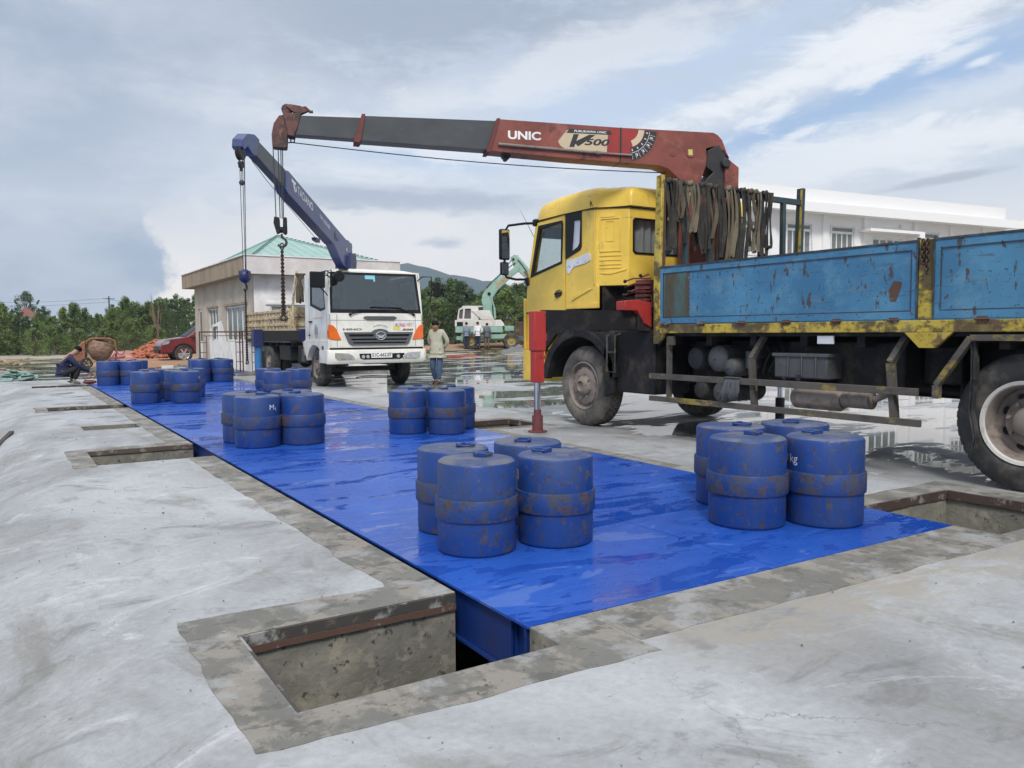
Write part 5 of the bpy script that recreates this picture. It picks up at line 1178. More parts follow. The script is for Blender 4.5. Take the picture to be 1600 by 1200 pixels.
cab.box((UL, 1.87, 1.04), (UR, 1.90, 2.68)); cab.box((UL + .03, .03, .95), (UR - .03, 1.87, .99))
cab.build('cab_body', M['cab_white'], ht, bevel=.012)
rf = MB(); nx = 22; st = [(.155, 0), (.16, .035), (.22, .07), (.4, .10), (.9, .115), (1.5, .11), (1.85, .08), (1.92, 0)]
for (y, h) in st:
    for i in range(nx + 1):
        t = -1 + 2 * i / nx; tt = math.copysign(abs(t) ** .6, t); rf.v.append(Vector((UC + tt * ((UR - UL) / 2 - .045), y, 2.665 + h * (1 - abs(tt) ** 6) ** .6)))
for a in range(len(st) - 1):
    for i in range(nx): rf.f.append((a * (nx + 1) + i, a * (nx + 1) + i + 1, (a + 1) * (nx + 1) + i + 1, (a + 1) * (nx + 1) + i))
rf.build('roof', M['cab_white'], ht, smooth=50)
ws = MB(); ws.plate([(UL + .03, 1.725), (UR - .03, 1.725), (UR - .09, 2.665), (UL + .09, 2.665)], fr, -.004, .006, holes=[[(UL + .085, 1.81), (UR - .085, 1.81), (UR - .14, 2.61), (UL + .14, 2.61)]])
wo_ = ws.build('windscreen', M['hino_black'], ht, bevel=.004)
ws = MB(); ws.plate([(UL + .05, 1.75), (UR - .05, 1.75), (UR - .10, 2.65), (UL + .10, 2.65)], fr, -.012, -.008); ws.build('pane', M['glass_tint'], wo_)
ws = MB(); ws.plate([(.845, 2.515), (1.09, 2.515), (1.09, 2.635), (.845, 2.635)], fr, -.007, -.005); ws.plate([(1.05, 2.46), (1.09, 2.46), (1.09, 2.515), (1.05, 2.515)], fr, -.007, -.005); ws.build('sun_sticker', mat('sticker_cyan', (.25, .62, .75), .5), wo_)
ws = MB(); ws.plate([(1.56, 1.75), (1.83, 1.75), (1.74, 1.83), (1.66, 1.83)], fr, -.02, -.017); ws.plate([(.98, 1.755), (1.09, 1.755), (1.09, 1.79), (.98, 1.79)], fr, -.02, -.017); ws.build('papers', M['sticker_white'], wo_)
for nm, sf in (('door_window', sL), ('door_window', sR)):
    ws = MB(); ws.plate([(.28, 1.815), (.63, 1.775), (1.45, 1.93), (1.43, 2.545), (.40, 2.575)], sf, -.004, .006, holes=[[(.33, 1.86), (.62, 1.83), (1.39, 1.97), (1.37, 2.50), (.45, 2.525)]]); o = ws.build(nm, M['hino_black'], ht)
    ws = MB(); ws.plate([(.29, 1.83), (.63, 1.80), (1.43, 1.94), (1.41, 2.53), (.42, 2.56)], sf, -.014, -.01); ws.build('pane', M['glass_tint'], o)
# interior
ws = MB(); ws.box((.0, .12, 1.45), (2.15, .55, 1.80)); ws.build('dashboard', M['hino_trim'], ht, bevel=.03)
ws = MB()
for x in (.15, 1.45):
    ws = MB(); ws.box((x, .9, 1.25), (x + .5, 1.35, 1.42)); ws.box((x, 1.35, 1.4), (x + .5, 1.5, 2.1)); ws.build('seat', M['seat_grey'], ht, bevel=.04)
ws = MB(); c0 = Vector((1.62, .66, 1.86)); ax = Vector((0, .5, .86)).normalized(); ws.tube(ws.ring(c0, ax, .22, 24), .014, 8, closed=True); ws.bar(c0 - Vector((.2, 0, 0)), c0 + Vector((.2, 0, 0)), .03, .02); ws.build('steering_wheel', M['hino_trim'], ht)
ws = MB(); ws.box((.9, .16, 1.80), (.98, .2, 1.93)); ws.ball((.94, .18, 1.95), .035); ws.build('ornament', M['fresh_red'], ht)
ws = MB(); ws.box((.75, 1.5, 1.7), (.79, 1.53, 2.4)); ws.box((.9, 1.5, 1.7), (.96, 1.53, 2.3)); ws.box((.2, 1.52, 1.75), (.65, 1.55, 2.35)); ws.build('rear_glazing', M['sticker_white'], ht)
# wipers, grab handle
ws = MB(); ws.bar(fr(.42, 1.70, .03), fr(.80, 1.80, .03), .03, .018); ws.bar(fr(.62, 1.80, .035), fr(1.35, 1.795, .035), .014, .022); ws.bar(fr(1.99, 1.70, .03), fr(1.60, 1.86, .03), .03, .018); ws.bar(fr(.92, 1.865, .035), fr(1.68, 1.85, .035), .014, .022)
ws.cyl(fr(.42, 1.69, 0), fr(.42, 1.69, .035), .03, n=12); ws.cyl(fr(1.99, 1.69, 0), fr(1.99, 1.69, .035), .03, n=12); ws.build('wiper', M['hino_black'], ht)
ws = MB(); ws.plate([(.74, 1.60), (.80, 1.575), (1.50, 1.575), (1.56, 1.60), (1.56, 1.63), (1.50, 1.655), (.80, 1.655), (.74, 1.63)], fr, .001, .012, holes=[[(.83, 1.59), (1.47, 1.59), (1.47, 1.61), (.83, 1.61)]]); ws.tube([fr(.80, 1.60, .01), fr(.83, 1.595, .035), fr(1.47, 1.595, .035), fr(1.50, 1.60, .01)], .013, 8)
ws.build('grab_handle', M['hino_trim'], ht, bevel=.003)
ws = MB(); ws.plate([(UL + .02, 1.555), (UR - .02, 1.555), (UR - .02, 1.563), (UL + .02, 1.563)], fr, .0005, .003); ws.plate([(.105, .95), (.113, .95), (.113, 1.70), (.105, 1.70)], fr, .0005, .003); ws.plate([(2.035, .95), (2.043, .95), (2.043, 1.70), (2.035, 1.70)], fr, .0005, .003); ws.build('panel_seam', M['hino_trim'], ht, smooth=0)
# corner lamps
for sg in (1, -1):
    xx = lambda u: u if sg == 1 else UL + UR - u
    ws = MB(); ws.plate([(xx(UL - .002), 1.47), (xx(.03), 1.43), (xx(.10), 1.34), (xx(.20), 1.11), (xx(-.02), 1.12), (xx(UL - .002), 1.14)], fr, .001, .022)
    sf = sL if sg == 1 else sR; ws.plate([(-.015, 1.14), (.09, 1.16), (.10, 1.30), (.05, 1.44), (-.015, 1.47)], sf, .001, .018); ws.build('indicator', M['orange_lens'], ht, bevel=.006)
# grille
ws = MB(); ws.plate([(.265, 1.285), (.92, 1.285), (1.0, 1.34), (1.14, 1.365), (1.28, 1.34), (1.36, 1.285), (1.965, 1.285), (1.86, 1.03), (1.80, .985), (.45, .985), (.37, 1.03)], fr, .001, .03, holes=[[(.37, 1.235), (.98, 1.235), (.98, 1.18), (.40, 1.18)], [(1.30, 1.235), (1.89, 1.235), (1.86, 1.18), (1.30, 1.18)], [(.43, 1.135), (1.83, 1.135), (1.80, 1.095), (.45, 1.095)], [(.47, 1.055), (1.79, 1.055), (1.77, 1.02), (.49, 1.02)]])
go = ws.build('grille', M['hino_trim'], ht, bevel=.005)
ws = MB(); ws.plate([(.33, 1.26), (1.93, 1.26), (1.82, 1.0), (.43, 1.0)], fr, .0015, .004); ws.build('grille_backing', M['hino_black'], go)
ws = MB(); ws.tube([fr(1.145 + .118 * math.cos(a), 1.20 + .092 * math.sin(a), .04) for a in [k * math.pi / 14 for k in range(28)]], .013, 8, closed=True)
ws.plate([(1.06, 1.20), (1.03, 1.24), (1.12, 1.205), (1.17, 1.205), (1.26, 1.24), (1.23, 1.20), (1.20, 1.15), (1.09, 1.15)], fr, .034, .046); ws.build('badge', M['logo_chrome'], go)
text_mesh('HINO', lambda u, v, w_: fr(u, v, .004), M['steel_grey'], 'lettering', ht, .25, .70, 1.325, 1.375, bold=.04)
mat('letter_maroon', (.10, .015, .02), .5)
text_mesh('500', lambda u, v, w_: fr(u, v, .004), M['letter_maroon'], 'lettering', ht, 1.70, 1.98, 1.315, 1.365, shear=.15, bold=.04)
def arcf(u, v, w_):
    a = (u - 1.145) / .42; return fr(1.145 + (.30 + v) * math.sin(a), 1.13 + (.30 + v) * math.cos(a), .004)
text_mesh('TRƯỜNG LONG', arcf, M['steel_grey'], 'lettering', ht, 1.145 - .245, 1.145 + .245, .0, .042, bold=.01)
mat('sticker_yellowgreen', (.70, .72, .20), .5, 0, [((.72, .45, .5), 8, .5, .55, .8)])
ws = MB(); ws.plate([(1.46, 1.33), (1.70, 1.31), (1.70, 1.40), (2.02, 1.42), (2.02, 1.55), (1.5, 1.53)], fr, .001, .002); so = ws.build('bonnet_sticker', M['sticker_white'], ht, smooth=0)
ws = MB(); ws.plate([(1.46, 1.33), (1.66, 1.32), (1.64, 1.42), (1.48, 1.44)], fr, .0022, .003); ws.build('sticker_patch', M['sticker_yellowgreen'], so, smooth=0)
text_mesh('ĐƯỜNG', lambda u, v, w_: fr(u, v, .004), mat('letter_red', (.62, .02, .06), .5), 'lettering', so, 1.53, 1.77, 1.405, 1.51, bold=.03)
text_mesh('VIỆT', lambda u, v, w_: fr(u, v, .004), mat('letter_orange', (.75, .30, .04), .5), 'lettering', so, 1.79, 1.96, 1.41, 1.505, bold=.03)
# bumper
ws = MB()
def bmp(u, v, w_): return (u, -.06 - w_ + .30 * max(0, abs(u - UC) - .98) ** 1.6, v)
us = [UL - .07 + (UR - UL + .14) * i / 28 for i in range(29)]
def strip(mb, zs, ws_):
    n = len(zs); base = len(mb.v)
    for u in us:
        for z, w_ in zip(zs, ws_): mb.v.append(Vector(bmp(u, z, w_)))
    for i in range(28):
        for k in range(n - 1): mb.f.append((base + i * n + k, base + i * n + k + 1, base + (i + 1) * n + k + 1, base + (i + 1) * n + k))
strip(ws, [.87, .885, .86, .70, .60, .56, .58], [-.10, .0, .015, .02, .01, -.02, -.10])
ws.box((UL - .075, .0, .58), (UL - .05, .55, .87)); ws.box((UR + .05, .0, .58), (UR + .075, .55, .87)); bo = ws.build('bumper', M['cab_white'], ht, smooth=45)
bo.modifiers.new('s', 'SOLIDIFY').thickness = .012
ws = MB(); ws.box((UL, -.03, .885), (UR, .02, .925)); ws.build('bumper_gap', M['hino_black'], ht)
for sg in (1, -1):
    xx = lambda u: u if sg == 1 else UL + UR - u
    ws = MB(); ws.plate([(xx(.02), .82), (xx(.36), .80), (xx(.46), .74), (xx(.50), .66), (xx(.10), .65), (xx(.03), .70)], bmp, .012, .030); lo = ws.build('headlight', M['lamp_lens'], ht, bevel=.008)
    ws = MB(); ws.cyl(bmp(xx(.20), .73, .03), bmp(xx(.20), .73, .045), .055, n=20); ws.cyl(bmp(xx(.36), .72, .03), bmp(xx(.36), .72, .042), .04, n=20); ws.build('lamp', M['logo_chrome'], lo)
ws = MB(); ws.plate([(.60, .79), (1.72, .79), (1.68, .68), (1.60, .655), (.70, .655), (.62, .68)], bmp, .018, .026); ws.build('lower_grille', M['hino_black'], ht)
ws = MB()
for u in (.69, .80, 1.55): ws.cyl(bmp(u, .72, .026), bmp(u, .72, .045), .04, n=18)
ws.build('fog_lamp', M['lamp_lens'], ht)
ws = MB(); ws.plate([(.885, .69), (1.40, .69), (1.40, .82), (.885, .82)], bmp, .03, .036); po = ws.build('number_plate', M['label_white'], ht)
text_mesh('51C-662.07', lambda u, v, w_: bmp(u, v, .038), M['label_black'], 'lettering', po, .905, 1.38, .715, .80, bold=.02)
# front wing, step, door details
ws = MB()
aw = [(1.08 + .78 * math.cos(a), .47 + .62 * math.sin(a)) for a in [R(165 - 10 * i) for i in range(16)]]
ai = [(1.08 + .66 * math.cos(a), .47 + .52 * math.sin(a)) for a in [R(15 + 10 * i) for i in range(16)]]
ws.plate([(.02, .60)] + [(.26, .60)] + list(reversed(ai)) + [(1.98, .98)] + [(1.98, 1.06)] + [(1.85, 1.10), (.0, 1.10)], sL, -.25, .03); ws.build('wing', M['cab_white'], ht, bevel=.01)
ws = MB(); ws.plate([(.02, .60)] + [(.26, .60)] + list(reversed(ai)) + [(1.98, .98)] + [(1.98, 1.06)] + [(1.85, 1.10), (.0, 1.10)], sR, -.25, .03)
ws.build('wing', M['cab_white'], ht, bevel=.01)
ws = MB(); ws.cyl(sL(.38, .93, .03), sL(.38, .93, .06), .045, n=14); ws.build('side_lamp', M['hino_trim'], ht)
ws = MB(); ws.plate([(1.55, 1.10), (1.562, 1.10), (1.562, 2.6), (1.55, 2.6)], sL, .0005, .003); ws.plate([(.16, 1.10), (.17, 1.10), (.17, 1.7), (.16, 1.7)], sL, .0005, .003); ws.build('door_seam', M['hino_trim'], ht, smooth=0)
ws = MB(); ws.box((UL - .04, 1.33, 1.52), (UL, 1.5, 1.56)); ws.box((UL - .03, 1.5, 1.20), (UL, 1.55, 1.24)); ws.build('door_handle', M['hino_black'], ht, bevel=.005)
text_mesh('TRƯỜNG LONG', lambda u, v, w_: (UL - .002, u, v), M['letter_orange'], 'lettering', ht, 1.20, .55, 1.60, 1.65)
ws = MB(); ws.tube([(UL - .003, 1.0 + .11 * math.cos(a), 1.32 + .15 * math.sin(a)) for a in [k * math.pi / 10 for k in range(20)]], .006, 5, closed=True)
for q in (-.06, 0, .06): ws.box((UL - .004, 1.0 + q - .012, 1.22), (UL - .001, 1.0 + q + .012, 1.42))
ws.build('door_emblem', M['steel_grey'], ht)
ws = MB(); ws.plate([(.22, .62), (.40, .62), (.40, .68), (.22, .68)], sL, .0305, .032); ws.build('wing_sticker', M['label_white'], ht)
# mirrors
ws = MB(); ws.tube([(UL + .05, .05, 2.62), (UL - .05, -.1, 2.66), (UL - .30, -.16, 2.60), (UL - .32, -.16, 2.35), (UL - .1, -.02, 2.20), (UL + .0, .08, 2.12)], .014, 8); ws.tube([(UL + .12, .14, 2.66), (UL + .02, -.14, 2.68), (UL - .15, -.2, 2.62), (UL + .05, -.12, 2.45)], .010, 6); ws.tube([(UL + .05, .05, 2.55), (UL - .15, -.12, 2.56), (UL - .3, -.15, 2.52)], .010, 6)
ws.tube([(UL + .04, .02, 2.3), (UL + .02, -.05, 1.9), (UL + .06, .0, 1.76)], .010, 6)
mo = ws.build('mirror_arm', M['hino_black'], ht)
ws = MB(); ws.box((UL - .47, -.20, 2.27), (UL - .13, -.12, 2.63)); ws.build('mirror_housing', M['hino_black'], mo, bevel=.025); ws = MB(); ws.lathe([(0, 0), (.10, .0), (.13, .03), (.08, .07), (0, .08)], (UL + .22, -.14, 2.55), (0, 1, 0), 16); ws.build('round_mirror', M['hino_black'], mo)
ws = MB(); ws.tube([(UR - .06, .14, 2.50), (UR + .02, .02, 2.60), (UR + .22, -.06, 2.60), (UR + .24, -.06, 2.30), (UR + .20, -.04, 2.05), (UR + .0, .04, 1.80)], .014, 8); ws.tube([(UR + .24, -.06, 2.30), (UR + .34, -.08, 2.30)], .012, 6); m2 = ws.build('mirror_arm', M['hino_black'], ht)
ws = MB(); ws.box((UR + .27, -.12, 2.12), (UR + .44, -.04, 2.48)); ws.build('mirror_housing', M['hino_black'], m2, bevel=.025)
ws = MB(); ws.box((UL + .30, .10, 2.72), (UL + .52, .2, 2.745)); ws.build('roof_bracket', M['hino_black'], ht, bevel=.006)
# wheels, axle, chassis
def wheel2(parent, x, y, rad, sx, width=.26, dual=False):
    e = bpy.data.objects.new('wheel', None); COL.objects.link(e); e.parent = parent; e.location = (x, y, 0); OFF[e] = Vector((x, y, 0))
    t = MB(); prof = [(rad * .58, .01), (rad * .70, -.006), (rad * .88, 0), (rad * .965, .03), (rad, .055), (rad, width - .055), (rad * .96, width - .02), (rad * .58, width)]
    t.lathe(prof, (x, y, rad), (-sx, 0, 0), 40)
    for k in range(5): t.lathe([(rad + .001, .05 + k * (width - .12) / 4.5), (rad + .009, .055 + k * (width - .12) / 4.5), (rad + .009, .05 + (k + .72) * (width - .12) / 4.5), (rad + .001, .055 + (k + .72) * (width - .12) / 4.5)], (x, y, rad), (-sx, 0, 0), 40)
    if dual: t.lathe([(rad * .6, width + .04), (rad * .96, width + .06), (rad, width + .09), (rad, width * 2), (rad * .95, width * 2 + .04), (rad * .6, width * 2 + .05)], (x, y, rad), (-sx, 0, 0), 40)
    t.build('tyre', M['tyre_dark'], e)
    r_ = MB(); r_.lathe([(rad * .585, .0), (rad * .55, .012), (rad * .5, .07), (rad * .42, .075), (rad * .34, .03), (rad * .2, .03), (rad * .18, -.03), (0, -.035)], (x, y, rad), (-sx, 0, 0), 32)
    for i in range(10):
        a = 2 * math.pi * i / 10; r_.cyl((x - sx * .03, y + rad * .30 * math.cos(a), rad + rad * .30 * math.sin(a)), (x + sx * .0, y + rad * .30 * math.cos(a), rad + rad * .30 * math.sin(a)), .018, n=6)
    r_.build('rim', M['wheel_dusty'], e)
wheel2(ht, UL + .02, 1.10, .46, -1); wheel2(ht, UR - .02, 1.10, .46, 1)
wheel2(ht, UL + .05, 5.9, .46, -1, dual=True); wheel2(ht, UR - .05, 5.9, .46, 1, dual=True)
ws = MB(); ws.bar((.2, 1.1, .40), (1.95, 1.1, .40), .10, .12, (0, 0, 1)); ws.bar((.2, 1.1, .46), (.5, 1.1, .38), .08, .08); ws.tube([(.25, .9, .42), (1.9, .95, .40)], .02, 6)
ws.cyl((.2, 5.9, .46), (1.95, 5.9, .46), .07, n=12); ws.ball((1.07, 5.9, .46), .2)
for x in (.5, 1.65): ws.bar((x, .5, .52), (x, 1.8, .52), .07, .06)
ws.build('axle', M['dark_steel'], ht)
ws = MB(); ws.box((.65, .1, .62), (.73, 8.6, .86)); ws.box((1.42, .1, .62), (1.50, 8.6, .86)); ws.box((.75, .3, .55), (1.4, 1.8, 1.0)); ws.box((.1, 2.3, .5), (.55, 3.2, .95)); ws.box((1.6, 2.3, .45), (2.1, 3.6, .9)); ws.box((-.0, 3.6, .55), (.5, 4.7, .95))
for y in (2.2, 3.4, 4.6, 6.8, 8.2): ws.box((.73, y, .65), (1.42, y + .08, .84))
ws.build('chassis', M['black_dirty'], ht, bevel=.01)
ws = MB(); ws.box((.02, 2.42, .55), (.16, 2.62, .86)); ws.build('fuse_box', M['tank_grey'], ht, bevel=.01)
for u_ in (UL, UR - .55):
    ws = MB(); ws.box((u_, 6.55, .12), (u_ + .55, 6.57, .75)); ws.build('mud_flap', M['rubber'], ht)
# bed
ws = MB(); ws.box((UL, 3.35, 1.02), (UR, 8.62, 1.10))
for y in (3.5, 4.3, 5.1, 5.9, 6.7, 7.5, 8.3): ws.box((UL + .1, y, .9), (UR - .1, y + .07, 1.02))
ws.build('bed_floor', M['dark_steel'], ht)
for y0, y1 in ((3.40, 5.85), (5.95, 8.60)):
    for fn in (sL, sR):
        ws = MB(); ws.plate([(y0, 1.10), (y1, 1.10), (y1, 1.92), (y0, 1.92)], fn, -.05, -.02)
        for z in (1.11, 1.28, 1.47, 1.66, 1.84): ws.plate([(y0, z), (y1, z), (y1, z + .07), (y0, z + .07)], fn, -.02, .02)
        k = y0 + .02
        while k < y1 - .04: ws.plate([(k, 1.10), (k + .05, 1.10), (k + .05, 1.92), (k, 1.92)], fn, -.021, .012); k += .40
        ws.build('side_board', M['bed_cream'], ht, bevel=.008)
ws = MB(); ws.box((UL + .02, 3.30, 1.10), (UR - .02, 3.34, 1.95))
for z in (1.2, 1.45, 1.7): ws.box((UL + .02, 3.27, z), (UR - .02, 3.30, z + .08))
ws.build('headboard', M['bed_cream'], ht, bevel=.006)
ws = MB(); ws.box((UL + .02, 8.6, 1.10), (UR - .02, 8.64, 1.92)); ws.build('tailboard', M['bed_cream'], ht, bevel=.006)
ws = MB(); ws.tube([(UL - .02, 2.95, 1.45), (UL - .0, 2.95, 2.1), (UL + .03, 2.95, 2.5), (UL + .10, 2.95, 2.86)], [.035, .034, .032, .03], 8); ws.box((UL - .03, 2.9, 1.1), (UL + .04, 2.98, 1.5)); ws.build('corner_post', M['bed_cream'], ht)
# crane: outrigger, column, boom (local frame)
BX, BY = 1.12, 2.35
ws = MB(); ws.box((-1.02, BY - .1, 1.08), (2.4, BY + .12, 1.34)); ws.box((.6, BY - .25, .8), (1.65, BY + .3, 1.3)); ws.build('stabiliser_beam', M['boom_edge'], ht, bevel=.008)
ws = MB(); ws.box((-.10, BY - .13, 1.06), (.35, BY + .15, 1.38)); ws.build('beam_housing', M['tadano_navy'], ht, bevel=.01)
ws = MB(); ws.box((-1.24, BY - .12, .95), (-1.02, BY + .14, 1.37)); lo = ws.build('stabiliser_leg', M['tadano_navy'], ht, bevel=.008)
ws = MB(); ws.cyl((-1.12, BY, .32), (-1.12, BY, .96), .085, n=20); ws.build('leg_cylinder', M['leg_blue'], lo)
ws = MB(); ws.cyl((-1.12, BY, .02), (-1.12, BY, .34), .04, n=16); ws.cyl((-1.12, BY, .0), (-1.12, BY, .025), .12, n=20); ws.build('foot', M['chrome_rod'], lo)
ws = MB(); ws.plate([(-.22, 1.06), (-.02, 1.06), (-.06, .72), (-.18, .72)], lambda u, v, w_: (u + .15, BY - .16 - w_, v), 0, .1); ws.build('beam_block', M['bed_cream'], ht, bevel=.01)
al = R(-2); ca, sa = math.cos(-al), math.sin(-al)
B0 = Vector((6.33, 17.6)) + Matrix.Rotation(al, 2) @ Vector((BX, BY))
dW = (Vector((3.5, 14.3)) - B0).normalized(); dLc = Matrix.Rotation(-al, 2) @ dW
TD = Vector((dLc.x, dLc.y, 0)); TN = Vector((TD.y, -TD.x, 0)); TN = TN if TN.y < 0 or TN.x < 0 else -TN
TN = Vector((TD.y, -TD.x, 0))
if TN.x < 0: TN = -TN
def tf(s, z, w_): return Vector((BX, BY, 0)) + TD * s + TN * w_ + Vector((0, 0, z))
ws = MB(); ws.cyl((BX, BY, 1.3), (BX, BY, 2.75), .18, n=24); ws.plate([(-.25, 2.65), (.25, 2.65), (.15, 3.25), (-.35, 3.35), (-.45, 3.1)], tf, -.2, .2); ws.build('crane_column', M['tadano_navy'], ht, bevel=.01)
ws = MB(); ws.plate([(-.35, 3.50), (-.05, 3.64), (.25, 3.64), (4.56, 4.51), (4.70, 4.46), (4.74, 4.12), (4.6, 4.06), (1.35, 3.40), (.9, 3.14), (.5, 2.95), (.05, 2.90), (-.35, 3.10)], tf, -.11, .11); bo = ws.build('main_boom', M['tadano_blue'], ht, bevel=.012)
ws = MB(); ws.plate([(4.6, 4.50), (6.10, 4.74), (6.30, 4.62), (6.32, 4.50), (6.2, 4.45), (4.6, 4.13)], tf, -.085, .085); b2 = ws.build('boom_section', M['boom_grey'], ht, bevel=.01)
ws = MB(); ws.plate([(1.4, 3.40), (4.6, 4.05), (4.6, 4.065), (1.4, 3.415)], tf, -.112, .112); ws.plate([(2.3, 3.42), (2.6, 3.42), (2.6, 3.36), (2.3, 3.33)], tf, -.05, .05); ws.build('boom_underside', M['tadano_navy'], bo)
ws = MB(); ws.plate([(6.05, 4.76), (6.30, 4.80), (6.60, 4.74), (6.82, 4.60), (6.85, 4.46), (6.78, 4.42), (6.62, 4.52), (6.45, 4.44), (6.28, 4.42), (6.20, 4.50)], tf, -.10, .10); h2 = ws.build('boom_head', M['tadano_blue'], b2, bevel=.012)
ws = MB(); ws.lathe([(0, 0), (.13, 0), (.15, .02), (.12, .05), (.15, .08), (.13, .10), (0, .10)], tf(6.72, 4.40, -.05), TN, 24); ws.build('sheave', M['dark_steel'], h2)
ws = MB(); ws.cyl(tf(6.70, 4.24, 0), tf(6.70, 4.14, 0), .05, n=12); ws.bar(tf(6.58, 4.19, 0), tf(6.82, 4.19, 0), .03, .03); ws.cyl(tf(6.69, 4.14, 0), tf(6.69, 4.08, 0), .025, n=10); ws.build('limit_weight_hanger', M['dark_steel'], h2)
ws = MB(); ws.ball(tf(6.69, 3.88, 0), .05); ws.cyl(tf(6.69, 3.88, 0), tf(6.69, 4.1, 0), .005, n=5); ws.build('limit_weight', M['dark_steel'], h2)
text_mesh('TADANO', lambda u, v, w_: tf(-u, 3.905 + (-u - 2.96) * .205 + v, .1125), M['label_white'], 'lettering', bo, -4.02, -2.98, .02, .19, bold=.012)
ws = MB(); b0 = lambda s, z: (s, 3.905 + (s - 2.96) * .205 + z)
ws.plate([b0(4.38, .20), b0(4.10, .20), b0(4.16, .13), b0(4.36, .13)], tf, .1115, .1125); ws.plate([b0(4.30, .12), b0(4.20, .12), b0(4.12, .0), b0(4.20, .0)], tf, .1115, .1125); ws.plate([b0(4.14, .12), b0(4.09, .12), b0(4.06, .03), b0(4.10, .03)], tf, .1115, .1125); ws.build('maker_mark', M['label_white'], bo, smooth=0)
text_mesh('TM-ZE500', lambda u, v, w_: tf(-u, 3.64 + (-u - 1.55) * .205 + v, .1125), M['label_white'], 'lettering', bo, -2.5, -1.7, .03, .12, bold=.0)
ws = MB(); pts = [(1.15 + .2 * math.cos(a), 3.62 + .13 * math.sin(a)) for a in [R(60 - 20 * i) for i in range(12)]]; ws.plate(pts + [(1.15, 3.60)], tf, .1115, .1125); ws.build('load_chart', M['label_black'], bo, smooth=0)
ws = MB(); ws.plate([(.25, 3.35), (.15, 3.35), (.15, 3.43), (.25, 3.43)], tf, .1115, .1125); ws.build('inspection_label', M['label_yellow'], bo, smooth=0)
ws = MB(); ws.cyl(tf(-.30, 3.52, -.1), tf(-.30, 3.52, .1), .09, n=16); ws.build('pivot_pin', M['steel_grey'], bo)
ws = MB()
for ds, dw in ((.10, .05), (.02, .05), (-.02, -.05), (-.20, -.03)): ws.tube([tf(6.66 + ds, 4.40, dw), tf(6.66 + ds * .5, 2.36, dw * .6)], .006, 6)
ws.tube([tf(6.2, 4.36, 0), tf(5.5, 4.15, 0), tf(4.7, 3.95, 0), tf(2.5, 3.42, 0)], .006, 6)
ws.build('hoist_cable', M['cable_steel'], ht)
ws = MB(); ws.lathe([(0, 0), (.06, 0), (.11, .02), (.12, .05), (.12, .10), (.11, .13), (.06, .15), (0, .15)], tf(6.66, 2.27, -.075), TN, 28); ws.plate([(6.60, 2.36), (6.72, 2.36), (6.71, 2.20), (6.61, 2.20)], tf, -.085, .085); ho = ws.build('hook_block', M['tadano_navy'], ht, bevel=.006)
ws = MB(); hook(ws, tf(6.66, 2.20, 0), .065, -TD, .018); ws.build('hook', M['dark_steel'], ho)
bpy.context.view_layer.update()
wp = ht.matrix_world @ tf(6.66, 0, 0); dw3 = Vector((dW.x, dW.y, 0))
chain_sling('chain_sling', Vector((wp.x, wp.y, 0)), 2.0, .72, -dw3, 'rusty chain sling with small hooks hanging from the round block of the blue crane boom', 4)
# rolled cloth hanging behind the white cab
ws = MB(); c0 = ht.matrix_world @ Vector((UL + .16, 2.9, 0))
for k in range(9):
    a = k * .7; x = c0.x + .07 * math.cos(a); y = c0.y + .05 * math.sin(a)
    ws.tube([(c0.x + .03 * math.cos(a) - .12 + .24 * (k / 8), c0.y, 2.80), (c0.x + .03 * math.cos(a), c0.y + .02 * math.sin(a), 2.62), (x, y, 2.4), (x + .02 * math.sin(k), y, 2.08 + .06 * math.sin(k * 2))], [.03, .018, .032, .028], 7)
o = ws.build('tied_cloth', M['webbing_brown'], None); solo(o, 'brown cloth tied in a bunch and hanging behind the white cab', 'cloth')
# ================================================================ SMALL OFFICE, tan plaster side and white front, green hipped roof
of = thing('small_office', (9.2, 30, 0), 'single storey hut with bare tan side wall, white front and pale green hipped roof', 'building')
X0, X1, Y0, Y1, HT = 6.65, 11.05, 25.44, 34.5, 3.14
def wl(u, v, w_): return (X0 + w_, u, v)
def wf(u, v, w_): return (u, Y0 + w_, v)
WIN = [(26.35, 29.2, 1.03, 2.20), (30.45, 32.0, 1.03, 2.20)]; DOOR = (33.2, 33.85, .05, 2.26)
mb = MB(); mb.plate([(Y0, 0), (DOOR[0], 0), (DOOR[0], DOOR[3]), (DOOR[1], DOOR[3]), (DOOR[1], 0), (Y1, 0), (Y1, HT), (Y0, HT)], wl, 0, .2, holes=[rect(a, b, c, d) for a, b, c, d in WIN]); mb.build('side_wall', M['plaster_tan'], of, smooth=0)
mb = MB(); mb.plate([(X0 + .002, 0), (X1, 0), (X1, HT), (X0 + .002, HT)], wf, -.004, .2, holes=[rect(7.15, 8.75, 1.03, 2.16), rect(9.6, 10.4, .9, 2.16)])
mb.box((X1 - .2, Y0 + .2, 0), (X1, Y1, HT)); mb.box((X0 + .2, Y1 - .2, 0), (X1 - .2, Y1, HT)); mb.build('front_wall', M['plaster_white'], of, smooth=0)
mb = MB(); mb.plate([(Y0 + .0, 0), (31.9, 0), (31.88, .55), (31.95, .95), (31.7, 1.35), (31.4, 1.6), (29.9, 1.75), (29.2, 1.0), (25.44, 1.0)], wl, -.004, -.001, holes=[rect(26.25, 29.1, .985, 1.0) if False else rect(30.5, 31.38, 1.02, 1.55)]); mb.build('fresh_paint', M['plaster_white'], of, smooth=0, label='patch of fresh white paint on the tan wall')
mb = MB(); mb.box((X0 - .38, Y0 - .35, HT - .04), (X0 - .30, Y1 + .5, HT + .50)); mb.box((X0 - .30, Y0 - .27, HT - .04), (X1 + .3, Y1 + .5, HT + .06)); mb.build('side_fascia', M['fascia_tan'], of, smooth=0)
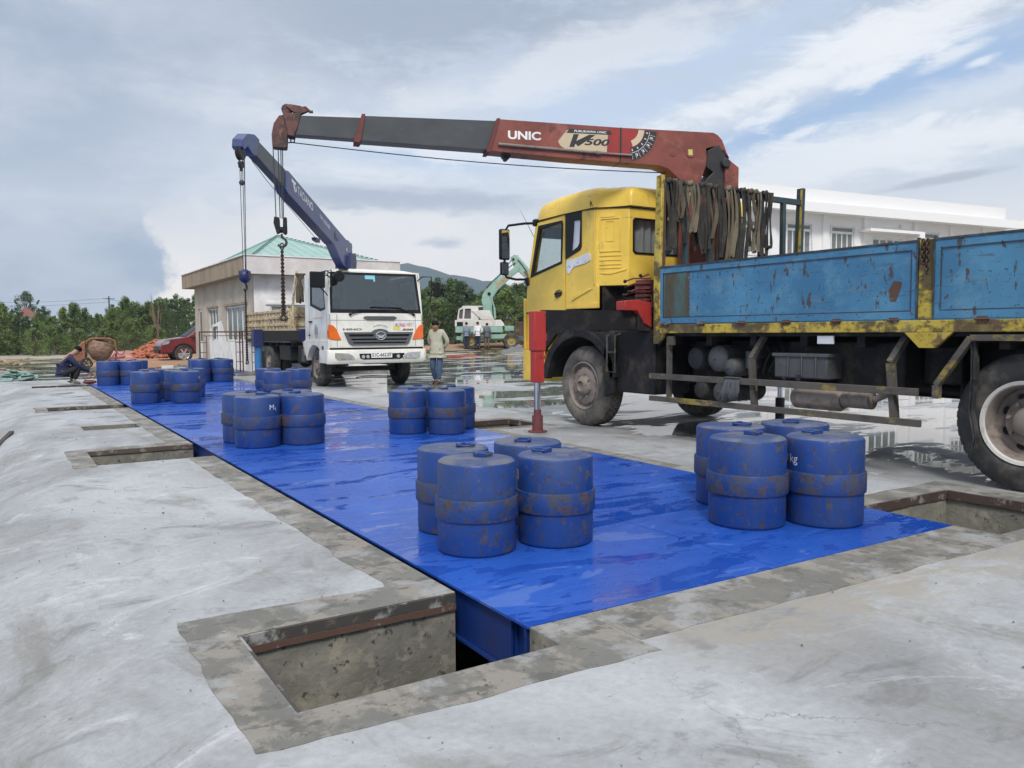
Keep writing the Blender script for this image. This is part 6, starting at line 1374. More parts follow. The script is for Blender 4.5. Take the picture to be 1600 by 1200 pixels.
mb = MB(); mb.box((X0 - .385, Y0 - .43, HT - .045), (X1 + .35, Y0 - .35, HT + .50)); mb.box((X1 + .27, Y0 - .35, HT - .04), (X1 + .35, Y1 + .5, HT + .50)); mb.build('front_fascia', M['fascia_pink'], of, smooth=0)
mb = MB(); mb.box((X0 - .42, Y0 - .46, HT + .50), (X1 + .38, Y0 - .33, HT + .53)); mb.box((X0 - .42, Y0 - .33, HT + .50), (X0 - .28, Y1 + .5, HT + .53)); mb.build('coping', M['plaster_white'], of, smooth=0)
mb = MB(); ax_, ay = 8.85, 30.4; e = [(X0 - .2, Y0 - .2), (X1 + .2, Y0 - .2), (X1 + .2, Y1 + .4), (X0 - .2, Y1 + .4)]
ap = Vector((ax_, ay, 4.90)); pts = [Vector((a, b, HT + .40)) for a, b in e]
for i in range(4): mb.add([pts[i], pts[(i + 1) % 4], ap], [(0, 1, 2)])
ro = mb.build('roof', M['roof_green'], of, smooth=0)
mb = MB()
for i in range(4):
    a, b = pts[i], pts[(i + 1) % 4]; n_ = 14
    for k in range(1, n_):                     # standing seams of the sheets
        t = k / n_; p = a + (b - a) * t; h = 1 - abs(2 * t - 1); q = p + (ap - (a + b) / 2) * h
        mb.bar(p + Vector((0, 0, .006)), q + Vector((0, 0, .006)), .02, .012)
mb.build('roof_ribs', M['roof_green'], ro, smooth=0)
mb = MB()
for p in pts: mb.tube([p + Vector((0, 0, .02)), ap + Vector((0, 0, .03))], .035, 6)
mb.build('hip_cap', M['roof_green'], ro)
mb = MB()
for p in pts[:2]:
    for k in range(26):
        t = (k + .2) / 26; t2 = (k + .75) / 26; mb.bar(p.lerp(ap, t) + Vector((0, -.03, .055)), p.lerp(ap, t2) + Vector((0, -.03, .055)), .03, .02)
mb.build('hip_gap', M['boom_edge'], ro, smooth=0)
def window(par, fn, a, b, c, d, n, mt_pane='pane_grey', t=.045, inset=.04, hood=None, frm='frame_white'):
    mb = MB(); hs = []; wN = (b - a - t) / n
    for i in range(n): hs.append(rect(a + t + i * wN, a + (i + 1) * wN, c + t, d - t))
    mb.plate(rect(a, b, c, d), fn, inset, inset + .05, holes=hs); o = mb.build('window', M[frm], par, smooth=0)
    for i in range(n):
        mb = MB(); mb.plate(rect(a + t + i * wN - .01, a + (i + 1) * wN + .01, c + t - .01, d - t + .01), fn, inset + .02, inset + .028); mb.build('pane', M[mt_pane], o, smooth=0)
    return o
for (a, b, c, d), n in zip(WIN, (4, 3)):
    window(of, wl, a, b, c, d, n); mb = MB(); mb.box((X0 - .06, a - .12, d + .02), (X0, b + .12, d + .09)); mb.build('window_hood', M['fascia_tan'], of, smooth=0)
window(of, wf, 7.15, 8.75, 1.03, 2.16, 3, inset=.02); window(of, wf, 9.6, 10.4, .9, 2.16, 2, inset=.02)
mb = MB(); mb.box((7.0, Y0 - .05, 2.18), (8.9, Y0 - .005, 2.25)); mb.build('window_hood', M['plaster_white'], of, smooth=0)
mb = MB(); mb.box((X0 + .05, DOOR[0], .05), (X0 + .10, DOOR[1], DOOR[3])); do = mb.build('door', M['frame_white'], of, smooth=0)
mb = MB(); mb.box((X0 + .04, DOOR[0] + .08, 1.0), (X0 + .049, DOOR[1] - .08, 2.15)); mb.build('pane', M['pane_grey'], do, smooth=0)
mb = MB(); mb.box((X0 + .3, Y0 + .3, .02), (X1 - .3, Y1 - .3, .06)); mb.build('floor', M['plaster_tan'], of, smooth=0)
mb = MB(); mb.box((X0 - .75, Y0 - .8, -.05), (X1 + .4, Y0 - .01, .07)); mb.box((X0 - .75, Y0 - .01, -.05), (X0 - .01, Y1, .07)); mb.build('plinth', M['mortar'], of, smooth=0)

# ================================================================ LONG WHITE TWO-STOREY BUILDING
WS = Vector((25.9, 28.9, 0)); WA = R(-6.5)
wbx = Vector((math.cos(WA), math.sin(WA), 0)); wby = Vector((-math.sin(WA), math.cos(WA), 0))
WS = Vector((27.957, 26.717, 0)); wbx = Vector((.99433, -.10637, 0)); wby = Vector((.10637, .99433, 0))
wb = thing('white_building', (38.5, 30, 0), 'long white two storey flat roofed building behind the blue truck bed', 'building')
def bf2(u, v, w_): return WS + wbx * u + wby * w_ + Vector((0, 0, v))
L0, L1 = -.35, 21.5; bays = []
u = -.1
pil = [(-.35, .05), (3.42, 3.77), (6.89, 7.26), (9.78, 10.1), (13.6, 13.95), (16.53, 16.85), (19.29, 19.6)]
wins = [(1.55, 3.13), (4.58, 6.2), (7.58, 9.16), (14.16, 15.69), (17.2, 18.75)]
hs = [rect(a, b, 4.95, 6.52) for a, b in wins] + [rect(10.55, 12.8, 4.05, 6.12)] + [rect(a, b, 1.3, 2.9) for a, b in wins + [(10.6, 12.7)]]
mb = MB(); mb.plate([(L0, 0), (L1, 0), (L1, 7.1), (L0, 7.1)], bf2, 0, .25, holes=hs)
mb.plate([(0, 0), (9, 0), (9, 7.1), (0, 7.1)], lambda u, v, w_: bf2(L0 + w_, v, .25 + u), 0, .25); mb.plate([(0, 0), (9, 0), (9, 7.1), (0, 7.1)], lambda u, v, w_: bf2(L1 - w_, v, .25 + u), 0, .25)
mb.plate([(L0 + .25, 0), (L1 - .25, 0), (L1 - .25, 7.1), (L0 + .25, 7.1)], bf2, 9.0, 9.25); mb.build('wall', M['building_white'], wb, smooth=0)
mb = MB(); mb.plate([(L0 - .0, 7.04), (L1 + .0, 7.04), (L1 + .0, 7.09), (L0 - .0, 7.09)], bf2, -.78, -.0); mb.plate([(L0 - .8, 7.0), (L1 + .8, 7.0), (L1 + .8, 7.45), (L0 - .8, 7.45)], bf2, -.88, -.78); mb.plate([(L0, 7.42), (L1, 7.42), (L1, 7.46), (L0, 7.46)], bf2, -.78, 9.2); mb.build('cornice', M['building_white'], wb, smooth=0)
mb = MB(); mb.plate([(L0, 7.46), (L1, 7.46), (L1, 8.27), (L0, 8.27)], bf2, .0, .2)
for u0 in (L0, L1 - .2): mb.plate([(u0, 7.46), (u0 + .2, 7.46), (u0 + .2, 8.27), (u0, 8.27)], bf2, .2, 9.0)
mb.plate([(L0, 7.46), (L1, 7.46), (L1, 8.27), (L0, 8.27)], bf2, 9.0, 9.2); mb.build('parapet', M['building_grey'], wb, smooth=0)
for a, b in pil: mb = MB(); mb.plate(rect(a, b, 0, 7.04), bf2, -.12, -.001); mb.build('pilaster', M['building_white'], wb, smooth=0)
for a, b in wins:
    for z0, z1 in ((4.95, 6.24), (1.3, 2.62)): window(wb, bf2, a, b, z0, z1, 4, t=.07, inset=.05)
    for z0, z1 in ((6.24, 6.52), (2.62, 2.9)): window(wb, bf2, a, b, z0, z1, 1, t=.05, inset=.05)
    mb = MB(); mb.plate([(a - .08, 4.87), (b + .08, 4.87), (b + .08, 6.6), (a - .08, 6.6)], bf2, -.04, -.001, holes=[rect(a, b, 4.95, 6.52)]); mb.build('window_surround', M['frame_white'], wb, smooth=0)
window(wb, bf2, 10.55, 12.8, 4.05, 6.12, 4, t=.12, inset=.06); window(wb, bf2, 10.6, 12.7, 1.3, 2.9, 4, t=.1, inset=.06)
mb = MB(); mb.plate([(9.5, 6.30), (13.6, 6.30), (13.6, 6.44), (9.5, 6.44)], bf2, -.75, -.001); mb.plate([(13.2, 6.1), (13.6, 6.1), (13.6, 6.30), (13.2, 6.30)], bf2, -.75, -.001); mb.build('canopy', M['building_white'], wb, smooth=0)
mb = MB(); c_ = bf2(12.6, 6.75, -.0); mb.lathe([(0, -.09), (.09, -.09), (.1, -.05), (.1, 0)], c_, wby, 20); mb.build('wall_lamp', M['building_grey'], wb)
mb = MB(); mb.plate([(L0 + .3, 3.5), (L1 - .3, 3.5), (L1 - .3, 3.6), (L0 + .3, 3.6)], bf2, .3, 8.9); mb.plate([(L0 + .3, .02), (L1 - .3, .02), (L1 - .3, .08), (L0 + .3, .08)], bf2, .3, 8.9); mb.build('floor', M['building_grey'], wb, smooth=0)

# ================================================================ SCAFFOLD FRAMES
def scaffold(x, y, rz, label, w_=1.25, h=1.35):
    t = thing('scaffold_frame', (x, y, 0), label, 'scaffold frame', 'rusty scaffold frames leaning by the hut', rz, world=False)
    mb = MB()
    for xx in (0, w_): mb.tube([(xx, 0, 0), (xx, 0, h)], .022, 8)
    mb.tube([(0, 0, h - .02), (w_, 0, h - .02)], .022, 8); mb.build('outer_frame', M['scaffold_rust'], t)
    mb = MB(); mb.tube([(.06, 0, h - .14), (w_ - .06, 0, h - .14)], .013, 6)
    for xx in (.20, w_ - .20): mb.tube([(xx, 0, .1), (xx, 0, h - .14)], .013, 6)
    for z in (.12, .40, .70, 1.0): mb.tube([(0, 0, z), (.20, 0, z)], .012, 6); mb.tube([(w_ - .2, 0, z), (w_, 0, z)], .012, 6)
    mb.build('ladder_rung', M['scaffold_rust'], t); return t
scaffold(5.12, 26.0, R(-12), 'rusty scaffold frame standing square to the camera in front of the hut door')
scaffold(6.27, 25.8, R(-78), 'rusty scaffold frame standing edge on at the right beside the other frame', 1.0, 1.36)

# ================================================================ CONCRETE MIXER
cm = thing('concrete_mixer', (3.0, 34.0, 0), 'old orange tilting drum concrete mixer with a rusty guard hoop', 'concrete mixer')
MX, MY = 3.15, 34.0
mb = MB(); ax = Vector((.12, -.2, 1)).normalized()
mb.lathe([(0, -.48), (.26, -.46), (.40, -.30), (.50, -.06), (.50, .16), (.34, .40), (.33, .43), (.30, .40), (.46, .14), (.46, -.04), (.36, -.27), (0, -.42)], (MX, MY, .82), ax, 32)
mb.build('drum', M['mixer_drum'], cm)
mb = MB(); mb.tube([(MX - .56, MY, .45), (MX - .60, MY, .9), (MX - .52, MY, 1.20), (MX - .35, MY, 1.30), (MX + .35, MY, 1.30), (MX + .55, MY, 1.20), (MX + .62, MY, .9), (MX + .60, MY, .30)], .045, 8); mb.build('guard_hoop', M['mixer_orange'], cm)
mb = MB(); mb.bar((MX - .9, MY - .05, .30), (MX + .8, MY - .05, .30), .09, .09)
mb.bar((MX - .35, MY - .05, .34), (MX - .62, MY - .05, .80), .10, .05); mb.bar((MX + .35, MY - .05, .34), (MX + .60, MY - .05, .70), .10, .05); mb.bar((MX - .35, MY - .05, .55), (MX - .75, MY + .3, .0), .05, .05); mb.bar((MX + .6, MY, .3), (MX + .68, MY, .0), .06, .06); mb.build('stand', M['mixer_tan'], cm)
mb = MB(); mb.plate([(MX - 1.10, .75), (MX - .62, 1.22), (MX - .62, .35), (MX - 1.02, .35)], lambda u, v, w_: (u, MY - .25 + w_, v), 0, .5); mb.build('engine_cover', M['mixer_orange'], cm, bevel=.02)
mb = MB(); mb.tube([(MX + .80 + .16 * math.cos(a), MY, .80 + .22 * math.sin(a)) for a in [k * math.pi / 10 for k in range(20)]], .018, 6, closed=True); mb.bar((MX + .6, MY, .8), (MX + .96, MY, .8), .03, .03); mb.build('tilt_wheel', M['scaffold_rust'], cm)
for x in (MX - .62, MX - .5):
    mb = MB(); mb.lathe([(.15, 0), (.21, -.01), (.24, .02), (.24, .06), (.21, .09), (.15, .08)], (x, MY - .55 if x < MX - .55 else MY + .45, .24), (0, 1, 0), 24, closed=True)
    for k in range(5): a = k * 1.256; mb.bar((x, (MY - .55 if x < MX - .55 else MY + .45) + .04, .24), (x + .17 * math.cos(a), (MY - .55 if x < MX - .55 else MY + .45) + .04, .24 + .17 * math.sin(a)), .03, .03)
    mb.build('wheel', M['rubber'], cm)

cm.scale = (.86, .86, .86)
# ================================================================ BRICK HEAP, SOIL
def heap(name, c, rx, ry, h, mt, seed, n=30, kind='structure', rough=.25):
    mb = MB(); rows = []
    for i in range(n + 1):
        for j in range(n + 1):
            a = -1 + 2 * i / n; b = -1 + 2 * j / n; r_ = math.hypot(a, b)
            z = h * max(0, 1 - r_) ** .8 * (1 + rough * 2 * noise.noise(Vector((a * 3 + seed, b * 3, 0)))) + h * rough * .5 * noise.noise(Vector((a * 9, b * 9 + seed, 0))) * (r_ < .95)
            x_, y_ = c[0] + a * rx, c[1] + b * ry
            mb.v.append(Vector((x_, y_, gh(x_, y_) + (z if r_ < 1 else -.06))))
    for i in range(n):
        for j in range(n): mb.f.append((i * (n + 1) + j, (i + 1) * (n + 1) + j, (i + 1) * (n + 1) + j + 1, i * (n + 1) + j + 1))
    o = mb.build(name, mt, None, smooth=30)
    if kind: o['kind'] = kind
    return o
heap('dirt_bank', (5.4, 41, 0), 3.4, 7, .16, M['soil_orange'], 1)
heap('dirt_bank', (9.6, 58, 0), 6.0, 9, .5, M['soil_orange'], 4)
heap('dirt_bank', (30.5, 47.5, 0), 9.0, 4.5, .35, M['soil_orange'], 9)
mb = MB(); rnd = random.Random(5)
for k in range(420):
    a = rnd.random() * 6.28; r_ = rnd.random() ** .6; hh = .88 * (1 - r_) ** .9
    c_ = Vector((6.35 + 1.05 * r_ * math.cos(a) + .35 * (1 - r_), 44.5 + 1.2 * r_ * math.sin(a), hh + rnd.random() * .1 + .03)); d_ = Vector((rnd.uniform(-1, 1), rnd.uniform(-1, 1), rnd.uniform(-.5, .5))).normalized() * .13
    mb.bar(c_ - d_, c_ + d_, .13, .09, (rnd.random(), rnd.random(), 1))
tag(mb.build('brick_heap', M['brick'], None, smooth=0), 'tumbled heap of orange bricks beside the dark red pickup', 'bricks', kind='stuff')
mat('pink_bag', (.55, .22, .24), .7, 0, (), .5, 8, .03)
mb = MB(); mb.ball((4.35, 42.0, .24), .45, 16, (1.3, 1, .6)); mb.ball((4.9, 42.1, .15), .32, 14, (1.3, 1, .5)); solo(mb.build('sack', M['pink_bag'], None), 'crumpled pink sack lying at the foot of the brick heap', 'sack')
mb = MB(); mb.box((5.15, 33.2, gh(5.2, 33.2)), (5.55, 33.45, gh(5.2, 33.2) + .06)); solo(mb.build('white_slab', M['sticker_white'], None), 'small white slab lying on the mud in front of the pickup', 'slab')
mb = MB()
for k in range(26):
    a = rnd.random() * 6.28; r_ = rnd.random() ** .5; d_ = Vector((rnd.uniform(-1, 1), rnd.uniform(-1, 1), rnd.uniform(-.15, .15))).normalized() * rnd.uniform(.12, .3)
    c_ = Vector((.28 + .5 * r_ * math.cos(a), 26.6 + .9 * r_ * math.sin(a), .04 + .16 * (1 - r_))); mb.bar(c_ - d_, c_ + d_, .3, .03, (rnd.uniform(-.5, .5), rnd.uniform(-.5, .5), 1))
solo(mb.build('netting_heap', M['netting_green'], None), 'heap of torn green and grey sheeting on the wet ground at the left edge', 'sheeting')
mb = MB()
for k in range(12):
    d_ = Vector((rnd.uniform(-1, 1), rnd.uniform(-.5, .5), rnd.uniform(-.3, .3))).normalized() * rnd.uniform(.1, .35); c_ = Vector((.35 + rnd.uniform(-.5, .5), 38 + rnd.uniform(-.5, .5), .1 + rnd.random() * .16)); mb.bar(c_ - d_, c_ + d_, .12, .05)
solo(mb.build('timber_scraps', M['mixer_tan'], None), 'scraps of pale timber lying at the edge of the far puddle', 'timber')
mb = MB(); mb.ball((5.95, 25.1, .06), .12, 12, (2.2, 1.2, .55)); mb.ball((6.2, 25.0, .05), .09, 12, (1.8, 1.2, .5)); solo(mb.build('blue_cloth', M['tarp_blue'], None), 'small heap of blue cloth at the corner of the hut', 'cloth')
mat('timber_dark', (.06, .05, .045), .8)
mb = MB(); mb.bar((-.35, 10.6, gh(-.35, 10.6) + .02), (.06, 12.3, gh(.06, 12.3) + .03), .05, .03); solo(mb.build('timber_batten', M['timber_dark'], None), 'thin dark batten lying on the sloping concrete at the left edge', 'batten')

# ================================================================ PICKUP
pk = thing('pickup_truck', (8.3, 39.6, 0), 'dark red pickup standing half hidden behind the hut, its nose towards the mixer', 'pickup truck', rz=R(180), world=False)
# local: x from nose (+x) backwards, nose at x = +2.3
prof = [(2.32, .42), (2.36, .62), (2.30, .86), (2.12, 1.02), (1.25, 1.14), (.62, 1.62), (.40, 1.72), (-.9, 1.72), (-1.05, 1.14), (-2.65, 1.12), (-2.68, .5), (-1.95, .42)]
mb = MB()
for yy0, yy1, tp in ((-.92, .92, 0),):
    def pf2(u, v, w_): return (u, w_ * (1 - .16 * max(0, (v - 1.1) / .6)), v)
    mb.plate(prof, pf2, -.92, .92)
mb.build('body', M['pickup_red'], pk, bevel=.06)
mb = MB()
for sg in (1, -1):
    for poly in ([(1.10, 1.16), (.60, 1.55), (.42, 1.64), (.10, 1.64), (.10, 1.16)], [(.0, 1.16), (.0, 1.64), (-.85, 1.64), (-.96, 1.16)]):
        mb.plate(poly, lambda u, v, w_: (u, sg * (.925 + w_) * (1 - .16 * max(0, (v - 1.1) / .6)), v), 0, .012)
mb.plate([(-.75, 0), (.75, 0), (.70, 1), (-.70, 1)], lambda u, v, w_: (1.24 - .60 * v + w_ * .6, u, 1.155 + .45 * v + w_), .0, .014); mb.build('window', M['window_black'], pk)
for xx in (1.38, -1.72):
    for sg in (1, -1):
        mb = MB(); mb.lathe([(.26, -.005), (.34, -.012), (.385, .02), (.39, .2), (.34, .25), (.26, .25)], (xx, sg * .945, .39), (0, -sg, 0), 32, closed=True); e = mb.build('wheel', M['rubber'], pk)
        mb = MB(); mb.lathe([(.265, .0), (.25, .01), (.24, .05), (.05, .05), (.04, .0), (0, .0)], (xx, sg * .945, .39), (0, -sg, 0), 28)
        for k in range(6): a = k * math.pi / 3; mb.bar((xx, sg * .945, .39), (xx + .24 * math.cos(a), sg * .94, .39 + .24 * math.sin(a)), .05, .07, (0, 1, 0))
        mb.build('rim', M['alloy'], e)
        mb = MB(); pa_ = [(xx + .47 * math.cos(a), .39 + .47 * math.sin(a)) for a in [R(12 * k) for k in range(16)]] + [(xx + .41 * math.cos(a), .39 + .41 * math.sin(a)) for a in [R(180 - 12 * k) for k in range(16)]]
        mb.plate(pa_, lambda u, v, w_: (u, sg * (.92 + w_), v), 0, .03); mb.build('wheel_arch', M['hino_black'], pk)
mb = MB()
for sg in (1, -1): mb = MB(); mb.plate([(2.30, .78), (2.0, .84), (1.95, .98), (2.10, 1.0), (2.26, .90)], lambda u, v, w_: (u, sg * (.925 + w_), v), 0, .012); mb.build('headlight', M['lamp_lens'], pk)
mb = MB(); mb.box((2.28, -.7, .40), (2.40, .7, .60)); mb.box((-2.2, -.9, .38), (2.1, .9, .44)); mb.build('bumper', M['hino_black'], pk, bevel=.02)
mb = MB(); mb.box((.85, .93, 1.12), (1.05, 1.12, 1.28)); mb.box((.85, -1.12, 1.12), (1.05, -.93, 1.28)); mb.build('wing_mirror', M['pickup_red'], pk, bevel=.03)

# ================================================================ WHEELED EXCAVATOR
EX = Vector((26.2, 44.4, 0)); ez = gh(EX.x, EX.y)
ex = thing('wheeled_excavator', (EX.x, EX.y, ez), 'white and pale green wheeled excavator with its arm raised and muddy bucket', 'excavator', rz=-YAW - R(-2), world=False)
def ef(u, v, w_): return (u, w_, v)       # local x right in the picture, -y towards the camera
mb = MB(); mb.box((-1.9, -.9, .55), (2.0, .9, .80)); mb.box((-1.0, -.6, .8), (1.0, .6, 1.02)); mb.plate([(-1.6, .45), (-.2, .45), (.2, .62), (1.7, .62), (1.7, .9), (-1.6, .9)], ef, -1.0, -.9); mb.build('undercarriage', M['exc_green'], ex, bevel=.02)
mb = MB(); mb.plate([(1.9, .78), (2.75, .75), (2.75, .58), (2.55, .35), (2.2, .5), (1.9, .6)], ef, -1.1, 1.0); mb.build('dozer_blade', M['hino_trim'], ex, bevel=.01)
for xx in (-1.0, 1.55):
    for sg in (-1, 1):
        mb = MB(); mb.lathe([(.28, -.02), (.44, -.03), (.50, .02), (.50, .32), (.44, .36), (.28, .35)], (xx, sg * 1.2, .48), (0, -sg, 0), 32, closed=True); e = mb.build('wheel', M['tyre_dark'], ex)
        mb = MB(); mb.lathe([(.29, -.01), (.25, .03), (.22, .10), (.12, .10), (.10, .04), (0, .04)], (xx, sg * 1.2, .48), (0, -sg, 0), 24); mb.build('rim', M['exc_hub'], e)
mb = MB(); mb.box((-1.95, -1.1, 1.02), (.95, 1.15, 1.30)); mb.plate([(-1.95, 1.02), (1.0, 1.02), (1.0, 1.4), (-1.95, 1.4)], ef, -1.12, -1.1); mb.build('turntable_house', M['exc_green'], ex, bevel=.02)
mb = MB(); mb.plate([(-1.98, 1.40), (.95, 1.40), (1.15, 1.42), (1.05, 1.62), (.9, 1.80), (-1.98, 1.80)], ef, -1.1, 1.15); mb.build('engine_housing', M['exc_white'], ex, bevel=.03)
mb = MB(); mb.box((-1.86, -1.115, 1.42), (-1.48, -1.10, 1.68)); mb.build('vent', M['hino_black'], ex)
mb = MB(); mb.plate([(-1.85, 1.80), (-.25, 1.80), (-.25, 2.62), (-1.50, 2.62), (-1.75, 2.45)], ef, .1, 1.1); mb.plate([(-1.85, 1.80), (-.55, 1.80), (-.55, 2.62), (-1.50, 2.62), (-1.75, 2.45)], ef, -1.05, -1.0, holes=[[(-1.76, 1.88), (-1.50, 1.88), (-1.46, 2.5), (-1.66, 2.42)], [(-1.40, 1.88), (-.98, 1.88), (-.98, 2.50), (-1.33, 2.50)]])
mb.box((-1.5, -1.05, 2.60), (-.25, .12, 2.68)); mb.box((-.58, -1.05, 1.8), (-.5, .1, 2.62)); mb.plate([(-.95, 2.40), (.20, 2.40), (.50, 1.80), (-.3, 1.80)], ef, -1.12, -1.06); co = mb.build('operator_cab', M['exc_white'], ex, bevel=.02)
mb = MB(); mb.box((-1.72, -.95, 1.85), (-.62, .05, 2.55)); mb.build('cab_gloom_block', mat('cab_gloom', (.10, .09, .095), .4), co)  # solid dark block, the gloom inside the cab put into its colour
mb = MB(); mb.plate([(-.20, 1.75), (-.22, 2.6), (-.30, 3.05), (-.25, 3.4), (.05, 3.85), (.55, 4.30), (1.55, 4.95), (1.95, 5.30), (2.15, 5.15), (2.05, 4.85), (1.65, 4.55), (.75, 3.70), (.42, 3.25), (.35, 2.6), (.42, 1.75)], ef, -.42, .0); mb.build('boom', M['exc_green'], ex, bevel=.03)
mb = MB(); mb.plate([(.55, 3.72), (1.5, 4.50), (1.42, 4.72), (.62, 4.10)], ef, -.425, -.421); mb.build('boom_patch', M['mixer_tan'], ex)
mb = MB(); mb.plate([(1.55, 5.75), (1.75, 5.92), (2.02, 5.88), (2.15, 5.60), (2.75, 4.95), (3.35, 4.05), (3.25, 3.85), (3.05, 3.95), (1.95, 4.95), (1.75, 5.2)], ef, -.38, -.05); mb.build('dipper_arm', M['exc_green'], ex, bevel=.03)
mb = MB(); mb.plate([(2.35, 4.80), (2.45, 4.90), (3.25, 4.20), (3.38, 3.88), (3.28, 3.80), (3.0, 3.9)], ef, -.40, -.03); mb.build('rusty_linkage', M['exc_rust'], ex, bevel=.02)
mb = MB(); mb.tube([ef(.35, 4.15, -.2), ef(1.0, 4.80, -.2)], .07, 10); mb.tube([ef(1.0, 4.80, -.2), ef(1.62, 5.62, -.2)], .04, 8); mb.tube([ef(2.05, 5.75, -.2), ef(2.7, 5.0, -.2)], .06, 10); mb.tube([ef(2.7, 5.0, -.2), ef(3.38, 4.22, -.2)], .035, 8); mb.tube([ef(.55, 1.9, -.5), ef(.5, 2.6, -.5)], .07, 8); mb.tube([ef(.5, 2.6, -.5), ef(.28, 3.35, -.5)], .045, 8); mb.build('hydraulic_ram', M['exc_green'], ex)
mb = MB(); mb.cyl(ef(.18, 3.45, -.46), ef(.18, 3.45, .04), .11, n=14); mb.cyl(ef(1.72, 5.62, -.42), ef(1.72, 5.62, 0), .08, n=12); mb.tube([ef(.0, 3.8, -.44), ef(.4, 4.25, -.44), ef(1.3, 5.0, -.44), ef(1.85, 5.4, -.44)], .03, 6); mb.tube([ef(2.0, 5.6, -.40), ef(2.25, 5.3, -.40), ef(2.6, 4.8, -.40)], .03, 6); mb.build('pivot', M['hino_black'], ex)
mb = MB(); mb.plate([(3.25, 4.20), (3.45, 4.02), (3.62, 3.55), (3.78, 3.05), (3.55, 2.85), (3.1, 2.80), (2.72, 2.78), (2.30, 2.72), (2.55, 3.0), (2.85, 3.35), (3.05, 3.6), (3.12, 3.95)], ef, -.62, .22)
for k in range(4): mb.bar(ef(2.45, 2.76, -.52 + k * .22), ef(2.16, 2.66, -.52 + k * .22), .07, .05)
mb.build('bucket', M['exc_rust'], ex, bevel=.03)
mb = MB(); mb.tube([ef(1.0, 1.6, -.9), ef(1.05, 2.25, -.9), ef(1.35, 2.3, -.9), ef(1.75, 1.75, -.9), ef(1.75, 1.1, -.9)], .025, 6); mb.tube([ef(-1.5, 2.65, .5), ef(-1.5, 3.2, .5)], .012, 5); mb.build('hand_rail', M['hino_black'], ex)
mb = MB(); mb.box((1.1, -.7, 1.1), (1.8, .6, 1.42)); mb.build('front_box', M['exc_green'], ex, bevel=.03)

# ================================================================ BLOCK, HOSES, GRAVEL
eb = Vector((29.8, 45.0, 0)); z0 = gh(29.8, 45)
mb = MB(); n = 9
pts = [(-.95, 0), (-.3, -.05), (.35, .12), (1.3, .1), (1.5, .5), (1.45, 1.75), (.4, 1.70), (-.9, 1.78), (-1.05, 1.2), (-.98, .6)]
ux = Vector((math.cos(-YAW), math.sin(-YAW), 0)); uy = Vector((-ux.y, ux.x, 0))
mb.plate(pts, lambda u, v, w_: eb + ux * u + uy * w_ + Vector((0, 0, z0 + v)), 0, 1.4); solo(mb.build('earth_block', M['earth_block'], None, bevel=.05), 'big dark brown mud caked block standing left of the yellow cab in the distance', 'block')
heap('gravel_heap', (24.6, 38.4), .95, .8, .30, M['gravel'], 3, 26, None, .5); tag(bpy.data.objects['gravel_heap'], 'low heap of grey broken stone on the wet yard', 'gravel', kind='stuff')
mb = MB()
for k in range(16):
    d_ = Vector((rnd.uniform(-1, 1), rnd.uniform(-.4, .4), 0)).normalized() * rnd.uniform(.2, .6); c_ = Vector((20.0 + rnd.uniform(-1, 1.2), 36 + rnd.uniform(-.6, .6), .04 + rnd.random() * .06)); mb.bar(c_ - d_, c_ + d_, .12, .02, (rnd.uniform(-.2, .2), 0, 1))
solo(mb.build('red_scraps', M['red_tape'], None), 'flat red scraps lying in a puddle far behind the standing man', 'scraps')
mb = MB(); rnd = random.Random(9)
base = Vector((14.2, 21.2, 0))
for k in range(7):
    pts = []; p = base + Vector((rnd.uniform(-1, .6), rnd.uniform(-.8, .8), .03)); a = rnd.random() * 6
    for i in range(16):
        p = p + Vector((math.cos(a), math.sin(a), 0)) * .16; a += rnd.uniform(-.7, .75); q = p.copy(); q.z = gh(p.x, p.y) + .03 + .05 * (i % 5 == 2) + k * .008; pts.append(q)
    mb.tube(pts, .017, 6)
pts = []
for i in range(40):
    t = i / 39; x = 13.6 - 5.2 * t; y = 20.9 + .6 * t + .35 * math.sin(t * 9) + .2 * math.sin(t * 23); pts.append((x, y, gh(x, y) + .02))
mb.tube(pts, .016, 6); solo(mb.build('hose_tangle', M['hose_black'], None), 'tangle of black cable and hose trailing over the wet concrete behind the red stabiliser leg', 'hose')
mb = MB(); mb.ball((15.3, 21.9, .12), .16, 12, (3.0, 1.6, .8)); mb.ball((14.6, 21.6, .08), .12, 12, (2.2, 1.2, .8)); solo(mb.build('navy_cloth', M['jacket_navy'], None), 'dark blue cloth thrown on the tangle of black hose', 'cloth')
# scattered crumbs of mortar on the slab
mb = MB(); rnd = random.Random(21)
for k in range(520):
    x = rnd.uniform(-.3, 7.5); y = rnd.uniform(1.2, 12)
    if hole(x, y) or (1.8 < x < 5.3 and y > 2.7): continue
    s_ = rnd.uniform(.0015, .0045) * (2.2 if k % 23 == 0 else 1); mb.ball((x, y, gh(x, y) + s_ * .4 + .004), s_, 6, (rnd.uniform(.8, 1.6), rnd.uniform(.8, 1.4), .8))
tag(mb.build('concrete_crumbs', M['gravel'], None, smooth=0), 'crumbs of mortar and grit scattered over the pale slab', 'grit', kind='stuff')
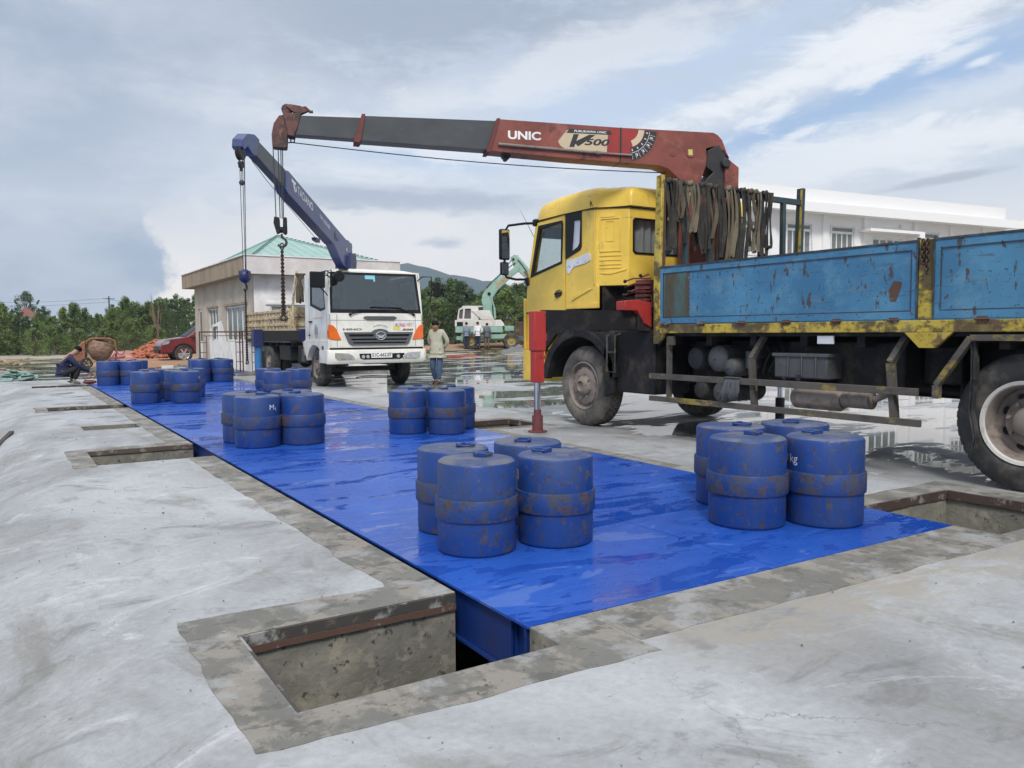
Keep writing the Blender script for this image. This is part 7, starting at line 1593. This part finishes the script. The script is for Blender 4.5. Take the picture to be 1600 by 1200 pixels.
# ================================================================ PEOPLE
def skin(name, pts, edges, mt, parent, root, sub=2, post=None):
    me = bpy.data.meshes.new(name); ks = list(pts); ix = {k: i for i, k in enumerate(ks)}
    me.from_pydata([Vector(pts[k][0]) for k in ks], [(ix[a], ix[b]) for a, b in edges], [])
    bm = bmesh.new(); bm.from_mesh(me); lay = bm.verts.layers.skin.verify(); bm.verts.ensure_lookup_table()
    for k in ks:
        r = pts[k][1]; r = r if isinstance(r, tuple) else (r, r)
        gf = 1.0 if (k[0] in 'ft' and len(k) > 2) else (1.22 if k in ('head', 'jaw', 'crown') else (1.04 if name == 'shirt' else 1.16)); r = (r[0] * gf, r[1] * gf)
        bm.verts[ix[k]][lay].radius = r; bm.verts[ix[k]][lay].use_root = (k == root)
    bm.to_mesh(me); bm.free()
    o = bpy.data.objects.new(name, me); COL.objects.link(o)
    s = o.modifiers.new('skin', 'SKIN'); s.use_smooth_shade = True
    b = o.modifiers.new('sub', 'SUBSURF'); b.levels = sub; b.render_levels = sub
    bpy.context.view_layer.update(); dg = bpy.context.evaluated_depsgraph_get()
    m2 = bpy.data.meshes.new_from_object(o.evaluated_get(dg)); bpy.data.objects.remove(o)
    m2.shade_smooth(); m2.materials.clear(); m2.materials.append(mt)
    o = bpy.data.objects.new(name, m2); COL.objects.link(o); o.parent = parent
    return o
def person(name_loc, rz, J, label, mats, group=None, cap=False, untucked=True, head_dir=(0, 1, 0)):
    """J: joints in local coordinates, the person facing +Y; keys pel, spine, chest, neck, head, then L/R sh, el, wr, hip, kn, an, toe"""
    x, y = name_loc; t = thing('person', (x, y, J.get('z0', gh(x, y))), label, 'person', group, rz, world=False)
    V = {k: Vector(v) for k, v in J.items() if k != 'z0'}
    hd = Vector(head_dir).normalized(); up_ = (V['head'] - V['neck']).normalized(); hd = (hd - up_ * hd.dot(up_)).normalized(); rt = hd.cross(up_).normalized()
    H = V['head']
    P_ = {'pel': (V['pel'], .09), 'spine': (V['spine'], .09), 'chest': (V['chest'], (.11, .09)), 'neck': (V['neck'], .050), 'jaw': (H - up_ * .055 + hd * .012, (.058, .062)), 'head': (H + up_ * .012, (.076, .088)), 'crown': (H + up_ * .085 - hd * .008, .058),
          'nose': (H - up_ * .012 + hd * .098, .011)}
    E_ = [('pel', 'spine'), ('spine', 'chest'), ('chest', 'neck'), ('neck', 'jaw'), ('jaw', 'head'), ('head', 'crown'), ('head', 'nose')]
    for s in 'LR':
        sg = -1 if s == 'L' else 1
        P_['sh' + s] = (V['sh' + s], .052); P_['el' + s] = (V['el' + s], .038); P_['wr' + s] = (V['wr' + s], .026)
        fd = (V['wr' + s] - V['el' + s]).normalized()
        if 'hd' + s in V: fd = V['hd' + s].normalized()
        pal = V['wr' + s] + fd * .055; P_['pa' + s] = (pal, (.034, .018)); E_ += [('chest', 'sh' + s), ('sh' + s, 'el' + s), ('el' + s, 'wr' + s), ('wr' + s, 'pa' + s)]
        lat = fd.cross(Vector((0, 1, 0)) if abs(fd.y) < .7 else Vector((0, 0, 1))).normalized(); cur = fd.cross(lat).normalized() * (1 if s == 'L' else -1)
        for f, (o_, ln) in enumerate(((-.027, .062), (-.009, .074), (.009, .070), (.026, .054))):
            a = pal + fd * .034 + lat * o_; b = a + fd * ln * .5 + cur * .006; c_ = b + fd * ln * .45 + cur * .02
            P_[f'f{s}{f}a'] = (a, .0105); P_[f'f{s}{f}b'] = (b, .0095); P_[f'f{s}{f}c'] = (c_, .0075); E_ += [('pa' + s, f'f{s}{f}a'), (f'f{s}{f}a', f'f{s}{f}b'), (f'f{s}{f}b', f'f{s}{f}c')]
        a = pal - fd * .01 - lat * .036; b = a + fd * .035 - lat * .014; P_['t' + s + 'a'] = (a, .012); P_['t' + s + 'b'] = (b, .009); E_ += [('pa' + s, 't' + s + 'a'), ('t' + s + 'a', 't' + s + 'b')]
        P_['hip' + s] = (V['hip' + s], .060); P_['kn' + s] = (V['kn' + s], .050); P_['an' + s] = (V['an' + s], .028); P_['to' + s] = (V['toe' + s], .018)
        E_ += [('pel', 'hip' + s), ('hip' + s, 'kn' + s), ('kn' + s, 'an' + s), ('an' + s, 'to' + s)]
    body = skin('body', P_, E_, M['skin'], t, 'pel')
    # face
    mb = MB()
    for sg in (-1, 1): mb.ball(H + hd * .078 + rt * (.031 * sg) + up_ * .012, .010, 8, (1, 1, .6))
    mb.build('eye', M['eye_dark'], t)
    mb = MB()
    for sg in (-1, 1): mb.ball(H + rt * (.079 * sg) - up_ * .005, .022, 8, (.5, .8, 1.2))
    mb.build('ear', M['skin'], t)
    mb = MB(); mb.ball(H + hd * .082 - up_ * .048, .016, 8, (1.3, .6, .4)); mb.build('mouth', mat('lips', (.30, .10, .08), .5) if 'lips' not in M else M['lips'], t)
    # hair
    mb = MB(); n = 18; mrows = 10
    for i in range(mrows + 1):
        th_ = math.pi * .62 * i / mrows
        for k in range(n):
            ph = 2 * math.pi * k / n; d_ = rt * (math.sin(th_) * math.cos(ph) * .088) + hd * (math.sin(th_) * math.sin(ph) * .100) + up_ * (math.cos(th_) * .098)
            front = math.sin(ph)
            lim = .30 if front > .3 else -9
            if d_.dot(up_) < .045 and front > .25: d_ = d_ * .86
            nz_ = 1 + .05 * noise.noise(Vector((math.cos(ph) * 3, i * .7, math.sin(ph) * 3 + x)))
            mb.v.append(H + up_ * .030 - hd * .008 + d_ * nz_)
    for i in range(mrows):
        for k in range(n): mb.f.append((i * n + k, (i + 1) * n + k, (i + 1) * n + (k + 1) % n, i * n + (k + 1) % n))
    mb.build('cap' if cap else 'hair', M[mats.get('hair', 'hair')], t, smooth=80)
    # shirt
    ce = V['chest']; S_ = {'pel': (V['pel'] + Vector((0, 0, -.03)) if untucked else V['pel'] + Vector((0, 0, .05)), (.178 if untucked else .15, .150)), 'spine': (V['spine'], (.145, .115)), 'chest': (ce, (.16, .125)), 'hem': (V['pel'] + (V['pel'] - V['spine']).normalized() * (.10 if untucked else .02), (.172, .150)), 'col': (ce.lerp(V['neck'], .95), .066)}
    SE = [('hem', 'pel'), ('pel', 'spine'), ('spine', 'chest'), ('chest', 'col')]
    for s in 'LR':
        S_['sh' + s] = (V['sh' + s], .072); S_['el' + s] = (V['el' + s], .058); S_['cf' + s] = (V['el' + s].lerp(V['wr' + s], J.get('sleeve', .88) if isinstance(J.get('sleeve', .88), float) else .88), .042); SE += [('chest', 'sh' + s), ('sh' + s, 'el' + s), ('el' + s, 'cf' + s)]
    skin('shirt', S_, SE, M[mats['top']], t, 'pel')
    T_ = {'pel': (V['pel'] + Vector((0, 0, -.04)), (.10, .09))}; TE = []
    for s in 'LR':
        T_['hip' + s] = (V['hip' + s], .076); T_['kn' + s] = (V['kn' + s], .066); T_['an' + s] = (V['an' + s] + (V['kn' + s] - V['an' + s]) * .10, .048); TE += [('pel', 'hip' + s), ('hip' + s, 'kn' + s), ('kn' + s, 'an' + s)]
    skin('trousers', T_, TE, M[mats['legs']], t, 'pel')
    for s in 'LR':
        an, to = V['an' + s], V['toe' + s]; fw = (to - an); fw.z = 0; fw = fw.normalized() if fw.length > .01 else Vector((0, 1, 0))
        skin('shoe', {'a': (an + Vector((0, 0, .01)) - fw * .01, .045), 'b': (an - fw * .035 + Vector((0, 0, -.035)), .042), 'c': (an.lerp(to, .55) + Vector((0, 0, -.012)), (.046, .036)), 'd': (to, (.044, .030))}, [('a', 'b'), ('a', 'c'), ('c', 'd')], M[mats['shoe']], t, 'a', 1)
    return t
def stand(h=1.65, **kw):
    k = h / 1.70
    J = dict(pel=(0, 0, .93), spine=(0, .0, 1.10), chest=(0, 0, 1.29), neck=(0, .01, 1.46), head=(0, .03, 1.585), shL=(-.17, 0, 1.38), shR=(.17, 0, 1.38), elL=(-.22, -.02, 1.12), elR=(.22, -.02, 1.12), wrL=(-.23, .05, .88), wrR=(.23, .05, .88),
             hipL=(-.09, 0, .86), hipR=(.09, 0, .86), knL=(-.10, .02, .48), knR=(.10, .02, .48), anL=(-.10, -.01, .085), anR=(.10, -.01, .085), toeL=(-.11, .14, .04), toeR=(.11, .14, .04))
    J.update(kw); return {a: tuple(c * k for c in b) for a, b in J.items()}
# facing: rz turns +Y; towards the camera from a point (x, y) is atan2(x, -y)...
def face_cam(x, y, extra=0): return math.atan2(-y, -x) - math.pi / 2 + extra
x, y = 8.95, 17.55
person((x, y), face_cam(x, y, R(-24)), stand(1.57, neck=(0, .05, 1.45), head=(-.01, .115, 1.55), elL=(-.27, -.10, 1.13), elR=(.27, -.10, 1.13), wrL=(-.14, -.17, .95), wrR=(.14, -.17, .95), hdL=(.8, -.1, -.35), hdR=(-.8, -.1, -.35), knL=(-.09, .05, .48), anL=(-.07, .07, .085), toeL=(-.06, .22, .04), knR=(.11, .06, .47), anR=(.10, -.12, .10), toeR=(.14, .02, .04)),
       'man in pale shirt and jeans looking down, hands behind his back, beside the white truck', dict(top='shirt_pale', legs='jeans', shoe='shoe_dark'), head_dir=(-.15, .8, -.55))
# crouching man at the far left corner of the platform, working on the edge to his left side
x, y = 1.44, 23.05
Jc = dict(pel=(0, -.19, .30), spine=(0, -.17, .45), chest=(0, -.06, .63), neck=(0, .045, .755), head=(0, .145, .83), shL=(-.17, -.03, .66), shR=(.17, -.03, .66), elL=(-.22, .12, .46), elR=(.20, .14, .46), wrL=(-.13, .38, .30), wrR=(.10, .42, .29), hdL=(.2, .5, -.7), hdR=(-.2, .5, -.7),
          hipL=(-.11, -.16, .29), hipR=(.11, -.16, .29), knL=(-.17, .16, .47), knR=(.15, .18, .45), anL=(-.14, -.0, .095), anR=(.13, .03, .095), toeL=(-.16, .15, .045), toeR=(.15, .18, .045))
person((x, y), R(-90) - YAW * .55 + R(22), {k: tuple(c * 1.04 for c in v) for k, v in Jc.items()}, 'man in a navy jacket and black trousers crouching over the far corner of the platform', dict(top='jacket_navy', legs='trousers_black', shoe='shoe_grey'), head_dir=(0, .6, -.6), untucked=False)
mb = MB(); mb.ball((1.83, 22.85, .07), .09, 12, (1.8, .9, .6)); mb.bar((1.72, 22.9, .11), (1.95, 22.8, .06), .05, .05); solo(mb.build('hand_tool', M['rust_red'], None), 'dark red hand tool on the deck corner in front of the crouching man', 'tool')
gp = 'workers standing with their backs turned in front of the excavator'
for (px, Dp, h, mt_, lg, lab, ex_, hr) in ((729.5, 50.0, 1.66, 'shirt_blue_grey', 'trousers_navy', 'worker in blue grey shirt and dark trousers, leftmost of those by the excavator', 0, 'shoe_dark'), (747, 50.0, 1.68, 'shirt_white', 'trousers_navy', 'worker in white shirt, hand on hip, middle of those by the excavator', 1, 'hair'), (761.5, 50.2, 1.60, 'hoodie_grey', 'trousers_brown', 'worker in dark hooded top and brown trousers, rightmost of those by the excavator', 0, 'hair'), (736, 51.6, 1.62, 'shirt_dark_red', 'trousers_black', 'worker in dark red half hidden behind the one in the blue grey shirt', 0, 'hair')):
    a = az_of(px); dd = Dp / math.cos(a - YAW); x, y = dd * math.sin(a), dd * math.cos(a)
    kw = dict(elR=(.30, -.02, 1.15), wrR=(.19, .04, .98)) if ex_ else {}
    person((x, y), face_cam(x, y, math.pi), stand(h, **kw), lab, dict(top=mt_, legs=lg, shoe='shoe_brown' if ex_ == 0 and 'hooded' in lab else 'shoe_dark', hair='hair'), gp, untucked=False)
# ================================================================ TREES
def leaf_mat(name, a, b, c_):
    mt = bpy.data.materials.new(name); mt.use_nodes = True; nt = NT(mt.node_tree); mt.node_tree.nodes.clear()
    geo = nt.node('ShaderNodeNewGeometry'); rp = geo.outputs['Random Per Island']; oi = nt.node('ShaderNodeObjectInfo').outputs['Random']
    c1 = nt.mix(rp, a, b); c1 = nt.mix(nt.ss(nt.noise(nt.node('ShaderNodeTexCoord').outputs['Object'], .9, 3, .6), .45, .65), c1, c_)
    c1 = nt.mix(1.0, c1, nt.mix(oi, (.75, .80, .8), (1.2, 1.15, 1.0)), 'MULTIPLY')
    b_ = nt.node('ShaderNodeBsdfPrincipled'); nt.set(b_.inputs['Base Color'], c1); b_.inputs['Roughness'].default_value = .6
    tr = nt.node('ShaderNodeBsdfTranslucent'); nt.set(tr.inputs[0], c1); mx = nt.node('ShaderNodeMixShader'); mx.inputs[0].default_value = .25
    nt.l.new(b_.outputs[0], mx.inputs[1]); nt.l.new(tr.outputs[0], mx.inputs[2]); out = nt.node('ShaderNodeOutputMaterial'); nt.l.new(mx.outputs[0], out.inputs[0]); M[name] = mt
leaf_mat('leaf_dark', (.06, .11, .035), (.11, .165, .05), (.045, .085, .03))
leaf_mat('leaf_mid', (.115, .185, .05), (.18, .25, .07), (.085, .145, .04))
leaf_mat('leaf_light', (.14, .21, .06), (.21, .27, .09), (.10, .16, .05))
def make_tree(mt, seed, H=4.5, W=3.2, base=.0, nl=4200, ls=.15, lobes=64):
    """unit tree, foliage to the ground if base = 0"""
    rnd = random.Random(seed)
    tr = MB(); crown = MB()
    tr.tube([(0, 0, -.1), (.04, .02, H * .3), (-.03, .05, H * .6), (.02, 0, H * .9)], [.10, .08, .055, .02], 7)
    L = []
    for k in range(lobes):
        h = base + (H - base) * (rnd.random() ** .85); t = (h - base) / (H - base); a = rnd.random() * 6.28
        env = W / 2 * (1 - t ** 2.2) ** .6 * (.55 + .45 * min(1, t * 4 + .4)); r_ = env * rnd.uniform(.25, .85)
        c_ = Vector((r_ * math.cos(a), r_ * math.sin(a), h)); R_ = rnd.uniform(.16, .46) * W / 3.0 * (1.05 - .45 * t); L.append((c_, R_))
        if k % 2 == 0: tr.tube([(0, 0, max(.2, h - .7)), tuple(c_ * .6 + Vector((0, 0, h * .38))), tuple(c_)], [.035, .022, .01], 5)
    for k in range(9):                 # thin shoots breaking the outline
        a = rnd.random() * 6.28; r_ = W * rnd.uniform(.05, .42); h0 = H * (1 - (r_ / W * 2) ** 2 * .55) * rnd.uniform(.86, .98)
        for q in range(4): L.append((Vector((r_ * math.cos(a) * (1 + q * .05), r_ * math.sin(a) * (1 + q * .05), h0 - .18 + q * .11)), .11 - q * .015))
    for k in range(nl):
        c_, R_ = L[rnd.randrange(len(L))]
        d_ = Vector((rnd.gauss(0, 1), rnd.gauss(0, 1), rnd.gauss(0, 1))).normalized(); p = c_ + d_ * R_ * (rnd.random() ** .4 + .25 * rnd.random() ** 3) * Vector((1, 1, .8)).length / 1.6
        if p.z < .05: continue
        n_ = (d_ + Vector((rnd.gauss(0, .5), rnd.gauss(0, .5), rnd.gauss(0, .5) + .3))).normalized(); u_ = n_.cross(Vector((rnd.gauss(0, 1), rnd.gauss(0, 1), rnd.gauss(0, 1)))).normalized(); v_ = n_.cross(u_)
        s_ = ls * rnd.uniform(.5, 1.25)
        crown.add([p - u_ * s_ * .5, p - v_ * s_ * .22, p + u_ * s_ * .5, p + v_ * s_ * .22], [(0, 1, 2, 3)])
    return tr, crown
PROTO = []
specs = [('leaf_mid', 4.3, 3.4, 0), ('leaf_dark', 4.6, 3.0, 0), ('leaf_light', 3.6, 3.4, 0), ('leaf_mid', 4.8, 2.8, 0), ('leaf_dark', 5.5, 4.2, .9)]
for i, (mt_, h, w_, b_) in enumerate(specs):
    tr, cr = make_tree(mt_, 100 + i, h, w_, b_, 7500 if i < 4 else 9000, .15); PROTO.append([tr, cr, mt_, h, None])
def tree(x, y, v, h, wsc, rz, label, group):
    tr, cr, mt_, ph, o0 = PROTO[v]; s = h / ph
    if o0 is None:
        o = thing('tree', (x, y, 0), label, 'tree', group, 0, world=False); tr.build('trunk', M['bark'], o); cr.build('crown', M[mt_], o, smooth=0, weld=False); PROTO[v][4] = o
    else:
        o = o0.copy(); COL.objects.link(o)
        for ch in o0.children: c_ = ch.copy(); COL.objects.link(c_); c_.parent = o
    o.location = (x, y, gh(x, y) - .05); o.rotation_euler = (0, 0, rz); o.scale = (s * wsc, s * wsc, s); tag(o, label, 'tree', group); return o
rnd = random.Random(77); GL = 'bushy trees in the belt along the left of the yard'; GR = 'bushy trees in the belt behind the excavator'
kind = {0: 'mid green bushy', 1: 'dark bushy', 2: 'pale green low bushy', 3: 'slender mid green', 4: 'tall dark round'}
def at_px(px, D): a = az_of(px); d_ = D / math.cos(a - YAW); return d_ * math.sin(a), d_ * math.cos(a)
# left belt: (picture column, depth, height, variant)
belt = []
px = -75
while px < 300:
    belt.append((px, 60 + rnd.uniform(-2.0, 2.5), None, rnd.choice([0, 0, 1, 2, 3]))); px += rnd.uniform(15, 22)
tops = [(-80, 468), (0, 466), (12, 470), (30, 492), (60, 486), (85, 486), (105, 478), (125, 463), (140, 480), (160, 484), (185, 470), (200, 462), (215, 470), (228, 463), (245, 480), (262, 505), (300, 500)]
def topy(px):
    for (a, b), (c_, d_) in zip(tops, tops[1:]):
        if a <= px <= c_: return b + (d_ - b) * (px - a) / (c_ - a)
    return 480
n_ = 0
for px, D, _, v in belt:
    if px > 250: continue
    x, y = at_px(px, D); z = 1.25 + (520 - topy(px) + rnd.uniform(-6, 2)) / F_PX * D + .25; n_ += 1
    tree(x, y, v, z, rnd.uniform(.85, 1.1), rnd.random() * 6, kind[v] + ' tree in the front row of the belt left of the hut', GL)
    # low growth in front
    if n_ % 2 == 0:
        x, y = at_px(px + 8, D - 3.5); tree(x, y, 2, rnd.uniform(1.8, 2.6), 1.35, rnd.random() * 6, 'low pale bush in front of the belt left of the hut', GL)
for px, D, yt_, v, lab in ((45, 165, 453, 4, 'dark round tree rising behind the red roofed house'), (30, 86, 478, 1, 'dark tree left of the red roofed house'), (72, 84, 476, 1, 'dark tree just right of the red roofed house'), (178, 80, 474, 1, 'dark tree behind the belt near the thin pole')):
    x, y = at_px(px, D); tree(x, y, v, 1.25 + (520 - yt_) / F_PX * D + .2, 1.0, rnd.random() * 6, lab, GL)
for i in range(9):
    px = 236 + i * 9 + rnd.uniform(-2, 2); D = 88 + rnd.uniform(-4, 5); x, y = at_px(px, D); v = [4, 1, 3][i % 3]; tree(x, y, v, 1.25 + (520 - rnd.uniform(455, 468)) / F_PX * D, 1.05, rnd.random() * 6, 'far tree standing on open ground between the bricks and the hut', 'far trees between the brick heap and the hut')
for i in range(22):
    px = -90 + i * 15; D = 70 + rnd.uniform(-2, 3); x, y = at_px(px, D); tree(x, y, [1, 0, 3][i % 3], 1.25 + (520 - topy(px) - 8) / F_PX * D, 1.15, rnd.random() * 6, 'tree in the back row of the belt left of the hut', GL)
# right belt behind the excavator
px = 600; i = 0
rt = [(600, 452), (660, 452), (680, 446), (700, 440), (720, 444), (740, 462), (760, 455), (780, 450), (800, 446), (830, 444), (1150, 446)]
def topr(px):
    for (a, b), (c_, d_) in zip(rt, rt[1:]):
        if a <= px <= c_: return b + (d_ - b) * (px - a) / (c_ - a)
    return 448
while px < 1120:
    D = 76 + rnd.uniform(-3, 3); x, y = at_px(px, D); v = [1, 0, 4, 1, 3][i % 5]
    tree(x, y, v, 1.25 + (520 - topr(px) + rnd.uniform(-4, 6)) / F_PX * D, 1.2, rnd.random() * 6, 'tall tree in the back row behind the excavator', GR)
    D = 66 + rnd.uniform(-2, 2); x, y = at_px(px + 6, D); v = [2, 0, 1, 0][i % 4]; tree(x, y, v, rnd.uniform(3.0, 4.6), 1.25, rnd.random() * 6, kind[v] + ' tree in the front row behind the excavator', GR)
    px += rnd.uniform(14, 19) * (1 if px < 850 else 1.9); i += 1
# bare tree
bt = thing('bare_tree', (*at_px(249, 56), -.1), 'thin leafless tree with upswept branches beside the brick heap', 'tree')
bx, by = at_px(249, 56); mb = MB(); mb.tube([(bx, by, -.1), (bx - .02, by, 1.0), (bx - .02, by, 1.7)], [.11, .09, .08], 7); mb.build('trunk', M['bark'], bt)
mb = MB(); rb = random.Random(4)
for k in range(9):
    a = rb.random() * 6.28; r1 = rb.uniform(.15, .5); r2 = r1 * rb.uniform(1.4, 2.4); z1 = rb.uniform(1.9, 2.5); z2 = rb.uniform(3.0, 4.2)
    p1 = (bx + r1 * math.cos(a), by + r1 * math.sin(a), z1); p2 = (bx + r2 * math.cos(a), by + r2 * math.sin(a), z2); mb.tube([(bx - .02, by, 1.4 + rb.random() * .3), p1, p2], [.035, .018, .006], 5)
    for q in range(1): b = a + rb.uniform(-.8, .8); mb.tube([p1, (p1[0] + .3 * math.cos(b), p1[1] + .3 * math.sin(b), p1[2] + .9)], [.014, .005], 4)
mat('bark_pale', (.24, .17, .12), .9); mb.build('branches', M['bark_pale'], bt)
for px, D, lab in ((262, 74, 'small tree with a reddish trunk, left of the three near the hut'), (275, 74, 'small tree with a reddish trunk, middle of the three near the hut'), (290, 74, 'small tree with a reddish trunk, nearest to the hut')):
    x, y = at_px(px, D); tree(x, y, 1, 3.6, .5, px, lab, 'small trees near the hut')
# grassy ground under the trees
heap('grass_bank', at_px(268, 70), 9, 12, .12, mat('dry_grass', (.30, .33, .12), 1.0, 0, [((.42, .34, .19), .6, .45, .55, .8), ((.16, .22, .07), 1.2, .5, .6, .7)], .6, 4, .05), 5)
# distant red roofed house and pole
hx, hy = at_px(45, 150); hs_ = thing('distant_house', (hx, hy, 0), 'small pale house with a red tiled roof among the trees on the left', 'house')
mb = MB(); mb.box((hx - 1.5, hy, 0), (hx + 1.5, hy + 3, 4.9)); mb.build('wall', M['plaster_white'], hs_, smooth=0)
mb = MB(); pts = [(hx - 1.9, hy - .5, 4.7), (hx + 1.9, hy - .5, 4.7), (hx + 1.9, hy + 3.5, 4.7), (hx - 1.9, hy + 3.5, 4.7)]; mb.add(pts + [(hx - .3, hy + 1.5, 6.5), (hx + .3, hy + 1.5, 6.5)], [(0, 1, 5, 4), (1, 2, 5), (2, 3, 4, 5), (3, 0, 4), (0, 3, 2, 1)]); mb.build('roof', mat('roof_red', (.20, .075, .06), .8), hs_, smooth=0)
mb = MB(); mb.box((hx - .5, hy - .03, 3.0), (hx + .5, hy - .001, 4.2)); mb.build('window', M['pane_grey'], hs_, smooth=0)
px_, py_ = at_px(174, 78); up2 = thing('utility_pole', (px_, py_, 0), 'thin utility pole above the trees, its wires running across the left', 'utility pole')
mb = MB(); mb.tube([(px_, py_, 0), (px_, py_, 5.0)], [.09, .06], 8); mb.bar((px_ - .5, py_, 4.75), (px_ + .5, py_, 4.75), .06, .06); mb.build('pole', M['boom_grey'], up2)
mb = MB(); q0 = at_px(-140, 74)
for dz_ in (0, .12): mb.tube([(px_ + (q0[0] - px_) * t, py_ + (q0[1] - py_) * t, 4.8 - dz_ * 3 - 1.2 * math.sin(math.pi * t) * .35) for t in [i / 16 for i in range(17)]], .011, 5)
q0 = at_px(330, 84); mb.tube([(px_ + (q0[0] - px_) * t, py_ + (q0[1] - py_) * t, 4.7 - .5 * math.sin(math.pi * t)) for t in [i / 16 for i in range(17)]], .011, 5); mb.build('wire', M['cable_steel'], up2)
# haze over the far land
hm = bpy.data.materials.new('haze'); hm.use_nodes = True; hn = hm.node_tree; hn.nodes.clear()
pv = hn.nodes.new('ShaderNodeVolumePrincipled'); pv.inputs['Density'].default_value = .00033; pv.inputs['Color'].default_value = (.62, .78, 1.0, 1)
ho_ = hn.nodes.new('ShaderNodeOutputMaterial'); hn.links.new(pv.outputs[0], ho_.inputs['Volume'])
HZ = MB(); HZ.box((-2060, -2060, -12), (2060, 2060, 190)); tag(HZ.build('haze', hm, None, smooth=0), kind='stuff')
